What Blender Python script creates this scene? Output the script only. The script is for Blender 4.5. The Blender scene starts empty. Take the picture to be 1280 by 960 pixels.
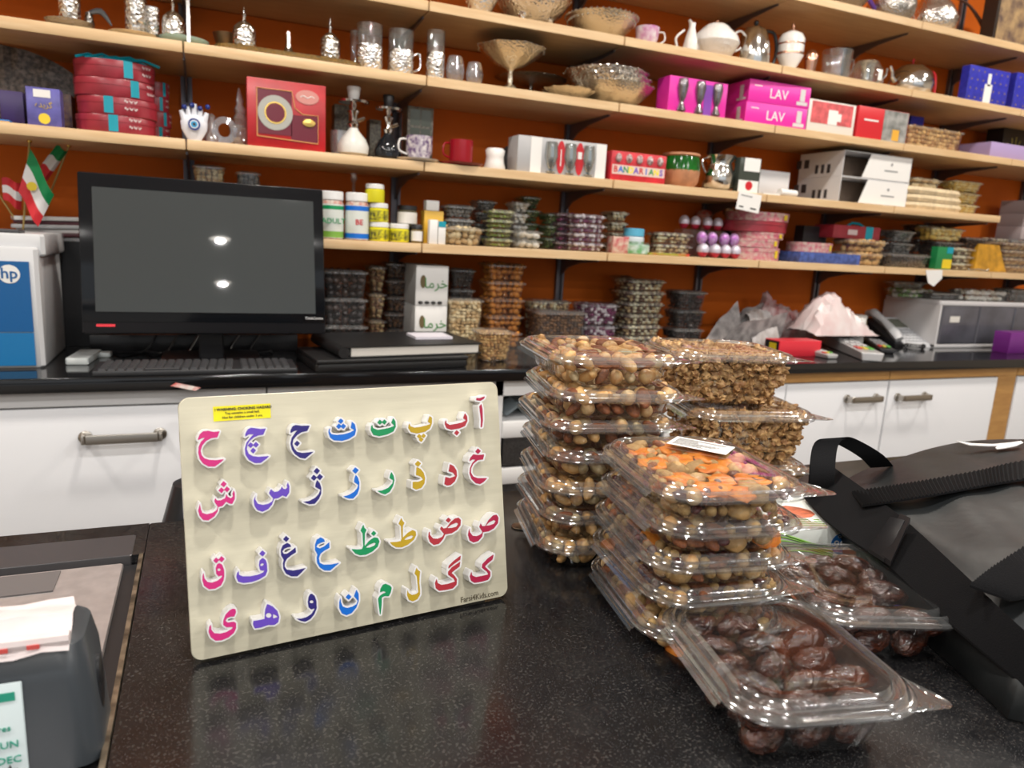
import bpy, bmesh, math, random
import numpy as np
from mathutils import Vector, Matrix

# ---------------- camera, world, lights, exposure ----------------
SC = bpy.context.scene
COL = SC.collection
PI = math.pi
EYE = 1.26
F_PX = 911.0
YAW, PITCH, ROLL = 0.4039, 0.1973, -0.0556
def cam_rows():
    cy, sy, cp, sp = math.cos(YAW), math.sin(YAW), math.cos(PITCH), math.sin(PITCH)
    fwd = np.array([sy*cp, cy*cp, -sp]); right = np.array([cy, -sy, 0.0]); down = np.cross(fwd, right)
    cr, sr = math.cos(ROLL), math.sin(ROLL)
    return np.array([cr*right+sr*down, -sr*right+cr*down, fwd])
CM = cam_rows()
cam_data = bpy.data.cameras.new('camera')
cam = bpy.data.objects.new('camera', cam_data); COL.objects.link(cam)
cam_data.sensor_width = 36.0; cam_data.lens = F_PX/1280*36.0
cam_data.clip_start = 0.01
cam_data.dof.use_dof = True; cam_data.dof.focus_distance = 0.80; cam_data.dof.aperture_fstop = 7.5
m = Matrix.Identity(4)
for i in range(3):
    m[i][0] = CM[0][i]; m[i][1] = -CM[1][i]; m[i][2] = -CM[2][i]
m[2][3] = EYE
cam.matrix_world = m
SC.camera = cam

world = bpy.data.worlds.new('world'); SC.world = world; world.use_nodes = True
world.node_tree.nodes['Background'].inputs[0].default_value = (0.90, 0.95, 1.0, 1)
world.node_tree.nodes['Background'].inputs[1].default_value = 0.65
SC.view_settings.view_transform = 'Standard'; SC.view_settings.look = 'None'
SC.view_settings.gamma = 1.0; SC.view_settings.use_curve_mapping = False
SC.view_settings.exposure = 0.10
SC.cycles.transparent_max_bounces = 40
SC.cycles.max_bounces = 8; SC.cycles.glossy_bounces = 4; SC.cycles.diffuse_bounces = 3; SC.cycles.transmission_bounces = 4
SC.cycles.caustics_reflective = False; SC.cycles.caustics_refractive = False
SC.cycles.sample_clamp_indirect = 4.0

CEIL = 2.75
DOWNLIGHTS = [(-1.3,1.35),(0.25,1.35),(1.75,1.35),(3.2,1.35),(-1.3,0.1),(0.2,0.15),(1.7,0.1),(3.2,0.1),(-0.9,-1.3),(0.6,-1.3),(2.2,-1.3),(-2.3,-2.45),(0.13,-2.45),(2.6,-2.45),(-2.3,-3.8),(0.17,-3.8),(2.6,-3.8),(-2.3,-5.4),(0.20,-5.4),(2.6,-5.4)]
for i,(x,y) in enumerate(DOWNLIGHTS):
    l = bpy.data.lights.new('downlight_lamp', 'AREA'); l.shape = 'DISK'; l.size = 0.16 if y > -2 else 0.065
    l.energy = 16 if y > 1 else (14 if y > -2 else 16); l.color = (1.0, 0.92, 0.82) if y > 1 else (1.0, 0.97, 0.93)
    o = bpy.data.objects.new('downlight_lamp', l); o.location = (x, y, CEIL-0.03); COL.objects.link(o)

# ---------------- picture measurements to places in the room ----------------
def ray(u, v):
    return CM.T @ np.array([(u-640)/F_PX, (v-480)/F_PX, 1.0])
def at_z(u, v, z):
    w = ray(u, v); t = (z-EYE)/w[2]; return (t*w[0], t*w[1])
def at_y(u, v, Y):
    w = ray(u, v); t = Y/w[1]; return (t*w[0], t*w[2]+EYE)
def x_of(u, Y, z):
    k = (u-640)/F_PX; r = CM[0]-k*CM[2]; return -(r[1]*Y+r[2]*(z-EYE))/r[0]
def z_of(v, X, Y):
    k = (v-480)/F_PX; r = CM[1]-k*CM[2]; return EYE-(r[0]*X+r[1]*Y)/r[2]

# ---------------- materials ----------------
MATS = {}
def nt(name):
    mt = bpy.data.materials.new(name); mt.use_nodes = True; t = mt.node_tree; t.nodes.clear()
    out = t.nodes.new('ShaderNodeOutputMaterial'); return mt, t, out
def mat(name, col, rough=0.5, metal=0.0, spec=0.5, var=0.0, scale=20, bump=0.0, bscale=None, coat=0.0, emit=None, col2=None, stretch=None, objvar=0.0, sheen=0):
    if name in MATS: return MATS[name]
    mt, t, out = nt(name); N = t.nodes; L = t.links
    b = N.new('ShaderNodeBsdfPrincipled'); L.new(b.outputs[0], out.inputs[0])
    b.inputs['Base Color'].default_value = (*col, 1); b.inputs['Roughness'].default_value = rough
    b.inputs['Metallic'].default_value = metal; b.inputs['Specular IOR Level'].default_value = spec
    b.inputs['Coat Weight'].default_value = coat
    if sheen: b.inputs['Sheen Weight'].default_value = sheen
    if emit: b.inputs['Emission Color'].default_value = (*col, 1); b.inputs['Emission Strength'].default_value = emit
    tc = N.new('ShaderNodeTexCoord'); vec = tc.outputs['Object']
    if stretch:
        mp = N.new('ShaderNodeMapping'); mp.inputs['Scale'].default_value = stretch; L.new(vec, mp.inputs[0]); vec = mp.outputs[0]
    if var or col2:
        n = N.new('ShaderNodeTexNoise'); n.inputs['Scale'].default_value = scale; n.inputs['Detail'].default_value = 4; L.new(vec, n.inputs[0])
        r = N.new('ShaderNodeValToRGB'); L.new(n.outputs[0], r.inputs[0])
        c2 = col2 if col2 else tuple(max(0, c*(1-var)) for c in col)
        c1 = col if col2 else tuple(min(1, c*(1+var*0.6)) for c in col)
        r.color_ramp.elements[0].position = 0.35; r.color_ramp.elements[1].position = 0.65
        r.color_ramp.elements[0].color = (*c2, 1); r.color_ramp.elements[1].color = (*c1, 1)
        L.new(r.outputs[0], b.inputs['Base Color'])
    if bump:
        n2 = N.new('ShaderNodeTexNoise'); n2.inputs['Scale'].default_value = bscale or scale*2; n2.inputs['Detail'].default_value = 5; L.new(vec, n2.inputs[0])
        bp = N.new('ShaderNodeBump'); bp.inputs['Strength'].default_value = bump; bp.inputs['Distance'].default_value = 0.002
        L.new(n2.outputs[0], bp.inputs['Height']); L.new(bp.outputs[0], b.inputs['Normal'])
    MATS[name] = mt; return mt
def mat_clear(name, tint=(0.96,0.97,0.97), edge=0.75, base=0.05, rough=0.04, white=0.02):
    """thin clear plastic or glass sheet: mostly see-through, shinier at grazing angles"""
    if name in MATS: return MATS[name]
    mt, t, out = nt(name); N = t.nodes; L = t.links
    tr = N.new('ShaderNodeBsdfTransparent'); tr.inputs[0].default_value = (*tint, 1)
    gl = N.new('ShaderNodeBsdfGlossy'); gl.inputs['Roughness'].default_value = rough; gl.inputs[0].default_value = (1,1,1,1)
    df = N.new('ShaderNodeBsdfDiffuse'); df.inputs[0].default_value = (0.9,0.92,0.92,1)
    lw = N.new('ShaderNodeLayerWeight'); lw.inputs[0].default_value = 0.5
    pw = N.new('ShaderNodeMath'); pw.operation = 'POWER'; pw.inputs[1].default_value = 2.6; L.new(lw.outputs['Facing'], pw.inputs[0])
    ma = N.new('ShaderNodeMath'); ma.operation = 'MULTIPLY_ADD'; ma.inputs[1].default_value = edge; ma.inputs[2].default_value = base; L.new(pw.outputs[0], ma.inputs[0])
    m0 = N.new('ShaderNodeMixShader'); m0.inputs[0].default_value = white; L.new(tr.outputs[0], m0.inputs[1]); L.new(df.outputs[0], m0.inputs[2])
    mx = N.new('ShaderNodeMixShader'); L.new(ma.outputs[0], mx.inputs[0]); L.new(m0.outputs[0], mx.inputs[1]); L.new(gl.outputs[0], mx.inputs[2])
    L.new(mx.outputs[0], out.inputs[0]); MATS[name] = mt; return mt
def mat_silver(name, col=(0.82,0.80,0.76), rough=0.18, scale=120, bump=0.9):
    if name in MATS: return MATS[name]
    mt, t, out = nt(name); N = t.nodes; L = t.links
    b = N.new('ShaderNodeBsdfPrincipled'); L.new(b.outputs[0], out.inputs[0])
    b.inputs['Base Color'].default_value = (*col, 1); b.inputs['Metallic'].default_value = 1; b.inputs['Roughness'].default_value = rough
    tc = N.new('ShaderNodeTexCoord'); v = N.new('ShaderNodeTexVoronoi'); v.inputs['Scale'].default_value = scale; L.new(tc.outputs['Object'], v.inputs[0])
    bp = N.new('ShaderNodeBump'); bp.inputs['Strength'].default_value = bump; bp.inputs['Distance'].default_value = 0.003
    L.new(v.outputs[0], bp.inputs['Height']); L.new(bp.outputs[0], b.inputs['Normal']); MATS[name] = mt; return mt
def mat_granite():
    mt, t, out = nt('black_speckled_granite'); N = t.nodes; L = t.links
    b = N.new('ShaderNodeBsdfPrincipled'); L.new(b.outputs[0], out.inputs[0]); b.inputs['Roughness'].default_value = 0.16; b.inputs['Specular IOR Level'].default_value = 0.55
    tc = N.new('ShaderNodeTexCoord'); vo = N.new('ShaderNodeTexVoronoi'); vo.inputs['Scale'].default_value = 650; vo.inputs['Randomness'].default_value = 1; L.new(tc.outputs['Object'], vo.inputs[0])
    r = N.new('ShaderNodeValToRGB'); e = r.color_ramp.elements; e[0].position = 0.05; e[0].color = (0.16,0.15,0.145,1); e[1].position = 0.26; e[1].color = (0.009,0.009,0.010,1)
    L.new(vo.outputs['Distance'], r.inputs[0])
    n = N.new('ShaderNodeTexNoise'); n.inputs['Scale'].default_value = 380; n.inputs['Detail'].default_value = 2; L.new(tc.outputs['Object'], n.inputs[0])
    r2 = N.new('ShaderNodeValToRGB'); r2.color_ramp.elements[0].position = 0.52; r2.color_ramp.elements[1].position = 0.64; r2.color_ramp.elements[0].color = (0.010,0.010,0.011,1); r2.color_ramp.elements[1].color = (0.042,0.039,0.037,1)
    L.new(n.outputs[0], r2.inputs[0])
    n3 = N.new('ShaderNodeTexNoise'); n3.inputs['Scale'].default_value = 60; L.new(tc.outputs['Object'], n3.inputs[0])
    r3 = N.new('ShaderNodeValToRGB'); r3.color_ramp.elements[0].position = 0.45; r3.color_ramp.elements[1].position = 0.6; L.new(n3.outputs[0], r3.inputs[0])
    mx = N.new('ShaderNodeMix'); mx.data_type = 'RGBA'; L.new(r3.outputs[0], mx.inputs['Factor']); L.new(r2.outputs[0], mx.inputs['A']); L.new(r.outputs[0], mx.inputs['B'])
    L.new(mx.outputs['Result'], b.inputs['Base Color'])
    n4 = N.new('ShaderNodeTexNoise'); n4.inputs['Scale'].default_value = 9; n4.inputs['Detail'].default_value = 5; L.new(tc.outputs['Object'], n4.inputs[0])
    mr = N.new('ShaderNodeMapRange'); mr.inputs['From Min'].default_value = 0.35; mr.inputs['From Max'].default_value = 0.7; mr.inputs['To Min'].default_value = 0.10; mr.inputs['To Max'].default_value = 0.30
    L.new(n4.outputs[0], mr.inputs[0]); L.new(mr.outputs[0], b.inputs['Roughness'])
    return mt
def mat_wood(name, col, dark, stretch, rough=0.45, scale=6):
    if name in MATS: return MATS[name]
    mt, t, out = nt(name); N = t.nodes; L = t.links
    b = N.new('ShaderNodeBsdfPrincipled'); L.new(b.outputs[0], out.inputs[0]); b.inputs['Roughness'].default_value = rough
    tc = N.new('ShaderNodeTexCoord'); mp = N.new('ShaderNodeMapping'); mp.inputs['Scale'].default_value = stretch; L.new(tc.outputs['Object'], mp.inputs[0])
    n = N.new('ShaderNodeTexNoise'); n.inputs['Scale'].default_value = scale; n.inputs['Detail'].default_value = 6; n.inputs['Distortion'].default_value = 0.6; L.new(mp.outputs[0], n.inputs[0])
    r = N.new('ShaderNodeValToRGB'); r.color_ramp.elements[0].position = 0.3; r.color_ramp.elements[1].position = 0.7
    r.color_ramp.elements[0].color = (*dark, 1); r.color_ramp.elements[1].color = (*col, 1); L.new(n.outputs[0], r.inputs[0]); L.new(r.outputs[0], b.inputs['Base Color'])
    MATS[name] = mt; return mt

CLEAR = mat_clear('clear_plastic', edge=0.5, base=0.035, white=0.008)
CLEARFAR = mat_clear('clear_plastic_dull', tint=(0.95,0.96,0.96), edge=0.5, base=0.04, rough=0.10, white=0.025)
RIM = mat_clear('rim_painted_highlight', tint=(0.92,0.93,0.94), edge=1.2, base=0.13, rough=0.11, white=0.05)  # white mixed into the plastic paints the highlights along the lid rims
GLASS = mat_clear('clear_glass', tint=(0.93,0.95,0.95), edge=0.7, base=0.10, rough=0.03, white=0.04)
WHITE = mat('white_plastic', (0.78,0.78,0.78), 0.4)
OFFW = mat('off_white', (0.74,0.71,0.66), 0.5)
BLACK = mat('black_plastic', (0.012,0.012,0.014), 0.35)
DGREY = mat('dark_grey_plastic', (0.05,0.05,0.055), 0.4)
GREY = mat('grey_plastic', (0.32,0.32,0.33), 0.4)
LGREY = mat('light_grey_plastic', (0.55,0.55,0.56), 0.4)
RED = mat('red_glossy', (0.55,0.02,0.03), 0.3)
SILVER = mat_silver('engraved_silver', (0.88,0.86,0.83))
SILVERS = mat('polished_silver', (0.80,0.79,0.76), 0.12, 1.0, var=0.1, scale=30)
SGOLD = mat_silver('pale_gold_silver', (0.84,0.77,0.64), 0.25, 150, 0.6)
GOLD = mat('gold', (0.75,0.50,0.14), 0.25, 1.0)
INK = mat('black_ink', (0.02,0.02,0.02), 0.6)
PAPER = mat('white_paper', (0.80,0.79,0.77), 0.7)

# ---------------- mesh helpers ----------------
class MB:
    def __init__(s): s.v = []; s.f = []; s.mi = []; s.M = None
    def add(s, vs, fs, mi=0):
        k = len(s.v)
        if s.M is not None: vs = [s.M @ Vector(p) for p in vs]
        s.v += [tuple(p) for p in vs]; s.f += [tuple(i+k for i in f) for f in fs]; s.mi += [mi]*len(fs)
    def box(s, x0, x1, y0, y1, z0, z1, mi=0, b=0.0):
        if b > 0:
            b = min(b, (x1-x0)/2.01, (y1-y0)/2.01, (z1-z0)/2.01)
            def ring(z, i): return [(x0+i+b, y0+i, z), (x1-i-b, y0+i, z), (x1-i, y0+i+b, z), (x1-i, y1-i-b, z), (x1-i-b, y1-i, z), (x0+i+b, y1-i, z), (x0+i, y1-i-b, z), (x0+i, y0+i+b, z)]
            b2 = b*0.6
            s.loft([ring(z0, b2*0.7), ring(z0+b2, 0), ring(z1-b2, 0), ring(z1, b2*0.7)], mi, True, True); return
        vs = [(x0,y0,z0),(x1,y0,z0),(x1,y1,z0),(x0,y1,z0),(x0,y0,z1),(x1,y0,z1),(x1,y1,z1),(x0,y1,z1)]
        s.add(vs, [(0,3,2,1),(4,5,6,7),(0,1,5,4),(1,2,6,5),(2,3,7,6),(3,0,4,7)], mi)
    def loft(s, rings, mi=0, cap0=False, cap1=False, closed=True):
        n = len(rings[0]); vs = [p for r in rings for p in r]; fs = []
        for k in range(len(rings)-1):
            for i in range(n if closed else n-1):
                j = (i+1) % n; fs.append((k*n+i, k*n+j, (k+1)*n+j, (k+1)*n+i))
        if cap0: fs.append(tuple(range(n-1, -1, -1)))
        if cap1: fs.append(tuple((len(rings)-1)*n+i for i in range(n)))
        s.add(vs, fs, mi)
    def lathe(s, prof, n=20, c=(0,0,0), mi=0, cap0=False, cap1=False, sx=1.0, sy=1.0, wave=None):
        rings = []
        for (r, z) in prof:
            ring = []
            for i in range(n):
                a = 2*PI*i/n; rr = r*(1+(wave[1]*math.cos(wave[0]*a) if wave and r > wave[2] else 0))
                ring.append((c[0]+sx*rr*math.cos(a), c[1]+sy*rr*math.sin(a), c[2]+z))
            rings.append(ring)
        s.loft(rings, mi, cap0, cap1)
    def cyl(s, x, y, z0, z1, r, n=16, mi=0, r1=None): s.lathe([(r,z0),(r if r1 is None else r1,z1)], n, (x,y,0), mi, True, True)
    def tube(s, pts, r, n=8, mi=0, cap=True, flat=None):
        pts = [Vector(p) for p in pts]; rings = []; up = Vector((0,0,1)); prev = None
        for i, p in enumerate(pts):
            t = (pts[min(i+1, len(pts)-1)]-pts[max(i-1, 0)]).normalized()
            if prev is None:
                a = t.cross(up) if abs(t.dot(up)) < 0.95 else t.cross(Vector((1,0,0)))
            else: a = prev - t*prev.dot(t)
            a.normalize(); prev = a; bvec = t.cross(a)
            rr = r[i] if isinstance(r, (list, tuple)) else r
            f2 = flat if flat else 1.0
            rings.append([p + a*rr*math.cos(2*PI*k/n) + bvec*rr*f2*math.sin(2*PI*k/n) for k in range(n)])
        s.loft(rings, mi, cap, cap)
    def prism(s, poly, z0, z1, mi=0):
        n = len(poly); s.add([(x,y,z0) for x,y in poly]+[(x,y,z1) for x,y in poly], [tuple(range(n-1,-1,-1)), tuple(range(n,2*n))]+[(i,(i+1)%n,n+(i+1)%n,n+i) for i in range(n)], mi)
    def quad(s, a, b, c, d, mi=0): s.add([a,b,c,d], [(0,1,2,3)], mi)
    def ball(s, c, r, mi=0, n=10, m=7, sz=1.0):
        s.lathe([(max(1e-5, r*math.sin(PI*k/m)), -r*sz*math.cos(PI*k/m)) for k in range(m+1)], n, c, mi)
    def grid(s, P, mi=0):
        h = len(P); w = len(P[0]); s.add([p for r in P for p in r], [(i*w+j, i*w+j+1, (i+1)*w+j+1, (i+1)*w+j) for i in range(h-1) for j in range(w-1)], mi)
    def mesh(s, name, mats, smooth=True, angle=35):
        me = bpy.data.meshes.new(name); me.from_pydata(s.v, [], s.f)
        for mm in (mats if isinstance(mats, (list, tuple)) else [mats]): me.materials.append(mm)
        if len(me.materials) > 1: me.polygons.foreach_set('material_index', s.mi)
        if smooth:
            me.polygons.foreach_set('use_smooth', [True]*len(me.polygons)); me.set_sharp_from_angle(angle=math.radians(angle))
        me.update(); return me
    def build(s, name, mats, parent=None, smooth=True, angle=35, loc=None, rot=None):
        o = bpy.data.objects.new(name, s.mesh(name, mats, smooth, angle)); COL.objects.link(o)
        if parent: o.parent = parent
        if loc: o.location = loc
        if rot: o.rotation_euler = rot
        return o
def put(me, name, parent=None, loc=(0,0,0), rot=(0,0,0), scale=None):
    o = bpy.data.objects.new(name, me); COL.objects.link(o); o.location = loc; o.rotation_euler = rot
    if parent: o.parent = parent
    if scale: o.scale = scale
    return o
def tag(o, label, cat, group=None, kind=None):
    o['label'] = label; o['category'] = cat
    if group: o['group'] = group
    if kind: o['kind'] = kind
    return o
def struct(o): o['kind'] = 'structure'; return o
def thing(name, label, cat, loc=(0,0,0), rz=0, group=None):
    o = bpy.data.objects.new(name, None); COL.objects.link(o); o.location = loc; o.rotation_euler = (0,0,rz); o.empty_display_size = 0.02
    return tag(o, label, cat, group)
def copy_tree(o, parent=None):
    c = o.copy(); COL.objects.link(c); c.parent = parent
    for ch in [x for x in o.children]: copy_tree(ch, c)
    return c
def rrect(w, d, r, z, n=4, c=(0,0)):
    r = min(r, w/2.001, d/2.001); out = []
    for (sx, sy, a0) in ((1,1,0),(-1,1,PI/2),(-1,-1,PI),(1,-1,1.5*PI)):
        for k in range(n+1):
            a = a0+PI/2*k/n; out.append((c[0]+sx*(w/2-r)+r*math.cos(a), c[1]+sy*(d/2-r)+r*math.sin(a), z))
    return out
def rr_sample(w, d, r, N):
    """N evenly spaced points with normals round a rounded rectangle, plus a flag for straight runs"""
    segs = []; L1, L2 = w-2*r, d-2*r; q = PI*r/2
    per = 2*(L1+L2)+4*q; out = []
    for i in range(N):
        s = per*i/N
        x, y = w/2, -d/2+r; res = None
        for (ln, kind, k) in ((L2,'l',0),(q,'a',0),(L1,'l',1),(q,'a',1),(L2,'l',2),(q,'a',2),(L1,'l',3),(q,'a',3)):
            if s <= ln or (kind == 'a' and k == 3):
                if kind == 'l':
                    base = [((w/2,-d/2+r),(0,1),(1,0)),((w/2-r,d/2),(-1,0),(0,1)),((-w/2,d/2-r),(0,-1),(-1,0)),((-w/2+r,-d/2),(1,0),(0,-1))][k]
                    res = (base[0][0]+base[1][0]*s, base[0][1]+base[1][1]*s, base[2][0], base[2][1], 1.0*min(1, s/0.004, (ln-s)/0.004))
                else:
                    cx, cy = [(w/2-r,d/2-r),(-w/2+r,d/2-r),(-w/2+r,-d/2+r),(w/2-r,-d/2+r)][k]; a = k*PI/2+(s/r)
                    res = (cx+r*math.cos(a), cy+r*math.sin(a), math.cos(a), math.sin(a), 0.0)
                break
            s -= ln
        out.append(res)
    return out, per
FONT = None
def text_mesh(txt, size, mt, extrude=0.0003, bold=0.0, align='CENTER', space=1.0):
    key = ('txt', txt, size, mt.name, extrude, bold, align, space)
    if key in MATS: return MATS[key]
    c = bpy.data.curves.new('lettering', 'FONT'); c.body = txt; c.size = size; c.extrude = extrude; c.offset = bold; c.align_x = align; c.align_y = 'CENTER'; c.resolution_u = 2; c.space_character = space
    o = bpy.data.objects.new('lettering', c); COL.objects.link(o)
    bpy.context.view_layer.update()
    me = bpy.data.meshes.new_from_object(o.evaluated_get(bpy.context.evaluated_depsgraph_get()))
    bpy.data.objects.remove(o); bpy.data.curves.remove(c); me.name = 'lettering'; me.materials.clear(); me.materials.append(mt); MATS[key] = me
    return me
FRONT = (PI/2, 0, 0)          # text standing upright and facing -Y
LEFTF = (PI/2, 0, -PI/2)      # text on a face that looks towards -X
def text(txt, size, mt, parent, loc, rot=FRONT, bold=0.0, sx=1.0, align='CENTER', name='lettering'):
    return put(text_mesh(txt, size, mt, bold=bold, align=align), name, parent, loc, rot, (sx,1,1))

# ---------------- the setting ----------------
KZ = 0.90; NZ = 0.90; YW = 2.45; YS = 2.10; YK = 1.85
ST = {'T2': 2.120, 'T': 1.885, 'A': 1.691, 'B': 1.460, 'C': 1.230}
X0, SL = 0.588, 0.622
PINE = mat_wood('pale_birch', (0.72,0.52,0.30), (0.62,0.41,0.21), (1.2,14,14), 0.42, 5)
PINE2 = mat_wood('honey_wood', (0.50,0.27,0.085), (0.40,0.20,0.06), (2,12,12), 0.45, 5)
ORANGE = mat('orange_wall_panel', (0.70,0.15,0.014), 0.6, spec=0.15, var=0.10, scale=3)
STEEL = mat('dark_steel', (0.17,0.16,0.18), 0.4, 0.6)
GRANITE = mat_granite()
BSTONE = mat('polished_black_stone', (0.007,0.007,0.008), 0.09, spec=0.6)
def sbox(name, x0,x1,y0,y1,z0,z1, mt, parent=None, b=0.0):
    g = MB(); g.box(x0,x1,y0,y1,z0,z1, b=b); o = g.build(name, mt, parent); return o
struct(sbox('floor', -3.2,5.0,-6.5,YW,-0.05,0, mat('grey_floor_tile', (0.22,0.20,0.18), 0.35, var=0.2, scale=6)))
struct(sbox('ceiling', -3.2,5.0,-6.5,YW+0.1,CEIL,CEIL+0.05, mat('white_ceiling', (0.74,0.72,0.68), 0.8)))
wb = struct(sbox('wall_back', -3.2,5.0,YW+0.012,YW+0.1,0,CEIL, mat('dark_groove', (0.12,0.03,0.01), 0.8)))
for k in range(3):
    z0 = 0.05+k*0.905
    sbox('wall_panel', -3.2,5.0,YW,YW+0.012,z0,min(CEIL, z0+0.903), ORANGE, wb)
struct(sbox('wall_left', -3.25,-3.2,-6.5,YW,0,CEIL, mat('cream_wall', (0.62,0.55,0.45), 0.8)))
struct(sbox('wall_right', 5.0,5.05,-6.5,YW,0,CEIL, mat('cream_wall', (0.62,0.55,0.45), 0.8)))
for (x,y) in DOWNLIGHTS:
    t = thing('downlight', 'round recessed downlight in the white ceiling', 'lamp', (x,y,CEIL-0.012), 0, 'recessed ceiling downlights')
    g = MB(); g.lathe([(0.10,-0.004),(0.10,0.012),(0.085,0.012),(0.085,-0.004),(0.10,-0.004)], 24); g.build('trim_ring', WHITE, t)
    g = MB(); g.lathe([(0.084,0.010),(0.001,0.010)], 24); g.build('lamp_lens', mat('lit_lens', (1.0,0.93,0.82), 0.5, emit=6.0), t)

# shelf standards (upright rails) with their brackets
seg_place = {-2:'bay above the blue-fronted printer', -1:'bay above the monitor', 0:'bay above the binder', 1:'bay above the walnut tubs', 2:'bay above the crumpled papers', 3:'bay above the telephone', 4:'rightmost bay'}
tiers = {'T2':('topmost','fifth'), 'T':('silver dish',''), 'A':('glass mug',''), 'B':('tins and boxes',''), 'C':('lowest','')}
tier_txt = {'T2':'topmost tier', 'T':'second tier from the top', 'A':'middle tier', 'B':'fourth tier from the top', 'C':'lowest tier'}
bay_ends = {-2:(-0.656-0.62,-0.034), -1:(-0.034,X0), 0:(X0,X0+SL), 1:(X0+SL,X0+2*SL), 2:(X0+2*SL,X0+3*SL), 3:(X0+3*SL,X0+4*SL), 4:(X0+4*SL,X0+5*SL)}
TH = 0.026
for tier, z in ST.items():
    for n in range(-2, 5):
        if tier == 'B' and n == 4: continue
        if tier == 'C' and n == -2: continue
        a, b = bay_ends[n]
        if tier == 'B' and n == 3: b = 3.07
        o = sbox('shelf_board', a+0.0018, b-0.0018, YS, YW-0.004, z-TH, z, PINE, b=0.002)
        tag(o, 'pale wood shelf on the %s, %s' % (tier_txt[tier], seg_place[n]), 'shelf', 'wall shelf boards')
for n in range(-1, 6):
    x = X0+SL*n + (0.0 if n >= 0 else 0)
    t = thing('shelf_standard', 'steel shelf upright at the %s end of the %s' % (('left', seg_place[n]) if n < 5 else ('right', seg_place[4])), 'shelf upright', (x, YW, 0.9), 0, 'steel shelf uprights')
    g = MB()
    for dx in (-0.011, 0.011): g.box(dx-0.004, dx+0.004, -0.016, 0, 0.0, 1.6)
    g.box(-0.007, 0.007, -0.005, 0, 0, 1.6); g.build('rail', STEEL, t)
    for tier, z in ST.items():
        if tier == 'B' and n == 5: continue
        g = MB(); zz = z-TH-0.9-0.0005
        pr = [(-0.016, zz), (-0.29, zz), (-0.29, zz-0.006), (-0.16, zz-0.016), (-0.07, zz-0.036), (-0.016, zz-0.070)]
        g.add([(-0.0025,y,zq) for y,zq in pr]+[(0.0025,y,zq) for y,zq in pr], [(5,4,3,2,1,0),(6,7,8,9,10,11)]+[(i,(i+1)%6,6+(i+1)%6,6+i) for i in range(6)])
        g.build('bracket', STEEL, t, smooth=False)

# back worktop and base cabinets
sl = tag(sbox('worktop', -2.2,4.6,YK,YW-0.002,KZ-0.034,KZ, BSTONE, b=0.003), 'glossy black stone worktop running below the wall shelves', 'worktop')
WDOOR = mat('white_laminate', (0.74,0.75,0.78), 0.28)
CARC = mat('cabinet_inside', (0.30,0.28,0.26), 0.6)
def cabinet(name, x0, x1, label, doors, hx=None, hz=0.755, hl=0.16, post=None, rail=PINE2):
    t = thing(name, label, 'cabinet', (x0, YK+0.03, 0)); w = x1-x0
    g = MB(); g.box(0, w, 0.004, 0.55, 0.08, KZ-0.034); g.build('body', CARC, t)
    g = MB(); g.box(0.001, w-0.001, -0.008, 0.004, KZ-0.034-0.036, KZ-0.0345); g.build('top_rail', rail, t)
    for (a, b_, hxx) in doors:
        g = MB(); g.box(a, b_, -0.012, 0.004, 0.12, KZ-0.0745, b=0.002); d = g.build('door' if hz > 0.7 else 'drawer', WDOOR, t)
        g2 = MB(); g2.M = Matrix.Translation((0,-0.012,0))
        L = hl; xc = hxx; z = hz
        g2.box(xc-L/2+0.012, xc+L/2-0.012, -0.034,-0.028, z-0.011, z+0.011, b=0.002)
        for s_ in (-1,1):
            x = xc+s_*(L/2-0.012)
            g2.box(min(x,x+s_*0.008), max(x,x+s_*0.008), -0.034, -0.004, z-0.010, z+0.010, b=0.002)
            g2.loft([[(x+s_*0.002+r*math.cos(q), y, z+r*math.sin(q)) for q in [2*PI*k/14 for k in range(14)]] for (r,y) in ((0.015,0),(0.015,-0.005),(0.012,-0.007),(0.001,-0.007))])
        ho = g2.build('handle', mat('brushed_nickel', (0.42,0.39,0.35), 0.3, 1.0), d); ho['label'] = 'brushed metal bow handle'
    if post:
        g = MB(); g.box(post[0], post[1], -0.008, 0.004, 0.08, KZ-0.0705); g.build('post', PINE2, t)
    return t
cabinet('base_cabinet', -0.95, 0.135, 'white laminate base cabinet with one wide bow handle, left under the monitor', [(0.0,1.08,0.765)], hz=0.757, hl=0.175, rail=LGREY)
cabinet('base_cabinet', 0.137, 0.752, 'base cabinet with honey wood post behind the alphabet puzzle', [(0.075,0.61,0.34)], post=(0.002,0.072), rail=LGREY)
t = thing('basket_unit', 'white open shelf unit with pull-out mesh baskets under the worktop', 'shelf unit', (0.754, YK+0.02, 0))
g = MB(); g.box(0,0.02,0,0.5,0.05,0.865); g.box(0.58,0.60,0,0.5,0.05,0.865); g.box(0,0.60,0.0,0.5,0.82,0.865); g.box(0.0,0.6,0.49,0.5,0.05,0.86); g.build('frame', WHITE, t)
MESHB = mat('dark_mesh', (0.035,0.033,0.033), 0.5, var=0.8, scale=300)
for z in (0.70, 0.56, 0.44, 0.30):
    g = MB(); g.box(0.022,0.578,0.0,0.47,z-0.006,z+0.03+0.012, b=0.003); k = g.build('basket', WHITE, t)
    g = MB(); g.box(0.03,0.57,0.004,0.46,z-0.09,z-0.007); g.build('mesh_net', MESHB, k)
g = MB(); rnd = random.Random(3)
P = [[(0.05+0.5*i/14, 0.03+0.3*j/8, 0.745+0.035*rnd.random()+0.02*math.sin(i)) for i in range(15)] for j in range(9)]
g = MB(); g.grid(P); o = g.build('grey_cloth', mat('grey_cloth', (0.28,0.33,0.36), 0.8), None, loc=(0.754,YK+0.02,0)); tag(o, 'crumpled grey cloth lying in the top basket under the worktop', 'cloth')
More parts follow.
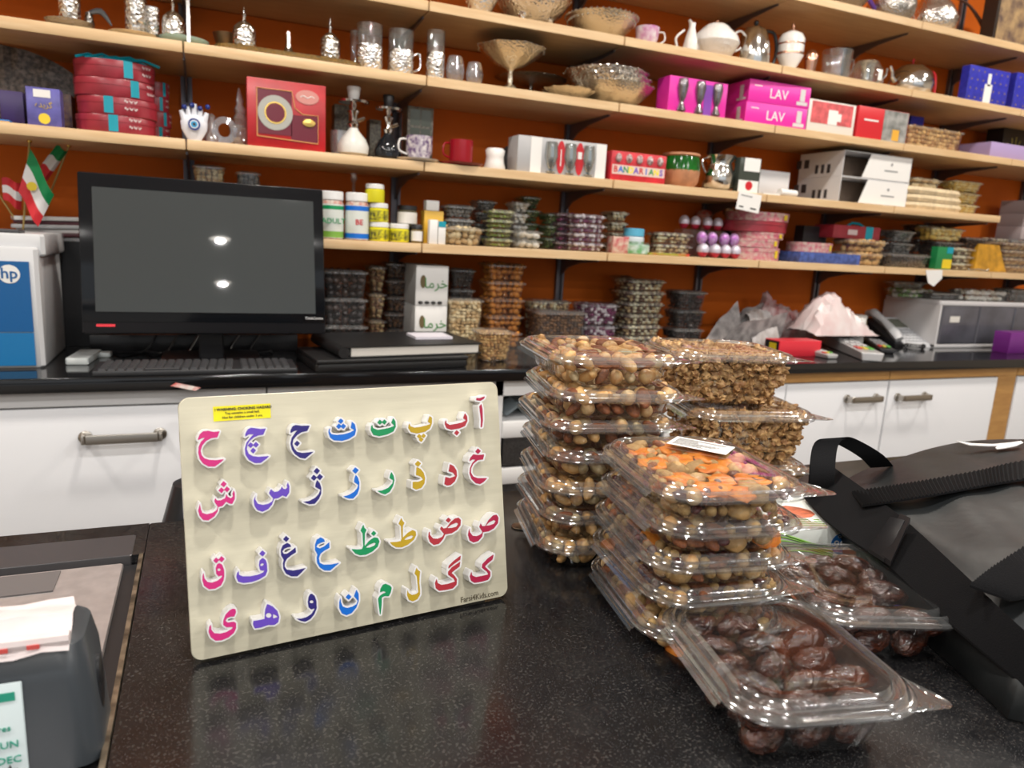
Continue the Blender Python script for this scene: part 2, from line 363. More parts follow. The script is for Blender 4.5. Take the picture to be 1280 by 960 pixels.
cabinet('base_cabinet', 1.358, 2.29, 'white double door base cabinet with bow handles below the payment terminals', [(0.002,0.45,0.3),(0.453,0.928,2.16-1.358)], hz=0.767, hl=0.16)
cabinet('base_cabinet', 2.292, 3.00, 'white base cabinet right of centre with honey wood post below the telephone', [(0.002,0.592,2.41-2.292)], hz=0.765, hl=0.16, post=(0.597,0.706))
cabinet('base_cabinet', 3.002, 3.9, 'rightmost white base cabinet past the honey wood post', [(0.002,0.89,0.2)], hz=0.765, hl=0.16)
# near counter
CE = -0.0688
g = MB(); g.box(CE, 1.9, 0.12, 0.925, NZ-0.04, NZ, b=0.002); g.box(-1.6, CE, 0.835, 0.925, NZ-0.04, NZ)
nc = tag(g.build('shop_counter', GRANITE), 'black speckled stone counter in the foreground under puzzle, tubs and bag', 'counter')
g = MB(); g.box(CE+0.02, 1.88, 0.16, 0.905, 0.02, NZ-0.041); g.build('counter_body', mat('counter_front', (0.28,0.16,0.07), 0.5), nc)
ESTR = mat('brass_edge', (0.32,0.27,0.20), 0.35, 0.8, var=0.6, scale=60)
g = MB(); g.box(CE-0.0045, CE-0.0005, 0.14, 0.834, NZ-0.02, NZ+0.0015); g.build('edge_strip', ESTR, nc)

# ---------------- alphabet puzzle ----------------
def marching(polys, holes, ox, oy, sc, border, mapper, cell):
    """filled outline meshes of a shape (union of polygons minus holes) grown by border; returns verts, faces, boundary edges"""
    P = [np.array(p, float) for p in polys]; H = [np.array(p, float) for p in holes]
    allp = np.vstack(P); lo = allp.min(0)-border-2*cell; hi = allp.max(0)+border+2*cell
    nx = int((hi[0]-lo[0])/cell)+2; ny = int((hi[1]-lo[1])/cell)+2
    X, Y = np.meshgrid(lo[0]+np.arange(nx)*cell, lo[1]+np.arange(ny)*cell)
    def sd(poly):
        d = np.full(X.shape, 1e9); ins = np.zeros(X.shape, bool); n = len(poly)
        for i in range(n):
            a = poly[i]; b = poly[(i+1) % n]; e = b-a; wx = X-a[0]; wy = Y-a[1]
            t = np.clip((wx*e[0]+wy*e[1])/max(1e-9, e@e), 0, 1); d = np.minimum(d, (wx-e[0]*t)**2+(wy-e[1]*t)**2)
            c = ((a[1] > Y) != (b[1] > Y)); den = (b[1]-a[1]) if b[1] != a[1] else 1e-9
            ins ^= c & (X < (b[0]-a[0])*(Y-a[1])/den+a[0])
        return np.where(ins, -1, 1)*np.sqrt(d)
    S = np.min([sd(p) for p in P], axis=0)
    for h in H: S = np.maximum(S, -sd(h))
    S = S-border; S[S == 0] = 1e-6
    V = []; idx = {}; F = []; E = []
    def vert(key, x, y):
        if key not in idx: idx[key] = len(V); V.append(mapper(ox+x/sc, oy+y/sc))
        return idx[key]
    def gx(i, j): return vert((i,j,0), X[j,i], Y[j,i])
    def ed(i, j, hv):
        if hv == 0: a, b = S[j,i], S[j,i+1]; t = a/(a-b); return vert((i,j,1), X[j,i]+cell*t, Y[j,i])
        a, b = S[j,i], S[j+1,i]; t = a/(a-b); return vert((i,j,2), X[j,i], Y[j,i]+cell*t)
    for j in range(ny-1):
        for i in range(nx-1):
            c = [S[j,i] < 0, S[j,i+1] < 0, S[j+1,i+1] < 0, S[j+1,i] < 0]
            if not any(c): continue
            cor = [(i,j),(i+1,j),(i+1,j+1),(i,j+1)]; edg = [(i,j,0),(i+1,j,1),(i,j+1,0),(i,j,1)]
            f = []; cr = []
            for k in range(4):
                if c[k]: f.append(gx(*cor[k]))
                if c[k] != c[(k+1) % 4]:
                    v = ed(*edg[k]); f.append(v); cr.append((v, c[k]))
            if len(f) >= 3: F.append(tuple(f))
            if len(cr) == 2:
                a, b = (cr[0][0], cr[1][0]) if cr[0][1] else (cr[1][0], cr[0][0]); E.append((a, b))
            elif len(cr) == 4:
                for k in (0, 2):
                    q = [cr[k], cr[(k+1) % 4]] if cr[0][1] else [cr[k+1], cr[(k+2) % 4]]
                    E.append((q[0][0], q[1][0]))
    return V, F, E
BL = Vector((-0.0178, 0.5954, NZ+0.0035)); BR = Vector((0.277, 0.6275, NZ+0.0035))
ex = (BR-BL).normalized(); W_ = (BR-BL).length; nh = Vector((ex.y, -ex.x, 0)); TILT = math.radians(12.5)
ey = Vector((0,0,1))*math.cos(TILT)-nh*math.sin(TILT); ez = ex.cross(ey); H_ = 0.218
PM = Matrix((( ex.x, ey.x, ez.x, BL.x), (ex.y, ey.y, ez.y, BL.y), (ex.z, ey.z, ez.z, BL.z), (0,0,0,1)))
BH = 0.0130
def to_board(u, v, h):
    w = Vector(ray(u, v)); o = Vector((0,0,EYE)); p0 = BL+ez*h; t = (p0-o).dot(ez)/w.dot(ez); q = o+w*t-BL
    return (q.dot(ex), q.dot(ey))
puz = thing('alphabet_puzzle', 'shrink-wrapped wooden Persian alphabet puzzle board with raised coloured letters, leaning on the counter', 'puzzle'); puz.matrix_world = PM
BOARDM = mat('birch_board', (0.62,0.58,0.44), 0.35, var=0.10, scale=5, stretch=(1,9,1), coat=0.8, bump=0.12, bscale=22)
g = MB(); TB = 0.006
pl = [(x+W_/2, y+H_/2) for x,y,_ in rrect(W_, H_, 0.009, 0, 6)]
g.loft([[(x,y,-TB) for x,y in pl],[(x,y,-0.0006) for x,y in pl],[(W_/2+(x-W_/2)*0.997, H_/2+(y-H_/2)*0.996,0) for x,y in pl]], 0, True, True)
g.build('board', BOARDM, puz)
PINK = mat('letter_pink', (0.62,0.02,0.20), 0.4); PURP = mat('letter_purple', (0.13,0.06,0.50), 0.4); NAVY = mat('letter_navy', (0.02,0.012,0.17), 0.4)
BLUE = mat('letter_blue', (0.0,0.14,0.62), 0.4); GRN = mat('letter_green', (0.0,0.27,0.09), 0.4); YEL = mat('letter_ochre', (0.50,0.33,0.01), 0.4)
RDM = mat('letter_red', (0.42,0.025,0.04), 0.4); CRM = mat('letter_crimson', (0.42,0.012,0.06), 0.4)
LW = mat('letter_block_white', (0.80,0.79,0.80), 0.35, coat=0.4)
def dm(x, y, r): return [(x-r,y+r*0.1),(x-r*0.05,y-r),(x+r,y-r*0.1),(x+r*0.05,y+r)]
def el(x, y, a, b, t=0): return [(x+a*math.cos(q)*math.cos(t)-b*math.sin(q)*math.sin(t), y+a*math.cos(q)*math.sin(t)+b*math.sin(q)*math.cos(t)) for q in [2*PI*k/10 for k in range(10)]]
LET = [
 ('heh jimi without dot', PINK, 236,510, [[(412,310),(380,392),(300,402),(230,440),(180,500),(158,570),(172,630),(210,670),(270,690),(360,695),(475,682),(430,720),(350,780),(260,780),(190,740),(145,680),(126,600),(130,520),(160,450),(220,392),(170,405),(122,432),(122,410),(145,350),(190,310),(260,303),(330,318)]], []),
 ('with three dots inside', PURP, 236,510, [[(1028,272),(995,355),(930,365),(870,390),(810,440),(782,490),(775,550),(800,610),(850,640),(930,650),(1075,640),(1030,680),(960,732),(880,735),(800,690),(755,620),(748,540),(770,460),(830,385),(865,350),(800,352),(750,385),(755,340),(785,285),(830,263),(900,270),(960,280)],dm(825,495,40),dm(895,490,40),dm(858,567,40)], []),
 ('with one dot inside', NAVY, 346,500, [[(440,340),(408,412),(330,430),(270,470),(220,530),(210,590),(235,650),(270,690),(340,705),(400,700),(492,688),(430,740),(380,782),(310,770),(240,720),(200,660),(182,580),(200,500),(250,430),(280,400),(230,415),(182,445),(185,400),(210,350),(250,332),(330,343)],dm(270,580,40)], []),
 ('bowl with three dots above', BLUE, 346,500, [[(715,370),(705,420),(730,455),(800,465),(900,455),(980,430),(1035,400),(985,372),(1000,288),(1040,320),(1058,400),(1040,470),(960,520),(870,545),(760,537),(710,500),(688,430),(695,390)],dm(853,282,38),dm(828,350,38),dm(887,350,38)], []),
 ('bowl with two dots above', GRN, 446,490, [[(208,430),(215,480),(280,505),(370,490),(440,475),(500,450),(460,410),(485,345),(515,390),(522,460),(490,525),(410,565),(300,590),(220,572),(186,510),(190,460)],dm(308,403,36),dm(368,400,36)], []),
 ('bowl with three dots below', YEL, 446,490, [[(705,415),(715,455),(770,475),(850,465),(930,445),(985,425),(945,395),(970,318),(1002,340),(1002,420),(975,485),(910,530),(800,553),(720,535),(686,480),(690,440)],dm(832,590,32),dm(890,585,32),dm(858,634,34)], []),
 ('bowl with one dot below', RDM, 520,480, [[(405,480),(405,520),(450,545),(540,530),(610,515),(665,485),(628,455),(652,388),(682,430),(687,490),(655,560),(580,592),(470,610),(405,588),(383,530),(388,500)],dm(543,650,36)], []),
 ('tall stem with wavy bar on top', CRM, 520,480, [[(808,185),(850,188),(922,162),(905,198),(860,224),(800,215)],[(872,265),(887,330),(893,480),(882,575),(862,578),(866,480),(843,298)]], []),
 ('toothed letter with three dots', PINK, 236,580, [[(600,345),(615,395),(613,470),(580,532),(545,530),(498,502),(450,560),(392,575),(385,630),(340,700),(260,752),(190,747),(143,690),(124,620),(148,530),(160,600),(180,650),(240,670),(320,650),(370,615),(385,570),(340,500),(352,450),(375,485),(430,482),(485,455),(500,398),(520,435),(560,458),(590,430),(580,400)],dm(465,268,42),dm(435,350,40),dm(510,337,40)], []),
 ('toothed letter without dots', PURP, 236,580, [[(895,405),(885,470),(920,530),(990,545),(1060,530),(1110,500),(1125,460),(1068,390),(1095,335),(1140,372),(1190,365),(1225,335),(1240,295),(1258,330),(1290,335),(1315,310),(1303,290),(1322,244),(1342,300),(1340,380),(1300,440),(1250,420),(1190,457),(1138,462),(1110,540),(1060,600),(980,637),(910,612),(873,550),(866,480)]], []),
 ('hooked letter with three dots', NAVY, 356,570, [[(430,318),(467,360),(487,420),(487,500),(457,570),(400,637),(330,643),(243,612),(320,600),(400,560),(450,510),(475,450),(406,412),(410,370)],dm(427,200,44),dm(388,290,42),dm(467,280,44)], []),
 ('hooked letter with one dot', BLUE, 356,570, [[(945,248),(977,290),(995,350),(992,440),(967,510),(912,567),(850,567),(780,540),(850,520),(920,480),(965,430),(978,385),(923,345),(928,300)],dm(943,193,44)], []),
 ('hooked letter without dot', GRN, 446,560, [[(462,318),(492,370),(503,430),(483,510),(442,582),(380,618),(325,603),(272,572),(340,565),(420,530),(475,470),(482,430),(436,400),(443,360)]], []),
 ('angled letter with one dot', YEL, 446,560, [[(796,250),(850,278),(892,330),(912,400),(903,470),(862,532),(790,555),(745,532),(746,450),(820,450),(885,420),(850,380),(788,360)],dm(815,210,42)], []),
 ('angled letter without dot', RDM, 526,545, [[(388,372),(442,403),(477,460),(484,530),(457,602),(400,652),(350,662),(313,642),(328,545),(390,560),(460,535),(430,490),(370,472)]], []),
 ('curved letter with one dot above', CRM, 526,545, [[(847,245),(830,314),(760,322),(700,372),(672,430),(670,490),(700,540),(760,562),(887,560),(840,612),(790,642),(730,627),(675,572),(650,500),(655,430),(685,360),(728,316),(690,312),(646,340),(658,290),(700,243),(770,253)],dm(763,203,38)], []),
 ('round head over bowl with two dots', PINK, 236,665, [[(195,540),(210,620),(250,665),(310,675),(380,650),(430,612),(458,565),(472,540),(474,590),(465,645),(430,712),(350,757),(270,764),(203,718),(180,640),(184,580)],[(405,412),(445,435),(470,500),(474,560),(455,585),(430,582),(395,592),(365,555),(358,480),(375,430)],dm(365,378,40),dm(437,362,42)], [el(403,503,22,17)]),
 ('round head over wide bowl with one dot', PURP, 236,665, [[(665,515),(670,570),(720,590),(820,590),(920,570),(990,540),(1023,490),(1042,430),(1048,520),(1022,582),(940,632),(840,667),(730,680),(658,662),(633,600),(643,550)],[(985,343),(1027,375),(1044,430),(1040,500),(1020,500),(990,517),(950,507),(936,440),(943,380)],dm(982,285,42)], [el(975,435,25,16,-0.4)]),
 ('open double curve with one dot', NAVY, 336,650, [[(245,303),(285,325),(300,358),(250,365),(205,385),(180,420),(200,450),(240,450),(300,410),(357,363),(364,430),(300,470),(240,520),(215,570),(210,620),(240,660),(320,672),(400,660),(494,638),(440,697),(380,752),(300,752),(230,717),(193,650),(188,580),(198,530),(163,470),(160,400),(183,340)],dm(232,252,42)], []),
 ('open double curve without dot', BLUE, 336,650, [[(690,230),(730,250),(750,287),(700,300),(650,325),(635,360),(680,378),(740,350),(807,293),(810,370),(740,410),(690,450),(668,510),(680,570),(730,595),(830,592),(942,570),(880,622),(820,674),(740,672),(680,632),(643,570),(638,500),(648,460),(616,400),(616,330),(638,263)]], []),
 ('loop with stem and one dot', GRN, 420,630, [[(365,272),(380,318),(407,345),(387,390),(382,600),(345,602),(363,560),(353,390),(326,355)],[(203,600),(280,605),(365,600),(385,560),(440,490),(510,443),(560,453),(580,500),(557,570),(490,632),(400,677),(320,684),(260,662)],dm(503,392,36)], [[(395,582),(440,545),(510,515),(532,525),(510,555),(450,580)]]),
 ('loop with stem without dot', YEL, 420,630, [[(873,182),(887,225),(914,250),(892,295),(890,500),(862,500),(874,460),(866,295),(833,262)],[(718,510),(800,505),(862,495),(890,450),(960,380),(1020,346),(1062,363),(1070,410),(1042,472),(960,542),(880,577),(800,577),(750,547)]], [[(905,478),(950,440),(1010,418),(1030,430),(1005,460),(950,475)]]),
 ('long loop and bowl with one dot', RDM, 516,620, [[(228,462),(230,520),(270,565),(330,570),(390,545),(415,505),(363,440),(380,402),(410,432),(450,425),(500,350),(560,300),(612,288),(642,320),(637,390),(592,452),(520,497),(432,512),(407,572),(350,637),(280,654),(228,612),(207,550),(210,500)],dm(475,322,36)], [[(455,430),(510,385),(580,355),(605,370),(580,410),(520,425)]]),
 ('long loop and bowl without dot', CRM, 516,620, [[(762,428),(760,480),(800,530),(850,535),(900,515),(930,485),(886,410),(905,362),(925,400),(965,400),(1010,320),(1070,258),(1117,248),(1144,290),(1137,360),(1082,432),(1010,472),(937,482),(927,540),(872,602),(810,620),(758,592),(735,520),(743,470)]], [[(975,395),(1020,350),(1080,320),(1105,335),(1080,370),(1020,392)]]),
 ('curled letter with a hooked tail', PINK, 236,730, [[(622,333),(630,380),(605,435),(560,435),(510,455),(490,490),(520,515),(600,500),(630,520),(632,590),(602,652),(530,712),(440,750),(360,757),(293,712),(263,640),(273,570),(297,540),(300,610),(340,655),(420,662),(500,640),(570,600),(590,575),(500,577),(458,545),(460,490),(488,410),(540,353),(585,328)]], []),
 ('pointed letter with two eyes', PURP, 236,730, [[(1045,265),(1120,298),(1182,360),(1207,440),(1192,512),(1140,547),(1060,547),(960,582),(880,592),(856,540),(860,493),(940,480),(1010,465),(1013,410),(1018,340)]], [el(1065,418,38,32),[(1122,400),(1160,418),(1187,440),(1125,460)]]),
 ('round head with curved tail', NAVY, 346,715, [[(528,420),(534,480),(502,562),(450,627),(380,664),(320,652),(258,622),(330,620),(400,600),(460,560),(500,500)],[(470,288),(507,320),(530,390),(530,450),(505,485),(460,500),(423,470),(413,400),(423,330),(443,296)]], [el(463,397,26,20)]),
 ('deep bowl with one dot inside', BLUE, 346,715, [[(852,340),(855,400),(880,460),(940,480),(1010,460),(1060,430),(1080,385),(1028,320),(1062,233),(1092,290),(1094,380),(1062,472),(1000,547),(930,577),(868,552),(833,480),(833,400)],dm(957,332,40)], []),
 ('knotted head with hanging tail', GRN, 426,700, [[(560,328),(600,316),(662,343),(680,370),(667,430),(642,482),(580,482),(547,502),(547,580),(532,725),(522,725),(508,620),(496,520),(518,478),(560,448),(605,430),(570,415),(523,432),(528,385)]], []),
 ('tall hook shape', YEL, 426,700, [[(1010,98),(1025,128),(1059,155),(1052,210),(1047,300),(1057,400),(1057,460),(1022,522),(960,552),(908,532),(883,470),(890,395),(905,440),(950,465),(1000,455),(1035,430),(1028,350),(1013,215),(983,180)]], []),
 ('slanted letter with double top stroke', RDM, 520,680, [[(598,152),(592,207),(500,272),(428,335),(436,290),(500,225)],[(592,233),(582,300),(520,347),(475,385),(512,420),(547,470),(542,540),(492,592),(400,612),(310,624),(263,590),(253,520),(275,460),(290,520),(340,545),(430,530),(520,500),(500,460),(428,410),(428,368),(480,308)]], []),
 ('slanted letter with single top stroke', CRM, 520,680, [[(1037,137),(1022,207),(960,257),(920,300),(950,330),(992,370),(992,430),(962,477),(880,502),(780,517),(733,490),(716,430),(740,365),(750,420),(800,440),(880,425),(965,405),(945,370),(878,315),(883,268),(960,188)]], []),
]
for (desc, cm, ox, oy, polys, holes) in LET:
    mp = lambda u, v: to_board(u, v, BH)
    V, F, E = marching(polys, [], ox, oy, 10.6667, 20, mp, 11)
    n = len(V); vs = [(x,y,0.0002) for x,y in V]+[(x,y,BH) for x,y in V]
    g = MB(); g.add(vs, [tuple(n+i for i in reversed(f)) for f in F]+[(a,b,n+b,n+a) for a,b in E])
    blk = g.build('letter_block', LW, puz, smooth=False)
    V, F, E = marching(polys, holes, ox, oy, 10.6667, 0, lambda u, v: to_board(u, v, BH+0.0003), 8)
    g = MB(); g.add([(x,y,BH+0.0003) for x,y in V], [tuple(reversed(f)) for f in F])
    fc = g.build('letter_face', cm, blk, smooth=False); fc['label'] = cm.name.replace('letter_','')+' Persian letter, '+desc
# warning sticker and web address printed on the board
def on_board(u, v, h=0.0): x, y = to_board(u, v, h); return x, y
x0,y0 = on_board(272,523); x1,y1 = on_board(333,508)
wcx, wcy = (x0+x1)/2, (y0+y1)/2
g = MB(); g.box(-0.0232,0.0232,-0.0062,0.0062,0.0002,0.0006); st = g.build('warning_sticker', mat('sticker_yellow', (0.85,0.74,0.0), 0.4), puz, loc=(wcx,wcy,0)); st['label'] = 'yellow choking hazard sticker'
text('! WARNING: CHOKING HAZARD', 0.0031, INK, st, (0.001,0.0033,0.0008), (0,0,0), bold=0.00008)
text('Toy contains a small ball.', 0.0028, INK, st, (0,0,0.0008), (0,0,0)); text('Not for children under 3 yrs.', 0.0028, INK, st, (0,-0.0035,0.0008), (0,0,0))
wx, wy = on_board(600,746.5)
text('Farsi4Kids.com', 0.0078, mat('brown_print', (0.13,0.11,0.07), 0.6), puz, (wx-0.0005,wy+0.001,0.0004), (0,0,0), sx=0.88)
# second board behind it with only edge and bumps showing
t = thing('alphabet_puzzle', 'second wrapped puzzle board behind the first, only pale letter bumps showing at its right edge', 'puzzle'); t.matrix_world = PM @ Matrix.Translation((0.0,0.0,-0.033))
g = MB(); g.box(0.005,W_-0.006,0.004,H_-0.006,-0.004,0.0, b=0.002); g.build('board', BOARDM, t)
g = MB(); rnd = random.Random(5)
for y in (0.158,0.140,0.119,0.098,0.078,0.066,0.052): g.ball((W_-0.003+rnd.uniform(-0.001,0.002), y, 0.004), rnd.uniform(0.0035,0.0065), sz=0.8)
g.build('letter_block', LW, t)

# ---------------- clear hinged tubs ----------------
TUBC = {}
def tub_meshes(w, d, h, key=None, N=200, lid_h=0.010):
    k = (round(w,3), round(d,3), round(h,3), N)
    if k in TUBC: return TUBC[k]
    # tub body: tapered ribbed wall and flat bottom
    g = MB(); taper = min(0.012, h*0.24)+0.007; lid_h = 0.0078
    def ring(off, z, rib=0.0):
        pts, per = rr_sample(w-2*off, d-2*off, max(0.004, 0.036-off*0.6), N)
        q = int(per/0.0085)
        return [(p[0]+p[2]*rib*p[4]*math.cos(2*PI*q*i/N), p[1]+p[3]*rib*p[4]*math.cos(2*PI*q*i/N), z) for i, p in enumerate(pts)]
    rb = 0.0011 if N >= 200 else 0.0
    g.loft([ring(taper+0.014,0.0015), ring(taper+0.008,0.0), ring(taper+0.003,0.0012), ring(taper+0.0005,0.005,rb), ring(0.010,h*0.80,rb), ring(0.0090,h*0.86), ring(0.0075,h-0.002), ring(-0.003,h-0.001), ring(-0.004,h-0.003)], 0, True)
    tub = g.mesh('tub', CLEAR if N >= 100 else CLEARFAR, angle=60)
    g = MB()
    prof = [(-0.0045,h-0.0035),(-0.0055,h-0.001),(-0.0040,h+0.0012),(-0.0010,h+0.0015),(0.0005,h+0.0045),(0.0025,h+0.0058),(0.0045,h+0.0048),(0.0058,h+0.0012),(0.0078,h+0.0010),(0.0098,h+lid_h*0.8),(0.0115,h+lid_h),(0.0150,h+lid_h+0.0005),(0.024,h+lid_h-0.0008),(min(w,d)*0.3,h+lid_h-0.0012)]
    g.loft([ring(o_, z) for o_, z in prof[:9]], 1)
    g.loft([ring(o_, z) for o_, z in prof[8:11]], 1)
    g.loft([ring(o_, z) for o_, z in prof[10:]], 0, False, True)
    # ribbed opening tab at one corner
    c = (w/2-0.006, -d/2+0.006); P = []
    for j in range(6):
        s = j/5; P.append([(c[0]-0.030+(0.030+0.030)*s*1.0+0.0*i, c[1]-0.004-0.020*0+0.0, 0) for i in range(2)])
    tri = [(w/2+0.003, -d/2+0.040), (w/2+0.017, -d/2+0.012), (w/2+0.019, -d/2+0.002), (w/2+0.012, -d/2-0.003), (w/2-0.030, -d/2-0.003)]
    nn = 8; A = []; B = []
    for j in range(nn):
        s = j/(nn-1); A.append((w/2+0.003-0.040*s*0.9, -d/2+0.040-0.043*s)); 
        q = s*(len(tri)-1); i0 = min(int(q), len(tri)-2); fr = q-i0; B.append((tri[i0][0]*(1-fr)+tri[i0+1][0]*fr, tri[i0][1]*(1-fr)+tri[i0+1][1]*fr))
    g.grid([[(A[j][0]*(1-e/9)+B[j][0]*e/9, A[j][1]*(1-e/9)+B[j][1]*e/9, h+0.0002+(0.0008 if e % 2 else 0)) for e in range(10)] for j in range(nn)], 1)
    # hinge strip along the back left edge
    g.grid([[(-w/2-0.004-0.0035*e/3*1.3, -d/2+0.03+(d-0.06)*j/10, h-0.002-0.002*(e % 2)-0.0012*e) for e in range(4)] for j in range(11)], 1)
    lid = g.mesh('lid', [CLEAR, RIM] if N >= 100 else CLEARFAR, angle=50)
    TUBC[k] = (tub, lid, taper); return TUBC[k]
def tub(w, d, h, label, loc, rz, group=None, N=200, tilt=(0,0), name='clear_tub', sticker=None):
    a, b, tp = tub_meshes(w, d, h, N=N)
    t = thing(name, label, 'tub', loc, rz, group); t.rotation_euler = (tilt[0], tilt[1], rz)
    put(a, 'tub_body', t); put(b, 'lid', t)
    return t

# ---------------- nuts, fruit and dates ----------------
def ico(sub): 
    bm = bmesh.new(); bmesh.ops.create_icosphere(bm, subdivisions=sub, radius=1.0)
    vs = [v.co.copy() for v in bm.verts]; fs = [tuple(v.index for v in f.verts) for f in bm.faces]; bm.free(); return vs, fs
ICO1, ICO2, ICO3, ICO4 = ico(1), ico(2), ico(3), ico(5)
def hsh(p, s): return math.sin(p[0]*12.9*s+p[1]*7.3*s+1.7)*math.cos(p[2]*9.1*s-p[0]*4.2*s)
def blob(kind, seed=0, sub=2):
    vs, fs = {1:ICO1, 2:ICO2, 3:ICO3, 4:ICO4}[sub]; out = []
    for p in vs:
        x, y, z = p; n = hsh(p+Vector((seed*1.3,seed*0.7,0)), 1.0)
        if kind == 'almond': s = 1-0.28*max(0,x)**1.5; q = (x*0.0140, y*0.0080*s, z*0.0052*s)
        elif kind == 'cashew':
            a = x*1.5; R = 0.0100; rr = 0.0053*math.sqrt(max(0,1-x*x))*(1.15-0.15*x)
            nn = Vector((0,y,z)); nn = nn.normalized() if nn.length > 1e-6 else Vector((0,0,0))
            q = ((R+rr*nn.y)*math.sin(a), (R+rr*nn.y)*math.cos(a)-R*0.6, rr*nn.z)
        elif kind == 'hazelnut': q = (x*0.0083, y*0.0083, z*0.0084+(0.0008 if z > 0.9 else 0))
        elif kind == 'pistachio': s = 1-0.2*x; q = (x*0.0102, y*0.0062*s, z*0.0058*s)
        elif kind == 'chickpea': k = 1+0.10*n; q = (x*0.0055*k, y*0.0050*k, z*0.0050*k)
        elif kind == 'raisin': k = 1+0.22*n; q = (x*0.0075*k, y*0.0048*k, z*0.004*k)
        elif kind == 'fig': k = 1+0.08*hsh(p,2.2); q = (x*0.011*k, y*0.0105*k, z*0.0065*k)
        elif kind == 'apricot':
            k = 1+0.10*hsh(p,1.7+seed*0.1); q = (x*0.019*k, y*0.016*k, (z*0.0050*(1-0.3*(1-x*x-y*y)))*k+0.0022*math.sin(4*x+seed)*math.cos(3*y))
        elif kind == 'walnut':
            k = 1+0.34*hsh(p,2.6+0.2*seed)+0.12*math.sin(9*x+6*y+seed)+0.10*math.sin(13*y-7*z); q = (x*0.0120*k, y*0.0100*k*(0.55+0.45*abs(x)), z*0.0060*k)
        elif kind == 'date':
            a_ = math.atan2(z,y); wr = 1-0.13*abs(math.sin(3.5*a_+1.6*math.sin(3.1*x+seed)+0.8*math.sin(9*x+seed*2)))*(0.4+0.6*abs(math.sin(2.3*x+a_+seed)))-0.06*abs(math.sin(8*a_+3*math.sin(5*x+seed)))+0.02*math.sin(11*x+3*a_); s = (1-0.12*x)*(1.0 if abs(x) < 0.85 else 0.93)
            q = (x*0.0225*(1+0.01*n), y*0.0132*wr*s, z*0.0118*wr*s)
        out.append(q)
    return out, fs
NM = {
 'almond': mat('almond_skin', (0.27,0.09,0.03), 0.6, col2=(0.15,0.045,0.018), scale=300, bump=0.4, bscale=500),
 'cashew': mat('roasted_cashew', (0.72,0.46,0.20), 0.4, col2=(0.58,0.30,0.10), scale=120),
 'hazelnut': mat('peeled_hazelnut', (0.70,0.49,0.24), 0.4, col2=(0.50,0.24,0.09), scale=90),
 'pistachio': mat('pistachio_shell', (0.60,0.47,0.28), 0.5, col2=(0.42,0.30,0.14), scale=150),
 'chickpea': mat('roasted_chickpea', (0.55,0.36,0.14), 0.6, col2=(0.38,0.21,0.07), scale=300, bump=0.4),
 'raisin': mat('dark_raisin', (0.06,0.015,0.015), 0.35, col2=(0.10,0.02,0.02), scale=200),
 'fig': mat('dried_fig', (0.48,0.30,0.12), 0.6, col2=(0.36,0.2,0.07), scale=120, bump=0.5),
 'apricot': mat('dried_apricot', (0.80,0.27,0.03), 0.35, col2=(0.62,0.15,0.015), scale=90, bump=0.5, bscale=200),
 'walnut': mat('walnut_kernel', (0.62,0.38,0.16), 0.5, col2=(0.27,0.12,0.04), scale=130, bump=0.9, bscale=330),
 'date': mat('date_skin', (0.075,0.019,0.008), 0.22, col2=(0.020,0.007,0.005), scale=45, bump=0.35, bscale=260, stretch=(1,3,3), coat=0.5),
}
BLOBS = {}
def blob_mesh(kind, seed, sub=2):
    k = (kind, seed, sub)
    if k not in BLOBS:
        v, f = blob(kind, seed, sub); g = MB(); g.add(v, f); BLOBS[k] = g.mesh(kind, NM[kind], True, 80)
    return BLOBS[k]
KNAME = {'almond':'almond','cashew':'cashew','hazelnut':'hazelnut','pistachio':'pistachio','chickpea':'roasted_chickpea','raisin':'dried_mulberry','fig':'dried_fig','apricot':'dried_apricot','walnut':'walnut_kernel','date':'date'}
def rot_of(rnd, flat=0.6):
    return Matrix.Rotation(rnd.uniform(0,2*PI),4,'Z') @ Matrix.Rotation(rnd.gauss(0,flat),4,'X') @ Matrix.Rotation(rnd.gauss(0,flat*0.7),4,'Y')
def spots(w, d, h, taper, sp, rnd, fill=1.0, mound=0.0):
    """places for pieces in a tapered tub: only those near the wall or the top, which can be seen"""
    out = []; nz = max(1, int(h*fill/(sp*0.62)))
    for k in range(nz):
        z = 0.004+sp*0.33+(h*fill-sp*0.45)*k/max(1, nz-1) if nz > 1 else 0.004+sp*0.4
        t = taper*(1-z/h)+0.003; ww = w/2-t-sp*0.42; dd = d/2-t-sp*0.42; nx = max(1, int(2*ww/(sp*0.92))); ny = max(1, int(2*dd/(sp*0.92)))
        for i in range(nx+1):
            for j in range(ny+1):
                edge = i in (0, nx) or j in (0, ny)
                if k < nz-1 and not edge: continue
                x = -ww+2*ww*i/nx; y = -dd+2*dd*j/ny
                if abs(x) > ww-0.012 and abs(y) > dd-0.012: x *= 0.93; y *= 0.93
                jx = 0.25*sp if not edge else 0.08*sp
                zz = z+(mound*(1-(x/ww)**2)*(1-(y/dd)**2) if k == nz-1 else 0)
                out.append((x+rnd.uniform(-jx,jx), y+rnd.uniform(-jx,jx), zz+rnd.uniform(-0.1,0.1)*sp))
    return out
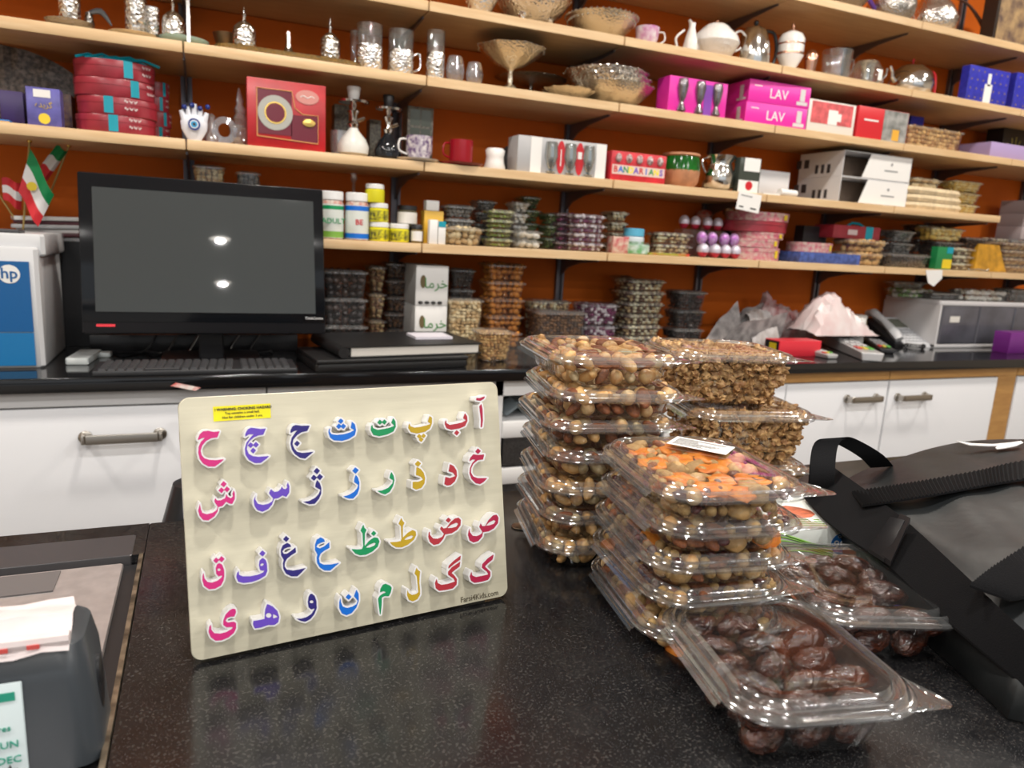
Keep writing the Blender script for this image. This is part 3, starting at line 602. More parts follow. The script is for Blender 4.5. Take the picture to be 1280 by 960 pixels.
def fill_stuff(t, w, d, h, taper, mix, sp, seed, label, cat, fill=0.9, sub=2, size=1.0, top=True):
    """a joined filling (nobody could count it) standing in tub t"""
    rnd = random.Random(seed); g = MB(); kinds = [k for k, q in mix]; wt = [q for k, q in mix]
    for (x, y, z) in spots(w, d, h, taper, sp, rnd, fill):
        k = rnd.choices(kinds, wt)[0]; v, f = blob(k, rnd.randint(0, 4), sub)
        M = Matrix.Translation((x,y,z)) @ rot_of(rnd) @ Matrix.Scale(size*rnd.uniform(0.85,1.12), 4); g.add([M @ Vector(p) for p in v], f, kinds.index(k))
    o = g.build('filling', [NM[k] for k in kinds], t, True, 80); o['kind'] = 'stuff'; return o

# ---------------- tubs on the near counter ----------------
MIXNUT = [('almond',5),('cashew',6),('hazelnut',3),('pistachio',3)]
MIXFR = [('chickpea',7),('raisin',5),('apricot',0.4),('fig',1.0),('hazelnut',2),('almond',3)]
ordn = ['lowest','second from the bottom','third from the bottom','fourth from the bottom','fifth from the bottom','sixth from the bottom','topmost']
rnd = random.Random(11)
COUNT = {}
def loose(t, M, w, d, h, tp, mix, sp, seed, where, fill=0.9, cats='nut', size=1.0, mound=0.0, limit=None):
    rn = random.Random(seed); kinds = [k for k, q in mix]; wt = [q for k, q in mix]
    for (x, y, z) in spots(w, d, h, tp, sp, rn, fill, mound):
        k = rn.choices(kinds, wt)[0]; COUNT[k] = COUNT.get(k, 0)+1
        me = blob_mesh(k, rn.randint(0,4), 2 if k not in ('apricot','fig','walnut') else 3)
        o = bpy.data.objects.new(KNAME[k], me); COL.objects.link(o); s = size*rn.uniform(0.88,1.12)
        o.matrix_world = M @ Matrix.Translation((x,y,z)) @ rot_of(rn, 0.35 if k == 'apricot' else 0.6) @ Matrix.Scale(s, 4)
        nm = KNAME[k].replace('_',' '); tag(o, '%s lying in the %s' % ({'almond':'brown skinned almond','cashew':'roasted cashew','hazelnut':'round pale hazelnut','pistachio':'pistachio in shell','chickpea':'small roasted chickpea','raisin':'dark dried mulberry','fig':'wrinkled dried fig','apricot':'orange dried apricot'}.get(k, nm), where), 'nut' if k in ('almond','cashew','hazelnut','pistachio','walnut') else 'dried fruit', '%ss in the %s' % (nm, where))
# mixed nut stack (seven tubs)
NW, ND, NH = 0.148, 0.172, 0.0260
PN = [(0.425,0.725,-0.20),(0.427,0.727,-0.16),(0.424,0.722,-0.22),(0.428,0.726,-0.19),(0.422,0.728,-0.17),(0.426,0.722,-0.2),(0.424,0.735,-0.12)]
PITCHN = 0.0345
for i in range(7):
    x, y, a = PN[i]; y += 0.008; z = NZ+0.0006+PITCHN*i; a -= 0.02
    t = tub(NW, ND, NH if i < 6 else 0.0285, 'clear tub of mixed nuts, %s in the stack of seven' % ordn[i], (x,y,z), a, 'mixed nut tubs')
    tp = 0.020
    M = Matrix.Translation((x,y,z)) @ Matrix.Rotation(a,4,'Z')
    if i >= 5: loose(t, M, NW-0.008, ND-0.008, 0.0255, tp*0.7, MIXNUT, 0.0175, 100+i, '%s mixed nut tub' % ('topmost' if i == 6 else 'second highest'), 0.95)
    else: fill_stuff(t, NW-0.008, ND-0.008, 0.0245, tp*0.7, MIXNUT, 0.0175, 100+i, '', '', 0.95)
# walnut stack (three tall tubs)
WW, WD, WH = 0.176, 0.156, 0.066
for i, (x, y, a) in enumerate([(0.70,0.815,-0.28),(0.695,0.812,-0.24),(0.672,0.835,-0.27)]):
    z = NZ+0.0006+0.0760*i
    t = tub(WW, WD, WH, 'tall clear tub of walnut kernels, %s of three' % ['lowest','middle','topmost'][i], (x,y,z), a, 'walnut tubs')
    fill_stuff(t, WW-0.010, WD-0.010, WH-0.003, 0.012, [('walnut',1)], 0.0155, 300+i, '', '', 0.97, 3, 1.0)
# fruit and nut stack (five tubs)
FW, FD, FH = 0.138, 0.172, 0.0240
PF = [(0.432,0.552,-0.16),(0.434,0.554,-0.12),(0.431,0.552,-0.17),(0.434,0.549,-0.14),(0.428,0.540,-0.16)]
for i in range(5):
    x, y, a = PF[i]; z = NZ+0.0006+0.0325*i
    t = tub(FW, FD, FH if i < 4 else 0.0270, 'clear tub of dried fruit and nuts, %s in the stack of five' % (ordn[i] if i < 4 else 'topmost'), (x,y,z), a, 'dried fruit and nut tubs')
    M = Matrix.Translation((x,y,z)) @ Matrix.Rotation(a,4,'Z')
    if i == 4:
        loose(t, M, FW-0.010, FD-0.010, 0.0245, 0.014, [('chickpea',8),('raisin',5),('fig',1.6),('hazelnut',2),('almond',1)], 0.0130, 77, 'topmost fruit and nut tub', 0.88, mound=0.001)
        for k, (ax, ay) in enumerate([(-0.040,0.055),(-0.005,0.06),(0.035,0.05),(-0.045,0.012),(-0.012,0.022),(0.008,-0.012),(0.038,0.005),(-0.04,-0.035),(0.0,-0.048),(0.035,-0.045),(-0.022,-0.07),(0.02,0.03),(0.0,-0.078)]):
            o = bpy.data.objects.new('dried_apricot', blob_mesh('apricot', k % 5, 3)); COL.objects.link(o)
            o.matrix_world = M @ Matrix.Translation((ax*0.9,ay*0.9,0.0262+0.0006*(k % 3))) @ Matrix.Rotation(k*1.3,4,'Z') @ Matrix.Rotation(0.12*math.sin(k*2.0),4,'X') @ Matrix.Scale(0.85+0.05*(k % 4),4)
            tag(o, 'orange dried apricot slice on top of the topmost fruit and nut tub filling', 'dried fruit', 'apricots in the topmost fruit tub')
        st = MB(); st.box(-0.030,0.030,-0.017,0.017,0,0.0004); s_ = st.build('barcode_label', PAPER, t, loc=(0.022,0.040,0.0355), rot=(0,0,-0.78)); s_['label'] = 'white printed price label'
        g = MB(); rn = random.Random(2)
        for q in range(9): 
            x0_ = -0.026; yq = 0.012-q*0.003; L = rn.uniform(0.02,0.05); g.box(x0_, x0_+L, yq-0.0005, yq+0.0005, 0.0004, 0.0006)
        g.build('label_print', INK, s_, smooth=False)
    else: fill_stuff(t, FW-0.010, FD-0.010, 0.0225, 0.013, MIXFR, 0.0135, 200+i, '', '', 0.95, 2, 0.95)
# date tubs
def dates(M, places, where, seed):
    rn = random.Random(seed)
    for (x, y, z, rz, tx, s, k) in places:
        o = bpy.data.objects.new('date', blob_mesh('date', k % 7, 4)); COL.objects.link(o)
        o.matrix_world = M @ Matrix.Translation((x,y,z)) @ Matrix.Rotation(rz,4,'Z') @ Matrix.Rotation(tx,4,'Y') @ Matrix.Rotation(rn.uniform(0,6),4,'X') @ Matrix.Scale(s,4)
        lay, i_, j_ = k//15, (k % 15)//5, k % 5; tag(o, 'glossy dark date, %s layer, %s row from the camera, %s, in the %s' % (['lower','upper'][lay], ['first','second','third','fourth','fifth'][j_], ['left','middle','right'][i_], where), 'date', 'dates in the %s' % where)
D1 = (0.418,0.402,NZ+0.0006); DA1 = -0.20; DW, DD, DH = 0.144, 0.162, 0.046
def grid_dates(seed, w, d, top):
    rn = random.Random(seed); out = []
    for lay, z in enumerate((0.0145, 0.034)):
        for i in range(3):
            for j in range(5):
                x = -w/2+w*(i+0.5)/3+rn.uniform(-0.004,0.004)+(0.004 if j % 2 else -0.004); y = -d/2+d*(j+0.5)/5+rn.uniform(-0.003,0.003)
                if lay == 1 and (i, j) in top: continue
                out.append((x*(0.93 if lay == 0 else 1.0), y*(0.94 if lay == 0 else 1.0), z+rn.uniform(-0.0015,0.002)*lay, rn.uniform(-0.5,0.5), rn.uniform(-0.15,0.2), rn.uniform(0.90,1.06), lay*15+i*5+j))
    return out
for (loc, ang, seed, top, where, lab) in ((D1, DA1, 5, [(2,4)], 'front date tub', 'open-looking clear tub of dates nearest the camera, lid tab at right'), ((0.580,0.482,NZ+0.0006), -0.34, 9, [(2,1)], 'rear date tub', 'clear tub of dates beside the bag strap, behind the front one')):
    t = tub(DW, DD, DH, lab, loc, ang, 'date tubs')
    M = Matrix.Translation(loc) @ Matrix.Rotation(ang,4,'Z'); dates(M, grid_dates(seed, 0.118, 0.140, top), where, seed)
# box with 99c roundel
bx = thing('raisin_box', 'white and green flat carton with blue 99 cent roundel behind the date tubs', 'box', (0.662,0.655,NZ+0.0005), -0.30)
g = MB(); g.box(-0.06,0.065,-0.06,0.06,0,0.050, b=0.001); g.build('carton', mat('carton_white', (0.80,0.83,0.78), 0.35), bx)
GL = mat('leaf_green_print', (0.20,0.42,0.06), 0.4)
g = MB()
for k in range(5): g.tube([(-0.06+0.015*s, -0.0603, 0.010+0.006*k+0.010*math.sin(0.5*s+0.4*k)) for s in range(7)], 0.0012, 5)
for k in range(4): g.box(-0.055,0.02, -0.058+0.006*k,-0.056+0.006*k,0.0501,0.0504)
g.build('green_stripes', GL, bx)
g = MB(); ring = lambda r, y: [(0.040+r*math.cos(2*PI*i/24), y, 0.029+r*math.sin(2*PI*i/24)) for i in range(24)]
g.loft([ring(0.0135,-0.0600), ring(0.0135,-0.0607), ring(0.0001,-0.0607)]); rdl = g.build('price_roundel', mat('roundel_blue', (0.02,0.15,0.45), 0.4), bx)
text('99¢', 0.015, PAPER, rdl, (0.040,-0.0609,0.0275), bold=0.0002); text('ONLY', 0.005, PAPER, rdl, (0.040,-0.0609,0.038))
g = MB(); v, f = blob('apricot', 1, 2); g.add([(p[0]*1.3+0.0, p[1]*1.2-0.015, p[2]*0.12+0.0506) for p in v], f); g.build('fruit_picture', mat('fruit_print', (0.60,0.16,0.08), 0.4, var=0.5, scale=80), bx)
# coin
g = MB(); g.lathe([(0.0001,0),(0.0105,0),(0.0110,0.0004),(0.0110,0.0014),(0.0105,0.0018),(0.0098,0.0014),(0.0001,0.0014)], 28)
cxy = at_z(650,659,NZ); tag(g.build('coin', mat('worn_coin', (0.30,0.25,0.19), 0.35, 1.0, var=0.3, scale=200), loc=(cxy[0],cxy[1],NZ+0.0004)), 'small worn coin lying on the counter between puzzle and nut tubs', 'coin')

# ---------------- black bag with straps ----------------
bag = thing('sports_bag', 'black shiny sports bag with ribbed webbing and white swoosh, lying at the right', 'bag')
BAGM = mat('bag_coated_fabric', (0.013,0.015,0.016), 0.42, spec=0.4, var=0.25, scale=12, bump=0.7, bscale=16)
WEB = mat('black_webbing', (0.007,0.007,0.008), 0.8, spec=0.12, bump=0.25, bscale=900)
rows = [[(1038,612,.945),(1075,590,.970),(1120,574,.985),(1165,560,.995),(1215,551,1.0),(1280,549,1.0),(1360,552,.995),(1440,575,.97)],
        [(1050,626,.965),(1085,618,.982),(1130,606,.995),(1175,596,1.003),(1220,587,1.008),(1280,580,1.01),(1380,580,1.0),(1470,600,.97)],
        [(1090,662,.968),(1125,652,.985),(1165,643,.995),(1210,633,1.003),(1250,626,1.006),(1310,620,1.008),(1410,625,.995),(1500,650,.96)],
        [(1145,712,.960),(1180,700,.978),(1220,692,.990),(1255,685,.996),(1290,680,1.0),(1340,675,1.0),(1440,690,.985),(1530,710,.95)],
        [(1205,772,.950),(1238,762,.966),(1270,752,.976),(1300,748,.984),(1335,745,.988),(1390,745,.985),(1480,760,.97),(1570,790,.94)],
        [(1270,850,.935),(1305,842,.945),(1340,835,.952),(1370,830,.955),(1400,830,.955),(1450,835,.95),(1520,850,.94),(1600,880,.93)]]
P = [[(*at_z(u,v,z), z) for (u,v,z) in r] for r in rows]
def densify(P, k):
    def cr(a, n):
        out = []; m_ = len(a)
        for i in range(m_-1):
            p0 = Vector(a[max(0,i-1)]); p1 = Vector(a[i]); p2 = Vector(a[i+1]); p3 = Vector(a[min(m_-1,i+2)])
            for s in range(n):
                t = s/n; out.append(0.5*((2*p1)+(p2-p0)*t+(2*p0-5*p1+4*p2-p3)*t*t+(3*p1-p0-3*p2+p3)*t**3))
        out.append(Vector(a[-1])); return out
    R_ = [cr(r, k) for r in P]; Cc = [cr([R_[i][j] for i in range(len(R_))], k) for j in range(len(R_[0]))]
    return [[Cc[j][i] for j in range(len(Cc))] for i in range(len(Cc[0]))]
G_ = densify(P, 5); nr, ncn = len(G_), len(G_[0])
for i in range(1, nr-1):
    for j in range(1, ncn-1):
        p = G_[i][j]; p.z += 0.0035*math.sin(31*p.x+9*p.y)*math.sin(23*p.y-8*p.x)+0.002*math.sin(70*p.x-40*p.y)
g = MB(); g.grid([[tuple(p) for p in r] for r in reversed(G_)])
loop = [G_[0][j] for j in range(ncn)]+[G_[i][-1] for i in range(1,nr)]+[G_[-1][j] for j in range(ncn-2,-1,-1)]+[G_[i][0] for i in range(nr-2,0,-1)]
cen = sum(loop, Vector())/len(loop); low = []
mid = []
for p in loop:
    q = p.copy(); dd = (p-cen); dd.z = 0; dd.normalize(); a = p+dd*0.010; a.z = (p.z+NZ)/2+0.004; mid.append(a); b_ = p+dd*0.002; b_.z = NZ+0.001; low.append(b_)
g.loft([loop, mid, low])
g.build('bag_body', BAGM, bag, angle=70)
def ribbon(top, bot, th, name, mt, parent, k=6, ribs=0.0, lab=None):
    A = densify([[(*at_z(u,v,z), z) for (u,v,z) in top],[(*at_z(u,v,z), z) for (u,v,z) in bot]], k)
    A = [A[0], A[len(A)//4], A[len(A)//2], A[3*len(A)//4], A[-1]]
    gg = MB(); n_ = len(A[0]); up = []
    for r in A: 
        rr = []
        for j, p in enumerate(r): rr.append(p+Vector((0,0,th+(ribs if j % 2 else 0))))
        up.append(rr)
    gg.grid(up[::-1]); gg.grid(A)
    gg.loft([[*A[0], *[r[-1] for r in A[1:-1]], *A[-1][::-1], *[r[0] for r in A[-2:0:-1]]], [*up[0], *[r[-1] for r in up[1:-1]], *up[-1][::-1], *[r[0] for r in up[-2:0:-1]]]])
    o = gg.build(name, mt, parent, angle=20 if ribs else 50)
    if lab: o['label'] = lab
    return o
ribbon([(1064,617,.984),(1110,610,1.0),(1160,602,1.008),(1220,591,1.013),(1280,578,1.016),(1380,566,1.0)], [(1078,634,.984),(1120,628,1.0),(1170,620,1.008),(1225,610,1.013),(1282,601,1.016),(1385,590,1.0)], 0.0015, 'webbing_strap', WEB, bag, 22, 0.0024, 'ribbed black webbing across the bag')
ribbon([(1028,575,.985),(1050,592,.990),(1085,617,.992),(1135,656,.992),(1200,716,.985),(1262,775,.975),(1330,835,.96)], [(1004,622,.955),(1030,650,.955),(1062,676,.955),(1106,706,.955),(1160,757,.950),(1222,812,.942),(1290,868,.93)], 0.0022, 'shoulder_strap', WEB, bag, 8, 0.0, 'wide smooth shoulder strap')
ribbon([(1112,650,.998),(1130,655,.998)], [(1085,690,.960),(1105,703,.960)], 0.004, 'strap_slider', BLACK, bag, 4)
ribbon([(1124,648,1.000),(1137,654,1.000)], [(1101,700,.960),(1113,708,.960)], 0.0055, 'strap_slider', BLACK, bag, 4)
g = MB(); lp = [(1010,645,.93),(1012,600,.985),(1017,560,1.02),(1030,550,1.03),(1050,557,1.022),(1075,572,1.005),(1088,585,.985)]
A = [Vector((*at_z(u,v,z), z)) for u,v,z in lp]; sm = densify([[tuple(p) for p in A],[tuple(p+Vector((0.028,-0.012,0.004))) for p in A]], 5)
g.grid([sm[0], sm[-1]]); g.grid([[p+Vector((0.001,0.003,0.001)) for p in sm[-1]], [p+Vector((0.001,0.003,0.001)) for p in sm[0]]]); g.build('carry_loop', WEB, bag)
ribbon([(1212,734,.990),(1240,712,.995),(1280,686,1.0),(1330,655,1.0)], [(1262,752,.985),(1285,748,.985),(1320,738,.985),(1370,720,.985)], 0.002, 'ribbed_panel', WEB, bag, 18, 0.0022, 'ribbed grey-black side panel')
SW = [(1195,552),(1215,555),(1240,556),(1262,554),(1276,552),(1279,554),(1270,558),(1255,561),(1246,562),(1244,560),(1248,558),(1235,558),(1212,557)]
def on_bag(u, v):
    z = 1.0; 
    return (*at_z(u, v, 1.0125), 1.0125)
g = MB(); q = [on_bag(u,v) for u,v in SW]; cq = [(p[0],p[1],p[2]+0.0012) for p in q]; g.loft([q, cq]); 
import mathutils
tri = mathutils.geometry.tessellate_polygon([[Vector(p) for p in cq]]); g.add(cq, [tuple(t_) for t_ in tri]); o = g.build('swoosh_mark', WHITE, bag, smooth=False); o['label'] = 'white curved tick mark'

# ---------------- scale plate and receipt printer at the left ----------------
sc_ = thing('counter_scale', 'flat steel counter scale set flush into the counter at the left', 'scale', (-0.35,0.66,NZ-0.04))
g = MB(); g.box(-0.5,0.2745,-0.34,0.172,-0.02,0.030); g.build('housing', mat('black_metal', (0.02,0.02,0.022), 0.35), sc_)
g = MB(); g.box(-0.5,0.270,0.174,0.232,-0.02,0.0405, b=0.002); g.build('rear_panel', mat('dark_band', (0.055,0.052,0.055), 0.3), sc_)
BST = mat('brushed_steel', (0.60,0.57,0.57), 0.42, 0.75, var=0.10, scale=60, bump=0.15, bscale=120)
g = MB(); g.box(-0.5,0.262,-0.30,0.166,0.030,0.036, b=0.002); g.build('weighing_plate', BST, sc_)
g = MB(); g.box(-0.5,0.205,0.115,0.160,0.036,0.0375); g.build('dark_label_strip', mat('dark_strip', (0.13,0.12,0.12), 0.45), sc_)
pr_ = thing('receipt_printer', 'dark grey receipt printer with torn paper on top, cut by the left edge', 'printer', (0,0,0))
x1_, yb = at_z(92,769,1.0); 
body = MB(); YC = 0.5335
body.loft([[(x-0.203,y+YC,z) for x,y,z in rrect(0.262,0.067,0.014,NZ-0.0035,5)],[(x-0.208,y+YC,z) for x,y,z in rrect(0.262,0.066,0.014,0.962,5)],[(x-0.212,y+YC+0.002,z) for x,y,z in rrect(0.262,0.060,0.016,0.982,5)],[(x-0.214,y+YC+0.002,z) for x,y,z in rrect(0.25,0.050,0.016,0.988,5)]], 0, True, True)
body.build('printer_body', mat('printer_charcoal', (0.045,0.052,0.060), 0.35), pr_)
g = MB(); rg = lambda r, x: [(x, 0.532+r*0.6*math.cos(2*PI*i/20), 0.937+r*1.5*math.sin(2*PI*i/20)) for i in range(20)]
g.loft([rg(0.015,-0.0775), rg(0.015,-0.0745), rg(0.012,-0.0735), rg(0.0001,-0.0745)]); g.build('release_button', BLACK, pr_)
fc = MB(); fc.box(-0.33,-0.114,0.4985,0.5000,0.9035,0.967, b=0.0006); lb = fc.build('front_sticker', mat('sticker_white', (0.66,0.76,0.78), 0.4), pr_); lb['label'] = 'white and green printed sticker'
TPR = mat('teal_print', (0.01,0.30,0.20), 0.4)
fc = MB(); fc.box(-0.33,-0.118,0.4980,0.4984,0.955,0.961); fc.build('green_bar', TPR, lb)
text('Measures', 0.006, TPR, lb, (-0.133,0.4979,0.936)); text('JUN', 0.007, TPR, lb, (-0.124,0.4979,0.924)); text('DEC', 0.007, TPR, lb, (-0.124,0.4979,0.913)); text('★', 0.010, INK, lb, (-0.124,0.4979,0.9045))
g = MB(); P = []
for j in range(13):
    q = j/12
    zz = 0.993+0.006*math.sin(PI*min(1,q*1.2)) if q > 0.25 else 0.993-0.010*(1-q/0.25)**1.5
    P.append([(-0.33+0.243*i/16-0.012*max(0,q-0.6), 0.503+0.054*q-0.004*(q < 0.1), zz+0.0016*math.sin(0.9*i+q*5)+0.001*math.sin(3*i+8*q)) for i in range(17)])
g.grid(P); g.tube([(-0.33,0.505,0.989),(-0.2,0.506,0.991),(-0.087,0.505,0.990)], 0.0045, 8)
pp = g.build('receipt_paper', mat('receipt_paper', (0.66,0.60,0.60), 0.6, col2=(0.60,0.50,0.49), scale=30), None)
g = MB()
for k in range(6): g.box(-0.195+0.017*k,-0.188+0.017*k,0.4995,0.5002,0.9875,0.9905)
g.build('red_print', mat('red_stamp', (0.60,0.08,0.07), 0.6), pp)
tag(pp, 'torn white receipt paper with red print on top of the receipt printer', 'paper')
# chair back in the aisle
ch = thing('office_chair', 'black padded office chair behind the counter, mostly hidden by the puzzle', 'chair', (0.125,1.20,0))
g = MB(); g.loft([[(x,y*1.0,z) for x,y,z in rrect(0.34,0.06,0.03,0.56,6)],[(x,y,z) for x,y,z in rrect(0.40,0.075,0.037,0.62,6)],[(x,y+0.01,z) for x,y,z in rrect(0.40,0.075,0.037,0.78,6)],[(x,y+0.015,z) for x,y,z in rrect(0.36,0.06,0.03,0.85,6)],[(x,y+0.015,z) for x,y,z in rrect(0.26,0.03,0.015,0.872,6)]], 0, True, True)
g.build('backrest', mat('black_vinyl', (0.012,0.013,0.016), 0.35), ch)
g = MB(); g.loft([[(x,y+0.24,z) for x,y,z in rrect(0.44,0.42,0.08,0.42,6)],[(x,y+0.24,z) for x,y,z in rrect(0.46,0.44,0.08,0.46,6)],[(x,y+0.24,z) for x,y,z in rrect(0.40,0.38,0.08,0.49,6)]], 0, True, True); g.build('seat', mat('black_vinyl', (0.012,0.013,0.016), 0.35), ch)
g = MB(); g.cyl(0,0.24,0.06,0.42,0.025); g.tube([(0,0.18,0.43),(0,0.02,0.43),(0,0.0,0.6)], 0.015); g.build('stem', BLACK, ch)
for k in range(5):
    g = MB(); a = 2*PI*k/5; g.tube([(0,0.24,0.09),(0.24*math.cos(a),0.24+0.24*math.sin(a),0.06)], 0.018); g.ball((0.24*math.cos(a),0.24+0.24*math.sin(a),0.03), 0.028); g.build('leg', BLACK, ch)

# ---------------- builders for the shelf goods ----------------
ST['K'] = KZ
def F(u0, u1, vt, tier, Y, vb=None):
    z = ST[tier] if isinstance(tier, str) else tier
    zg = z+0.03
    for _ in range(3):
        xa, xb = x_of(u0, Y, zg), x_of(u1, Y, zg); xc = (xa+xb)/2; zt = z_of(vt, xc, Y); zg = (z+zt)/2
    return xc, xb-xa, max(0.005, zt-z), z+0.0006
def plate(name, mt, parent, x0, x1, z0, z1, y=-0.0005, lab=None, th=0.0004):
    g = MB(); g.box(x0, x1, y-th, y, z0, z1); o = g.build(name, mt, parent, smooth=False)
    if lab: o['label'] = lab
    return o
def carton(label, u0, u1, vt, tier, Y, d, mt, name='carton_box', cat='box', group=None, rz=0.0, hh=None, z=None):
    xc, w, h, z0 = F(u0, u1, vt, tier, Y)
    if hh: h = hh
    if z: z0 = z
    t = thing(name, label, cat, (xc, Y, z0), rz, group)
    g = MB(); g.box(-w/2, w/2, 0, d, 0, h, b=0.0008); g.build('box_body', mt, t)
    return t, w, h
def vessel(label, u0, u1, vt, tier, Y, prof, mt, name, cat, group=None, n=24, wave=None, part='bowl', cap=True, rz=0.0, xscale=1.0):
    xc, w, h, z0 = F(u0, u1, vt, tier, Y)
    t = thing(name, label, cat, (xc, Y+w/2*0.9, z0), rz, group)
    g = MB(); g.lathe([(max(1e-4, r*w/2), zz*h) for r, zz in prof], n, (0,0,0), 0, cap, False, xscale, 1.0, wave)
    g.build(part, mt, t, angle=50); return t, w, h
def add_lathe(t, name, mt, prof, c=(0,0,0), n=18, wave=None, lab=None):
    g = MB(); g.lathe(prof, n, c, 0, True, True, wave=wave); o = g.build(name, mt, t, angle=50)
    if lab: o['label'] = lab
    return o
def smooth_path(pts, k=5):
    out = []; P = [Vector(p) for p in pts]; m_ = len(P)
    for i in range(m_-1):
        p0, p1, p2, p3 = P[max(0,i-1)], P[i], P[i+1], P[min(m_-1,i+2)]
        for s in range(k):
            t = s/k; out.append(0.5*((2*p1)+(p2-p0)*t+(2*p0-5*p1+4*p2-p3)*t*t+(3*p1-p0-3*p2+p3)*t**3))
    out.append(P[-1]); return out
def add_tube(t, name, mt, pts, r, n=8, lab=None):
    if 2 < len(pts) < 8:
        if isinstance(r, (list, tuple)): r = [float(np.interp(i/5, range(len(r)), r)) for i in range((len(pts)-1)*5+1)]
        pts = smooth_path(pts)
    g = MB(); g.tube(pts, r, n); o = g.build(name, mt, t)
    if lab: o['label'] = lab
    return o
FARM = {
 'black': [mat('black_fruit', (0.015,0.008,0.008), 0.25), mat('dark_fruit', (0.04,0.02,0.015), 0.3)],
 'walnut': [mat('far_walnut', (0.40,0.22,0.09), 0.6), mat('far_walnut_dark', (0.22,0.10,0.04), 0.6), mat('far_walnut_pale', (0.55,0.38,0.18), 0.6)],
 'darkwal': [mat('far_brown', (0.14,0.06,0.02), 0.6), mat('far_brown_dark', (0.05,0.02,0.01), 0.6)],
 'pist': [mat('far_green', (0.30,0.38,0.05), 0.6), mat('far_pale_green', (0.55,0.52,0.25), 0.6), mat('far_olive', (0.20,0.20,0.04), 0.6)],
 'white': [mat('far_white', (0.75,0.72,0.66), 0.6), mat('far_cream', (0.68,0.60,0.48), 0.6)],
 'green': [mat('far_dark_green', (0.05,0.09,0.015), 0.6), mat('far_mid_green', (0.10,0.16,0.03), 0.6)],
 'purple': [mat('far_purple', (0.22,0.03,0.12), 0.5), mat('far_lilac_white', (0.70,0.62,0.66), 0.5), mat('far_plum', (0.10,0.015,0.05), 0.5)],
 'orange': [mat('far_orange', (0.62,0.22,0.02), 0.5), mat('far_amber', (0.45,0.15,0.015), 0.5)],
 'brown': [mat('far_rust', (0.28,0.10,0.03), 0.5), mat('far_rust_dark', (0.16,0.05,0.02), 0.5)],
 'mixed': [mat('far_tan', (0.52,0.36,0.18), 0.6), mat('far_choc', (0.10,0.04,0.02), 0.5), mat('far_ivory', (0.68,0.62,0.42), 0.6)],
 'cookie': [mat('far_cookie', (0.60,0.36,0.13), 0.6), mat('far_cookie_dark', (0.40,0.2,0.06), 0.6)],
 'pale': [mat('far_pale_nut', (0.66,0.52,0.30), 0.6), mat('far_pale_brown', (0.50,0.33,0.15), 0.6)],
 'gold': [mat('far_gold', (0.70,0.45,0.08), 0.5), mat('far_yellow', (0.72,0.55,0.2), 0.5)],
 'grey': [mat('far_grey', (0.20,0.19,0.18), 0.5), mat('far_smoke', (0.10,0.09,0.08), 0.5)],
 'greenlid': [mat('far_leaf', (0.18,0.32,0.08), 0.5), mat('far_white', (0.75,0.72,0.66), 0.6)],
}
FT = {}
def far_tub(w, d, h, kind, piece=0.013, lidh=0.006, seed=0):
    k = (round(w,2), round(d,2), round(h,3), kind, piece, seed)
    if k in FT: return FT[k]
    g = MB(); r = 0.014
    g.loft([rrect(w-0.026,d-0.026,r,0.001,3), rrect(w-0.02,d-0.02,r,0.003,3), rrect(w-0.006,d-0.006,r,h-0.003,3), rrect(w,d,r,h-0.002,3), rrect(w+0.003,d+0.003,r,h-0.004,3)], 0, True)
    a = g.mesh('tub_body', CLEARFAR, angle=50)
    g = MB(); g.loft([rrect(w+0.004,d+0.004,r,h-0.0035,3), rrect(w+0.004,d+0.004,r,h+0.0005,3), rrect(w-0.004,d-0.004,r,h+0.003,3), rrect(w-0.012,d-0.012,r,h+0.001,3), rrect(w-0.02,d-0.02,r,h+lidh,3)], 0, False, True)
    b = g.mesh('lid', RIMFAR, angle=50)
    rnd = random.Random(hash(kind) % 1 + seed+7); g = MB(); mts = FARM[kind]
    for (x, y, z) in spots(w-0.004, d-0.004, h-0.003, 0.011, piece, rnd, 0.95):
        if y > d*0.2 and z < h*0.6: continue
        s = piece*0.62*rnd.uniform(0.8,1.15); M = Matrix.Translation((x,y,z)) @ rot_of(rnd, 1.0)
        g.add([M @ Vector((p.x*s*1.25, p.y*s*0.9, p.z*s*0.75)) for p in ICO1], ICO1F, rnd.randrange(len(mts)))
    c = g.mesh('filling', mts, True, 80); FT[k] = (a, b, c); return FT[k]
ICO1, ICO1F = ico(1)
RIMFAR = mat_clear('dull_lid_plastic', tint=(0.92,0.93,0.94), edge=0.8, base=0.10, rough=0.15, white=0.10)
def pos_name(i, n):
    if n == 1: return ''
    if n == 2: return ['lower ','upper '][i]
    if n == 3: return ['bottom ','middle ','top '][i]
    return (['bottom ','second lowest ','third ','fourth ','fifth ','sixth '][i] if i < n-1 else 'top ')
def tubs(what, where, u0, u1, vt, tier, Y, n, kind, d=0.10, piece=0.013, rz=0.0, jit=0.002, seed=0, z0=None):
    xc, w, h, z = F(u0, u1, vt, tier if z0 is None else z0, Y); ph = h/n; rn = random.Random(int(u0)+n)
    a, b, c = far_tub(w-0.008, d, ph-0.007 if n > 1 else ph-0.006, kind, piece, seed=seed)
    root = None
    for i in range(n):
        t = thing('food_tub', ('%sclear tub of %s %s' % (pos_name(i, n), what, where)).strip(), 'tub', (xc+rn.uniform(-jit,jit), Y+d/2+rn.uniform(-jit,jit), z+ph*i), rz+rn.uniform(-0.05,0.05), 'tubs of %s %s' % (what, where) if n > 1 else None)
        put(a, 'tub_body', t); put(b, 'lid', t); f = put(c, 'filling', t); f['kind'] = 'stuff'
    return z+h
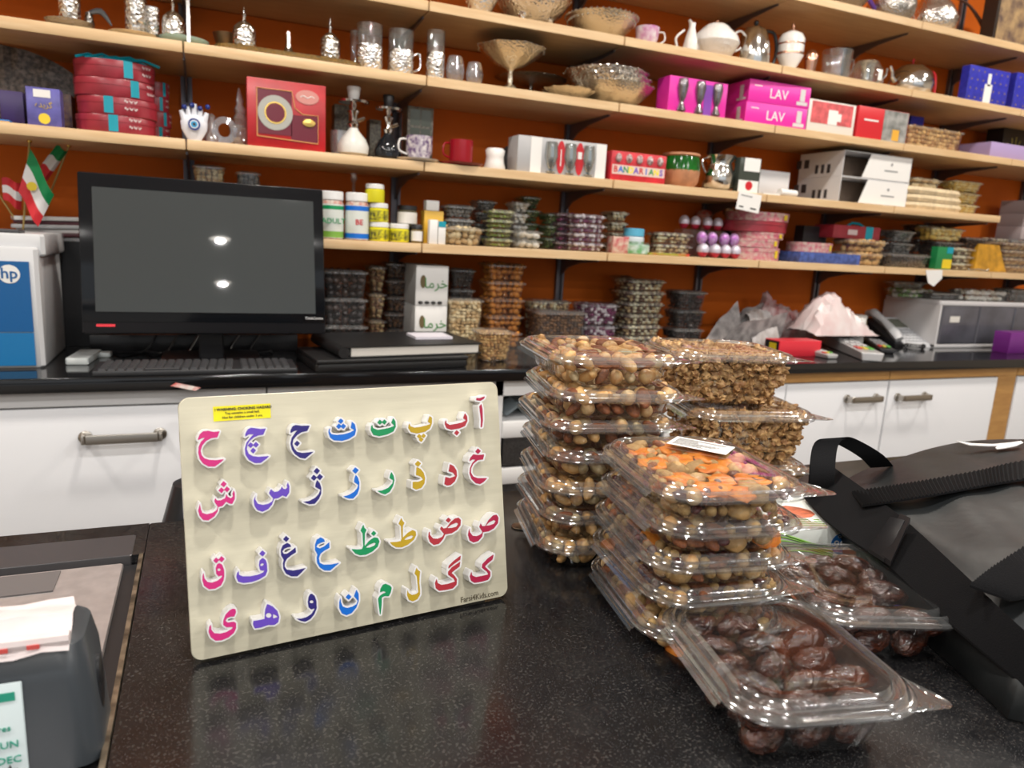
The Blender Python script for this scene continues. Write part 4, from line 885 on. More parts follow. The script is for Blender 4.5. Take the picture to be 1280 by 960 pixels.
def jar(label, u0, u1, vt, tier, Y, body, lidm, band=None, bandm=None, lidfrac=0.2, group=None, txt=None, z0=None, name='jar', tm=None, mtx=None):
    xc, w, h, z = F(u0, u1, vt, tier if z0 is None else z0, Y); r = w/2
    t = thing(name, label, 'jar', (xc, Y+r, z), 0, group)
    g = MB(); hb = h*(1-lidfrac); g.lathe([(0.001,0),(r*0.95,0),(r,0.003),(r,hb*0.9),(r*0.85,hb)], 20); g.build('jar_body', body, t)
    g = MB(); g.lathe([(r*0.92,hb*0.98),(r*0.97,hb),(r*0.97,h-0.002),(r*0.9,h),(0.001,h)], 20); g.build('lid', lidm, t)
    if band:
        g = MB(); g.lathe([(r*1.008,hb*band[0]),(r*1.012,hb*band[0]+0.0005),(r*1.012,hb*band[1]),(r*1.008,hb*band[1])], 20); bnd = g.build('paper_label', bandm, t)
        if txt: text(txt, r*0.62, tm or INK, bnd, (0,-r*1.025,hb*(band[0]+band[1])/2), bold=0.0003)
    return t, w, h

# ---------------- second tier from the top: silver, teapots ----------------
SILD = mat_silver('dark_silver', (0.45,0.43,0.40), 0.25, 150, 0.8)
IVORY = mat('white_porcelain', (0.76,0.74,0.72), 0.18, coat=0.6)
COPPER = mat('rose_gold', (0.75,0.42,0.30), 0.2, 1.0)
def beads(t, r, z, n, br, mt, wave=None, name='beaded_rim'):
    g = MB()
    for i in range(n):
        a = 2*PI*i/n; rr = r*(1+(wave[1]*math.cos(wave[0]*a) if wave else 0)); zz = z+(wave[2]*math.cos(wave[0]*a) if wave and len(wave) > 2 else 0)
        g.ball((rr*math.cos(a), rr*math.sin(a), zz), br, n=6, m=4)
    g.build(name, mt, t)
BOWL = [(0.30,0),(0.34,0.04),(0.30,0.10),(0.6,0.35),(0.85,0.65),(1.0,0.95),(0.96,0.95),(0.8,0.65),(0.5,0.32),(0.01,0.25)]
t,w,h = vessel('ornate silver bowl on short feet at the very top of the picture, second tier', 584,632,-22,'T',2.16,BOWL,SILVER,'silver_bowl','bowl',wave=(10,0.04,0.03)); beads(t,w/2,h*0.95,30,0.003,SILVERS)
t,w,h = vessel('large scalloped silver bowl on four feet, cut by the top edge', 634,728,-16,'T',2.15,[(0.25,0.28),(0.5,0.32),(0.8,0.6),(1.0,0.95),(0.95,0.95),(0.7,0.6),(0.01,0.4)],SILVER,'footed_bowl','bowl',wave=(10,0.05,0.03))
for sx,sy in ((-1,-1),(1,-1),(-1,1),(1,1)): add_lathe(t,'foot',SILVER,[(0.011,0),(0.007,0.006),(0.006,h*0.24),(0.012,h*0.36)],(sx*w*0.19,sy*w*0.19,0),10)
beads(t,w/2,h*0.95,36,0.003,SILVERS)
t,w,h = vessel('wide pale gold bowl with a beaded silver rim, right of the footed bowl', 730,812,10,'T',2.14,[(0.28,0),(0.30,0.05),(0.55,0.22),(0.85,0.6),(1.0,0.92),(0.97,0.92),(0.8,0.6),(0.01,0.2)],SGOLD,'beaded_bowl','bowl'); beads(t,w/2,h*0.92,40,0.0035,SILVERS); beads(t,w/2*0.94,h*0.75,38,0.003,SILVERS)
t,w,h = vessel('white cup with pink flowers and looped handle beside the beaded bowl', 803,829,32,'T',2.14,[(0.5,0),(0.55,0.08),(0.9,0.4),(1.0,1.0),(0.94,1.0),(0.8,0.4),(0.01,0.15)],mat('pink_floral_china', (0.75,0.70,0.74), 0.2, col2=(0.55,0.18,0.42), scale=45),'floral_cup','cup'); add_tube(t,'handle',IVORY,[(w*0.45,0,h*0.85),(w*0.8,0,h*0.9),(w*0.85,0,h*0.5),(w*0.5,0,h*0.25)],0.0025)
t,w,h = vessel('small white slender porcelain vase left of the teapot spout', 861,877,27,'T',2.15,[(0.8,0),(1.0,0.2),(0.75,0.55),(0.4,0.85),(0.45,1.0),(0.35,1.0),(0.01,0.8)],IVORY,'porcelain_vase','vase')
add_tube(t,'handle',IVORY,[(-w*0.3,0.02,h*0.8),(-w*0.9,0.02,h*0.5),(-w*0.6,0.02,h*0.1)],0.004)
def teapot(label,u0,u1,vt,tier,Y,prof,mt,spout,hdl,hm,knob,km,wave=None,hr=0.0035,lid=None):
    t,w,h = vessel(label,u0,u1,vt,tier,Y,prof,mt,'teapot','teapot',wave=wave,part='pot_body')
    if spout: add_tube(t,'spout',spout[1],[(x*w/2,0,z*h) for x,z in spout[0]],[0.011,0.009,0.006,0.005][:len(spout[0])] if len(spout[0])==4 else 0.006,10)
    add_tube(t,'handle',hm,[(x*w/2,0,z*h) for x,z in hdl],hr,8)
    add_lathe(t,'lid_knob',km,[(0.003,h*0.98),(0.004,h*knob*0.5+h*0.5),(0.0065,h*(0.3+0.7*knob)),(0.003,h*knob)])
    return t,w,h
t,w,h = teapot('white embossed porcelain teapot with curled handle on the second tier',886,936,24,'T',2.14,[(0.45,0),(0.42,0.06),(0.75,0.22),(1.0,0.5),(0.9,0.68),(0.62,0.85),(0.55,0.9),(0.4,0.98),(0.1,1.0)],mat_silver('embossed_porcelain',(0.76,0.74,0.72),0.2,90,0.5),([(-0.75,0.3),(-1.1,0.45),(-1.15,0.8),(-1.38,0.98)],IVORY),[(0.7,0.72),(1.2,0.95),(1.5,0.8),(1.3,0.5),(0.9,0.38)],IVORY,1.13,COPPER)
MATS['embossed_porcelain'].node_tree.nodes['Principled BSDF'].inputs['Metallic'].default_value = 0
t,w,h = vessel('chrome teapot with big black D handle behind the white teapot', 938,972,28,'T',2.16,[(0.85,0),(1.0,0.15),(0.95,0.5),(0.7,0.85),(0.5,0.95),(0.1,1.0)],SILVERS,'chrome_pot','teapot',part='pot_body'); add_tube(t,'handle',BLACK,[(w*0.3,0,h*0.92),(w*0.7,0,h*0.9),(w*0.85,0,h*0.5),(w*0.7,0,h*0.1),(w*0.42,0,h*0.1)],0.006); add_lathe(t,'lid_knob',BLACK,[(0.004,h),(0.009,h*1.06),(0.006,h*1.12)])
t,w,h = vessel('white and rose gold banded sugar bowl with lid, right of the chrome teapot', 986,1011,36,'T',2.14,[(0.35,0),(0.5,0.06),(0.55,0.12),(1.0,0.4),(0.98,0.5),(1.0,0.8),(0.8,0.92),(0.3,1.0)],IVORY,'sugar_bowl','bowl'); add_lathe(t,'gold_band',COPPER,[(w*0.505,h*0.42),(w*0.508,h*0.45),(w*0.505,h*0.48)]); add_lathe(t,'gold_band',COPPER,[(w*0.505,h*0.66),(w*0.508,h*0.68),(w*0.505,h*0.70)]); add_lathe(t,'lid_knob',COPPER,[(0.003,h),(0.006,h*1.1),(0.003,h*1.2)])
t,w,h = vessel('tiny rose gold lidded pot on a scalloped saucer', 1012,1027,60,'T',2.15,[(1.0,0),(1.0,0.04),(0.6,0.08),(0.8,0.5),(0.9,0.75),(0.5,0.95),(0.1,1.0)],COPPER,'rose_gold_pot','pot')
t,w,h = vessel('clear glass pitcher with handle, second tier right part', 1044,1072,61,'T',2.14,[(0.85,0),(0.95,0.05),(0.9,0.5),(1.0,1.0),(0.96,1.0),(0.86,0.5),(0.8,0.08)],GLASS,'glass_pitcher','pitcher'); add_tube(t,'handle',GLASS,[(w*0.45,0,h*0.9),(w*0.75,0,h*0.8),(w*0.7,0,h*0.4),(w*0.45,0,h*0.3)],0.003)
t,w,h = vessel('clear glass teapot with steel spout and price sticker', 1082,1114,74,'T',2.14,[(0.9,0),(1.0,0.2),(0.9,0.7),(0.65,0.95),(0.6,1.0),(0.55,1.0),(0.8,0.7)],GLASS,'glass_teapot','teapot'); add_tube(t,'spout',SILVERS,[(w*0.45,0,h*0.3),(w*0.75,0,h*0.6),(w*0.8,0,h*0.9)],0.005); add_lathe(t,'infuser',SILVERS,[(w*0.2,h*0.3),(w*0.22,h*0.9),(w*0.28,h*1.0)]); plate('price_sticker',PAPER,t,-0.008,0.012,h*0.2,h*0.6,-w/2-0.001)
t,w,h = teapot('shiny steel teapot with red glass handle and red knob',1140,1180,77,'T',2.14,[(0.7,0),(0.9,0.1),(1.0,0.4),(0.85,0.75),(0.55,0.92),(0.5,0.96),(0.1,1.0)],SILVERS,([(-0.8,0.4),(-1.1,0.5),(-1.2,0.7),(-1.35,0.85)],SILVERS),[(0.85,0.75),(1.2,0.9),(1.5,0.8),(1.6,0.3),(1.55,0.1)],RED,1.2,RED,hr=0.0055)
BLB = mat('royal_blue_gift', (0.03,0.035,0.42), 0.35, var=0.2, scale=60); GDOT = mat('gold_dot', (0.28,0.20,0.10), 0.4)
for (a,b,vt,lab) in ((1210,1260,86,'royal blue gift box with gold dots and silver bottle picture'),(1268,1330,97,'royal blue gift box cut by the right edge')):
    t,w,h = carton(lab,a,b,vt,'T',2.12,0.035,BLB,'gift_box')
    g = MB()
    for i in range(7):
        for j in range(4):
            x = -w/2+w*(i+0.5)/7; z = h*(j+0.5)/4
            if abs(x) < w*0.14: continue
            g.box(x-0.003,x+0.003,-0.0008,-0.0003,z-0.003,z+0.003)
    g.build('gold_dots',GDOT,t,smooth=False)['kind'] = 'stuff'
    if a < 1250: plate('bottle_picture',PAPER,t,-w*0.09,w*0.09,h*0.02,h*0.55,-0.0004); plate('bottle_picture',PAPER,t,-w*0.04,w*0.04,h*0.5,h*0.85,-0.0004)
# topmost tier
t,w,h = vessel('small dark pewter dish on the topmost tier', 1054,1096,-8,'T2',2.14,BOWL,SILD,'pewter_dish','bowl')
t,w,h = vessel('round pewter teapot on the topmost tier, cut by the top edge', 1116,1158,-28,'T2',2.13,[(0.6,0),(0.95,0.25),(1.0,0.5),(0.8,0.8),(0.4,1.0)],SILD,'pewter_teapot','teapot'); add_tube(t,'handle',COPPER,[(w*0.5,0,h*0.9),(w*0.75,0,h*0.2),(w*0.8,0,h*0.1)],0.004); add_tube(t,'spout',mat('violet_glaze',(0.12,0.05,0.30),0.2),[(-w*0.45,0,h*0.3),(-w*0.8,0,h*0.6)],0.008)
t,w,h = vessel('engraved silver coffee pot with dark wooden handle on the topmost tier', 1170,1214,-28,'T2',2.13,[(0.5,0),(0.9,0.1),(1.0,0.3),(0.75,0.55),(0.5,0.7),(0.6,1.0)],SILVER,'coffee_pot','pot'); add_tube(t,'handle',mat('dark_wood',(0.06,0.02,0.01),0.4),[(w*0.4,0,h*0.85),(w*0.9,-0.01,h*0.75),(w*1.4,-0.015,h*0.4),(w*1.5,-0.015,h*0.2)],[0.003,0.005,0.008,0.006],10)
t,w,h = carton('gift box with brown desert picture at the top right corner',1248,1310,-30,'T2',2.13,0.06,mat('black_frame',(0.03,0.02,0.015),0.4),'picture_box'); plate('picture',mat('desert_picture',(0.45,0.30,0.14),0.5,col2=(0.10,0.06,0.05),scale=18),t,-w*0.46,w*0.5,0.002,h)

# ---------------- middle tier: glass mugs and silver bowls ----------------
def domed(label,u0,u1,vt,tier,Y,mt=SILVER,fin=1.0):
    t,w,h = vessel(label,u0,u1,vt,tier,Y,[(0.85,0),(0.95,0.03),(0.95,0.42),(0.85,0.55),(0.5,0.64),(0.14,0.7),(0.12,0.76),(0.2,0.8),(0.1,0.86),(0.13,0.9),(0.02,1.0)],mt,'domed_pot','pot',part='pot_body'); return t,w,h
t,w,h = vessel('dark silver saucer at the top left corner',50,116,22,'A',2.13,[(0.4,0),(0.9,0.6),(1.0,1.0),(0.9,0.9),(0.01,0.5)],SILD,'saucer','dish')
t,w,h = vessel('silver filigree cup standing on the dark saucer at top left',68,101,-22,'A',2.16,[(0.7,0.08),(0.8,0.12),(0.9,0.6),(1.0,1.0),(0.95,1.0),(0.8,0.3)],SILVER,'filigree_cup','cup')
t,w,h = vessel('grey metal bird-like ornament right of the top left cup',102,119,14,'A',2.2,[(0.7,0),(0.5,0.2),(0.9,0.5),(0.5,1.0)],SILD,'metal_ornament','ornament'); add_tube(t,'wing',mat('slate_metal',(0.20,0.22,0.24),0.35,0.6),[(-w*0.2,0,h*0.9),(w*0.9,0,h*1.1),(w*1.7,0,h*0.6)],[0.004,0.008,0.002])
t,w,h = vessel('pale gold oval saucer under two silver cups',131,200,38,'A',2.12,[(0.4,0),(0.9,0.5),(1.0,1.0),(0.9,0.9),(0.01,0.5)],SGOLD,'saucer','dish')
t,w,h = vessel('larger embossed silver cup on the pale saucer',154,184,-3,'A',2.14,[(0.85,0.12),(0.95,0.15),(0.95,0.8),(1.0,1.0),(0.93,1.0),(0.9,0.3)],SILVER,'silver_cup','cup')
t,w,h = vessel('smaller embossed silver cup right on the pale saucer',180,200,8,'A',2.17,[(0.85,0.12),(0.95,0.15),(0.95,0.8),(1.0,1.0),(0.93,1.0),(0.9,0.3)],SILVER,'silver_cup','cup')
domed('domed silver sugar pot beside the shelf upright at top left',200,232,-10,'A',2.15)
g = MB(); g.box(-0.004,0.004,0,0.008,0,0.30); xx,_,_,zz = F(233,238,0,'A',2.14); tag(g.build('metal_strip',SILVERS,loc=(xx,2.12,zz)),'thin upright bright metal strip at the first shelf joint','strip')
t,w,h = vessel('flat green glass tray left of the gold tray',196,262,44,'A',2.13,[(0.8,0),(1.0,0.6),(1.0,1.0),(0.01,0.7)],mat('green_glass',(0.28,0.36,0.28),0.15),'glass_tray','tray')
t,w,h = vessel('bronze curled dish rim behind the domed pots',266,300,38,'A',2.22,BOWL,mat('bronze',(0.25,0.15,0.08),0.35,0.8),'bronze_dish','dish')
xx,w,h,zz = F(268,452,60,'A',2.12); tr = thing('ornate_tray','long ornate gold serving tray carrying the domed pots','tray',(xx,2.17,zz)); g = MB(); g.loft([rrect(w*0.9,0.09,0.03,0.001,5),rrect(w*0.97,0.11,0.04,0.004,5),rrect(w,0.12,0.05,0.013,5),rrect(w*0.98,0.115,0.05,0.013,5),rrect(w*0.93,0.10,0.04,0.005,5)],0,True,True); g.build('tray_body',mat_silver('antique_gold',(0.42,0.32,0.16),0.35,140,0.8),tr)
for (a,b,v,l) in ((290,322,5,'domed silver pot with tall finial on the left of the gold tray'),(401,428,20,'domed silver pot with tall finial on the right of the gold tray')):
    t,w,h = domed(l,a,b,v,ST['A']+0.008,2.15)
t,w,h = vessel('small shiny bell-shaped cone in the middle of the gold tray',350,373,37,ST['A']+0.008,2.15,[(1.0,0),(0.9,0.1),(0.5,0.3),(0.25,0.55),(0.3,0.75),(0.15,1.0)],SILVERS,'silver_bell','bell')
t,w,h = vessel('small clear glass behind the right domed pot',438,452,38,'A',2.25,[(0.8,0),(0.9,0.5),(1.0,1.0),(0.9,0.9)],GLASS,'glass_cup','glass')
def gmug(label,u0,u1,vt,Y=2.13,hd=True,tall=False):
    t,w,h = vessel(label,u0,u1,vt,'A',Y,[(0.8,0.02),(0.9,0.05),(0.92,0.5),(0.96,1.0),(0.92,1.0),(0.86,0.1)],GLASS,'glass_mug','mug',part='glass_cup')
    add_lathe(t,'silver_holder',SILVER,[(w*0.44,0),(w*0.49,h*0.05),(w*0.49,h*(0.45 if not tall else 0.5)),(w*0.475,h*0.56)],wave=None)
    if hd: add_tube(t,'handle',SILVER,[(w*0.48,0,h*0.5),(w*0.72,0,h*0.55),(w*0.75,0,h*0.25),(w*0.5,0,h*0.15)],0.003)
gmug('left glass mug in an embossed silver holder',448,482,28,hd=False); gmug('right glass mug in an embossed silver holder with handle',488,521,36); gmug('tall narrow glass in a silver holder at the shelf joint',536,559,37,hd=False,tall=True)
for (a,b,v,l) in ((561,584,69,'larger cut crystal votive beside the tall glass'),(586,607,77,'smaller cut crystal votive beside the tall glass')):
    vessel(l,a,b,v,'A',2.13,[(0.6,0),(0.9,0.2),(1.0,0.5),(0.8,0.9),(0.7,1.0),(0.6,1.0),(0.7,0.4)],mat_clear('cut_crystal',(0.85,0.84,0.88),1.2,0.18,0.08,0.10),'crystal_votive','candle holder',n=8,wave=(4,0.05,0))
t,w,h = vessel('silver pedestal dish with flared beaded rim, centre of middle tier',612,692,53,'A',2.12,[(0.32,0),(0.33,0.05),(0.2,0.18),(0.08,0.25),(0.09,0.35),(0.07,0.5),(0.12,0.56),(0.45,0.66),(0.8,0.85),(1.0,1.0),(0.95,1.0),(0.7,0.8),(0.01,0.62)],SGOLD,'pedestal_dish','dish',n=32,wave=(8,0.05,0.03)); beads(t,w/2,h,28,0.003,SILVERS,(8,0.05))
t,w,h = vessel('low silver cake stand behind the pedestal dish',636,722,92,'A',2.29,[(0.25,0),(0.05,0.2),(0.06,0.8),(0.9,0.92),(1.0,1.0),(0.01,0.95)],SILD,'cake_stand','stand')
t,w,h = vessel('small leaf-edged pale gold bowl right of the cake stand',694,752,108,'A',2.12,BOWL,SGOLD,'leaf_bowl','bowl',wave=(12,0.08,0.02))
for i in range(3):
    t,w,h = vessel('%s scalloped silver bowl in the stack right of the joint' % ['lowest','middle','topmost'][i],742-5*i,832-3*i,[102,93,84][i],ST['A']+0.011*i,2.12,[(0.25,0),(0.3,0.06),(0.7,0.35),(0.9,0.7),(1.0,1.0),(0.96,1.0),(0.85,0.7),(0.01,0.3)],SGOLD if i == 0 else SILVER,'scalloped_bowl','bowl','stacked scalloped bowls',n=40,wave=(10,0.035,0.03)); beads(t,w/2,h,34,0.0028,SILVERS,(10,0.035))
PKM = mat('hot_pink_card',(0.75,0.03,0.38),0.35); SHOE = mat('grey_print',(0.62,0.60,0.60),0.4)
t,w,h = carton('hot pink carton with three tea glasses in its windows',836,908,100,'A',2.12,0.07,PKM,'glass_set_box')
for k in range(3):
    xk = -w*0.28+w*0.30*k; g = MB(); g.lathe([(w*0.03,0.004),(w*0.075,0.006),(w*0.03,h*0.3),(w*0.06,h*0.45),(w*0.085,h*0.75),(w*0.07,h*0.95),(w*0.06,h*0.9)],14,(xk,-0.001,0)); g.build('tea_glass',mat('smoked_glass',(0.28,0.25,0.27),0.08,0.8),t)
plate('purple_panel',mat('violet_card',(0.22,0.05,0.40),0.4),t,w*0.10,w*0.24,0.003,h*0.9)
for i in range(2):
    xc,w,h,zz = F(935,1008,104,'A',2.13); h /= 2
    t = thing('pink_carton','%s of the two hot pink glassware cartons with white lettering' % ['lower','upper'][i],'box',(xc+0.005*i,2.13,zz+i*(h+0.0004)),-0.05,'pink glassware cartons')
    g = MB(); g.box(-w/2,w/2,0,0.22,0,h-0.0006,b=0.001); g.build('box_body',PKM,t)
    text('LAV',h*0.62,PAPER,t,(-0.005,-0.0006,h*0.45)); plate('cup_print',SHOE,t,w*0.33,w*0.41,h*0.3,h*0.85); plate('cup_print',SHOE,t,w*0.28,w*0.46,h*0.12,h*0.28)
    plate('print_line',PAPER,t,-w*0.42,-w*0.30,h*0.72,h*0.76)
    g = MB(); g.box(-w/2-0.0006,-w/2-0.0002,0.03,0.05,h*0.2,h*0.8); g.box(-w/2-0.0006,-w/2-0.0002,0.015,0.065,h*0.12,h*0.22); g.build('cup_print',SHOE,t,smooth=False)
t,w,h = carton('white carton with red picture of a white mug',1010,1068,128,'A',2.13,0.10,OFFW,'mug_box'); plate('red_picture',mat('red_print',(0.65,0.12,0.13),0.4,var=0.3,scale=40),t,-w*0.44,w*0.44,h*0.3,h*0.96); plate('mug_print',PAPER,t,-w*0.08,w*0.12,h*0.3,h*0.75,-0.0010); plate('mug_print',PAPER,t,w*0.12,w*0.20,h*0.42,h*0.66,-0.0010)
t,w,h = carton('red and grey carton with orange juice glass picture',1072,1134,137,'A',2.13,0.09,mat('carton_red',(0.60,0.02,0.03),0.35),'glass_box'); plate('glass_picture',mat('grey_picture',(0.38,0.38,0.37),0.4,col2=(0.16,0.17,0.16),scale=30),t,w*0.0,w*0.49,0.001,h*0.99); plate('juice_print',mat('juice_orange',(0.75,0.40,0.05),0.4),t,w*0.2,w*0.34,h*0.08,h*0.42,-0.0010); plate('print_line',PAPER,t,-w*0.38,-w*0.10,h*0.58,h*0.63)
carton('small dark blue box behind the pastry tub',1136,1152,146,'A',2.26,0.05,BLB)
tubs('layered pastries','at the right of the middle tier',1134,1206,160,'A',2.13,1,'cookie',d=0.13,piece=0.02)
t,w,h = carton('lavender gift bag lying flat at the right edge of the middle tier',1238,1290,181,'A',2.13,0.14,mat('lavender_bag',(0.42,0.32,0.58),0.35,coat=0.3),'gift_bag','bag')
t,w,h = carton('black box with yellow leaf print at the right end of the middle tier',1252,1282,162,'A',2.30,0.08,BLACK,'leaf_box'); g = MB()
for k in range(7): a = 0.3+k*0.4; g.tube([(0,-0.001,h*0.1),(w*0.45*math.cos(a),-0.001,h*0.1+h*0.7*math.sin(a))],0.0018,4)
g.build('leaf_print',mat('leaf_yellow',(0.5,0.42,0.06),0.5),t)

# ---------------- fourth tier: tins, hookahs, cups, boxes ----------------
TIN = mat('maroon_tin',(0.30,0.025,0.04),0.3,var=0.15,scale=30); TEAL = mat('teal_ribbon',(0.0,0.30,0.40),0.35)
t,w,h = carton('dark violet card box at the left end of the tins tier',0,30,114,'B',2.16,0.06,mat('dark_violet_card',(0.035,0.015,0.10),0.35)); 
t,w,h = carton('blue and orange wrapper at the far left shelf edge',-16,12,153,'B',2.105,0.03,mat('wrapper_blue',(0.03,0.20,0.55),0.4),'candy_wrapper','packet'); plate('wrapper_stripe',mat('juice_orange',(0.75,0.40,0.05),0.4),t,-w/2,w/2,0,h*0.35)
t,w,h = carton('violet card pack with barcode and golden crest',33,76,110,'B',2.12,0.045,mat('violet_pack',(0.12,0.11,0.38),0.3,var=0.25,scale=30),'card_pack','box'); plate('barcode_label',PAPER,t,-w*0.28,w*0.22,h*0.75,h*0.95); text('\uFEE9\uFEAA\uFBFE\uFEB0\uFB94',h*0.2,GOLD,t,(0,-0.0008,h*0.55)); g = MB(); g.lathe([(0.0001,0),(h*0.14,0),(h*0.14,0.0006),(0.0001,0.0006)],20); g.M=None; o = g.build('crest',mat('yellow_crest',(0.78,0.58,0.03),0.4),t,loc=(0,0.0,h*0.2),rot=(PI/2,0,0))
g = MB(); rn = random.Random(8); xc,w,h,zz = F(-30,92,58,'B',2.27)
g.grid([[(-w/2+w*i/14, -0.02*math.sin(2.2*j/8)*1.0+rn.uniform(-0.006,0.006), h*j/8*(1-0.25*(i/14)**3)) for i in range(15)] for j in range(9)]); o = g.build('mesh_bag',mat('grey_netting',(0.11,0.09,0.08),0.5,var=0.7,scale=110,bump=1.0,bscale=120),loc=(xc,2.30,zz)); tag(o,'large dark netted bag behind the card packs at left','bag')
t,w,h = carton('dark patterned box between card pack and tins',76,90,118,'B',2.2,0.06,mat('dark_pattern',(0.05,0.02,0.06),0.4,col2=(0.20,0.12,0.08),scale=80))
def tins(n,u0,u1,vt,Y,lab,grp,rib):
    xc,w,h,zz = F(u0,u1,vt,'B',Y); ph = h/n
    for i in range(n):
        t = thing('gift_tin','%s %s' % (pos_name(i,n).strip() or 'only',lab),'tin',(xc+(0.003 if i % 2 else -0.002)-0.003*(i==n-1),Y+w/2*0.72,zz+ph*i),0,grp)
        g = MB(); g.lathe([(0.001,0),(w*0.49,0),(w*0.5,0.002),(w*0.5,ph*0.62),(w*0.507,ph*0.63),(w*0.507,ph-0.003),(w*0.5,ph-0.0008),(0.001,ph-0.0008)],36,sy=0.72); g.build('tin_body',TIN,t)
        a0 = rib[i]; g = MB(); ring_ = [[(w*0.5115*math.cos(a),w*0.5115*0.72*math.sin(a),z) for a in [a0+0.018*k*1.6 for k in range(9)]] for z in (ph*0.08,ph*0.99)]; g.grid(ring_); g.build('teal_ribbon',TEAL,t)
        g = MB(); 
        for s in range(3): 
            for z_ in (0.35,0.75): a = a0+0.5+0.12*s; g.grid([[(w*0.5115*math.cos(a+q*0.03),w*0.5115*0.72*math.sin(a+q*0.03),ph*(z_+0.06*math.sin(2.2*q+s)))for q in range(4)],[(w*0.5115*math.cos(a+q*0.03),w*0.5115*0.72*math.sin(a+q*0.03),ph*(z_+0.10+0.06*math.sin(2.2*q+s))) for q in range(4)]])
        g.build('silver_script',mat('silver_print',(0.62,0.50,0.50),0.35),t,smooth=False)
    return zz+h,xc,w
top_,xc,w = tins(4,89,193,74,2.12,'maroon tin with teal ribbon in the front tin stack','maroon gift tins',[-2.05+0.35,-1.85,-1.2+0.08,-1.3])
tins(4,170,212,101,2.24,'maroon tin in the half hidden stack behind the front tins','rear maroon gift tins',[-1.2,-1.0,-1.1,-0.9])
g = MB()
for k in range(5): g.tube([(xc-w*0.45+0.02*k,2.15,top_+0.001),(xc-w*0.3+0.03*k,2.16,top_+0.012+0.003*(k%2)),(xc-w*0.1+0.03*k,2.17,top_+0.002)],0.0035,6)
o = g.build('teal_bow',TEAL); tag(o,'teal ribbon bow lying on top of the front tin stack','ribbon')
PORC = mat('frosted_white',(0.70,0.72,0.78),0.3)
xc,w,h,zz = F(223,262,128,'B',2.13); t = thing('evil_eye_hand','white open hand ornament with blue evil eye','ornament',(xc,2.14,zz)); g = MB()
for x_ in (-0.40,-0.2,0.02,0.22,0.42): g.tube([(w*x_*0.7,0,h*0.45),(w*x_,0,h*(0.98-abs(x_)*0.5))],[w*0.12,w*0.075],8)
g.lathe([(0.001,0),(w*0.2,0),(w*0.42,h*0.3),(w*0.44,h*0.5),(w*0.3,h*0.66),(0.001,h*0.7)],20,sy=0.4); g.build('hand',PORC,t)
for r_,m_,yy in ((0.2,mat('eye_navy',(0.01,0.03,0.20),0.2),-0.018),(0.14,PAPER,-0.0186),(0.11,mat('eye_sky',(0.05,0.35,0.65),0.2),-0.0192),(0.05,INK,-0.0198)):
    g = MB(); g.lathe([(0.0001,0.0),(w*r_,0.0),(w*r_,0.002),(0.0001,0.002)],20); g.build('eye_disc',m_,t,loc=(0,yy,h*0.42),rot=(PI/2,0,0))
for k in range(4): g = MB(); g.ball((w*(-0.3+0.25*k),-0.006,h*(0.86+0.06*(k%2))),0.0065); g.build('blue_bead',mat('eye_navy',(0.01,0.03,0.20),0.2),t)
CRYS = mat_clear('cut_crystal')
t,w,h = vessel('clear crystal figurine right of the evil eye hand',254,276,141,'B',2.14,[(0.9,0),(1.0,0.2),(0.6,0.4),(0.8,0.6),(0.4,0.8),(0.5,0.9),(0.1,1.0)],CRYS,'crystal_figurine','ornament',n=9)
g = MB(); xc,w,h,zz = F(273,288,146,'B',2.15); g.loft([[(r*math.cos(a)*0.9,q,h*0.5+r*math.sin(a)) for a in [2*PI*k/16 for k in range(16)]] for r,q in ((h*0.5,-0.004),(h*0.5,0.004),(h*0.25,0.006),(h*0.25,-0.006),(h*0.5,-0.004))]); tag(g.build('crystal_ring',CRYS,loc=(xc,2.15,zz)),'clear crystal ring ornament between figurine and tree','ornament')
t,w,h = vessel('tall clear crystal tree ornament beside the red gift box',284,315,108,'B',2.14,[(0.5,0),(0.9,0.1),(1.0,0.3),(0.55,0.36),(0.75,0.46),(0.4,0.55),(0.55,0.62),(0.25,0.72),(0.35,0.78),(0.05,1.0)],CRYS,'crystal_tree','ornament',n=9,wave=(3,0.15,0.002))
t,w,h = carton('large red gift box with window showing a tea glass set',309,407,102,'B',2.12,0.06,mat('gift_box_red',(0.45,0.015,0.02),0.3,var=0.2,scale=18),'tea_set_box')
plate('window_panel',mat('window_maroon',(0.14,0.01,0.025),0.25),t,-w*0.38,w*0.06,h*0.2,h*0.85); plate('window_panel',mat('window_maroon',(0.14,0.01,0.025),0.25),t,w*0.05,w*0.40,h*0.12,h*0.52)
g = MB(); yy = -0.0012
for A_ in ([(-w*0.38,yy,h*0.16),(-w*0.38,yy,h*0.86),(w*0.06,yy,h*0.86),(w*0.10,yy,h*0.62),(w*0.2,yy,h*0.54),(w*0.40,yy,h*0.54),(w*0.40,yy,h*0.12),(-w*0.38,yy,h*0.16)],): g.tube(A_,0.0016,5)
g.build('gold_outline',mat('gold_print',(0.65,0.30,0.10),0.4),t)
for r_,m_,y_ in ((0.22,mat('plate_grey_print',(0.40,0.40,0.36),0.35),-0.0012),(0.14,GOLD,-0.0020),(0.12,mat('window_maroon',(0.14,0.01,0.025),0.25),-0.0026)):
    g = MB(); g.lathe([(0.0001,0),(w*r_,0),(w*r_,0.001),(0.0001,0.001)],28); g.build('saucer_print',m_,t,loc=(-w*0.15,y_,h*0.52),rot=(PI/2,0,0))
g = MB(); g.lathe([(0.0001,0),(w*0.15,0),(w*0.15,0.001),(0.0001,0.001)],24,sy=0.6); o = g.build('oval_emblem',mat('emblem_pink',(0.60,0.25,0.22),0.35),t,loc=(w*0.26,-0.0008,h*0.80),rot=(PI/2,0,0))
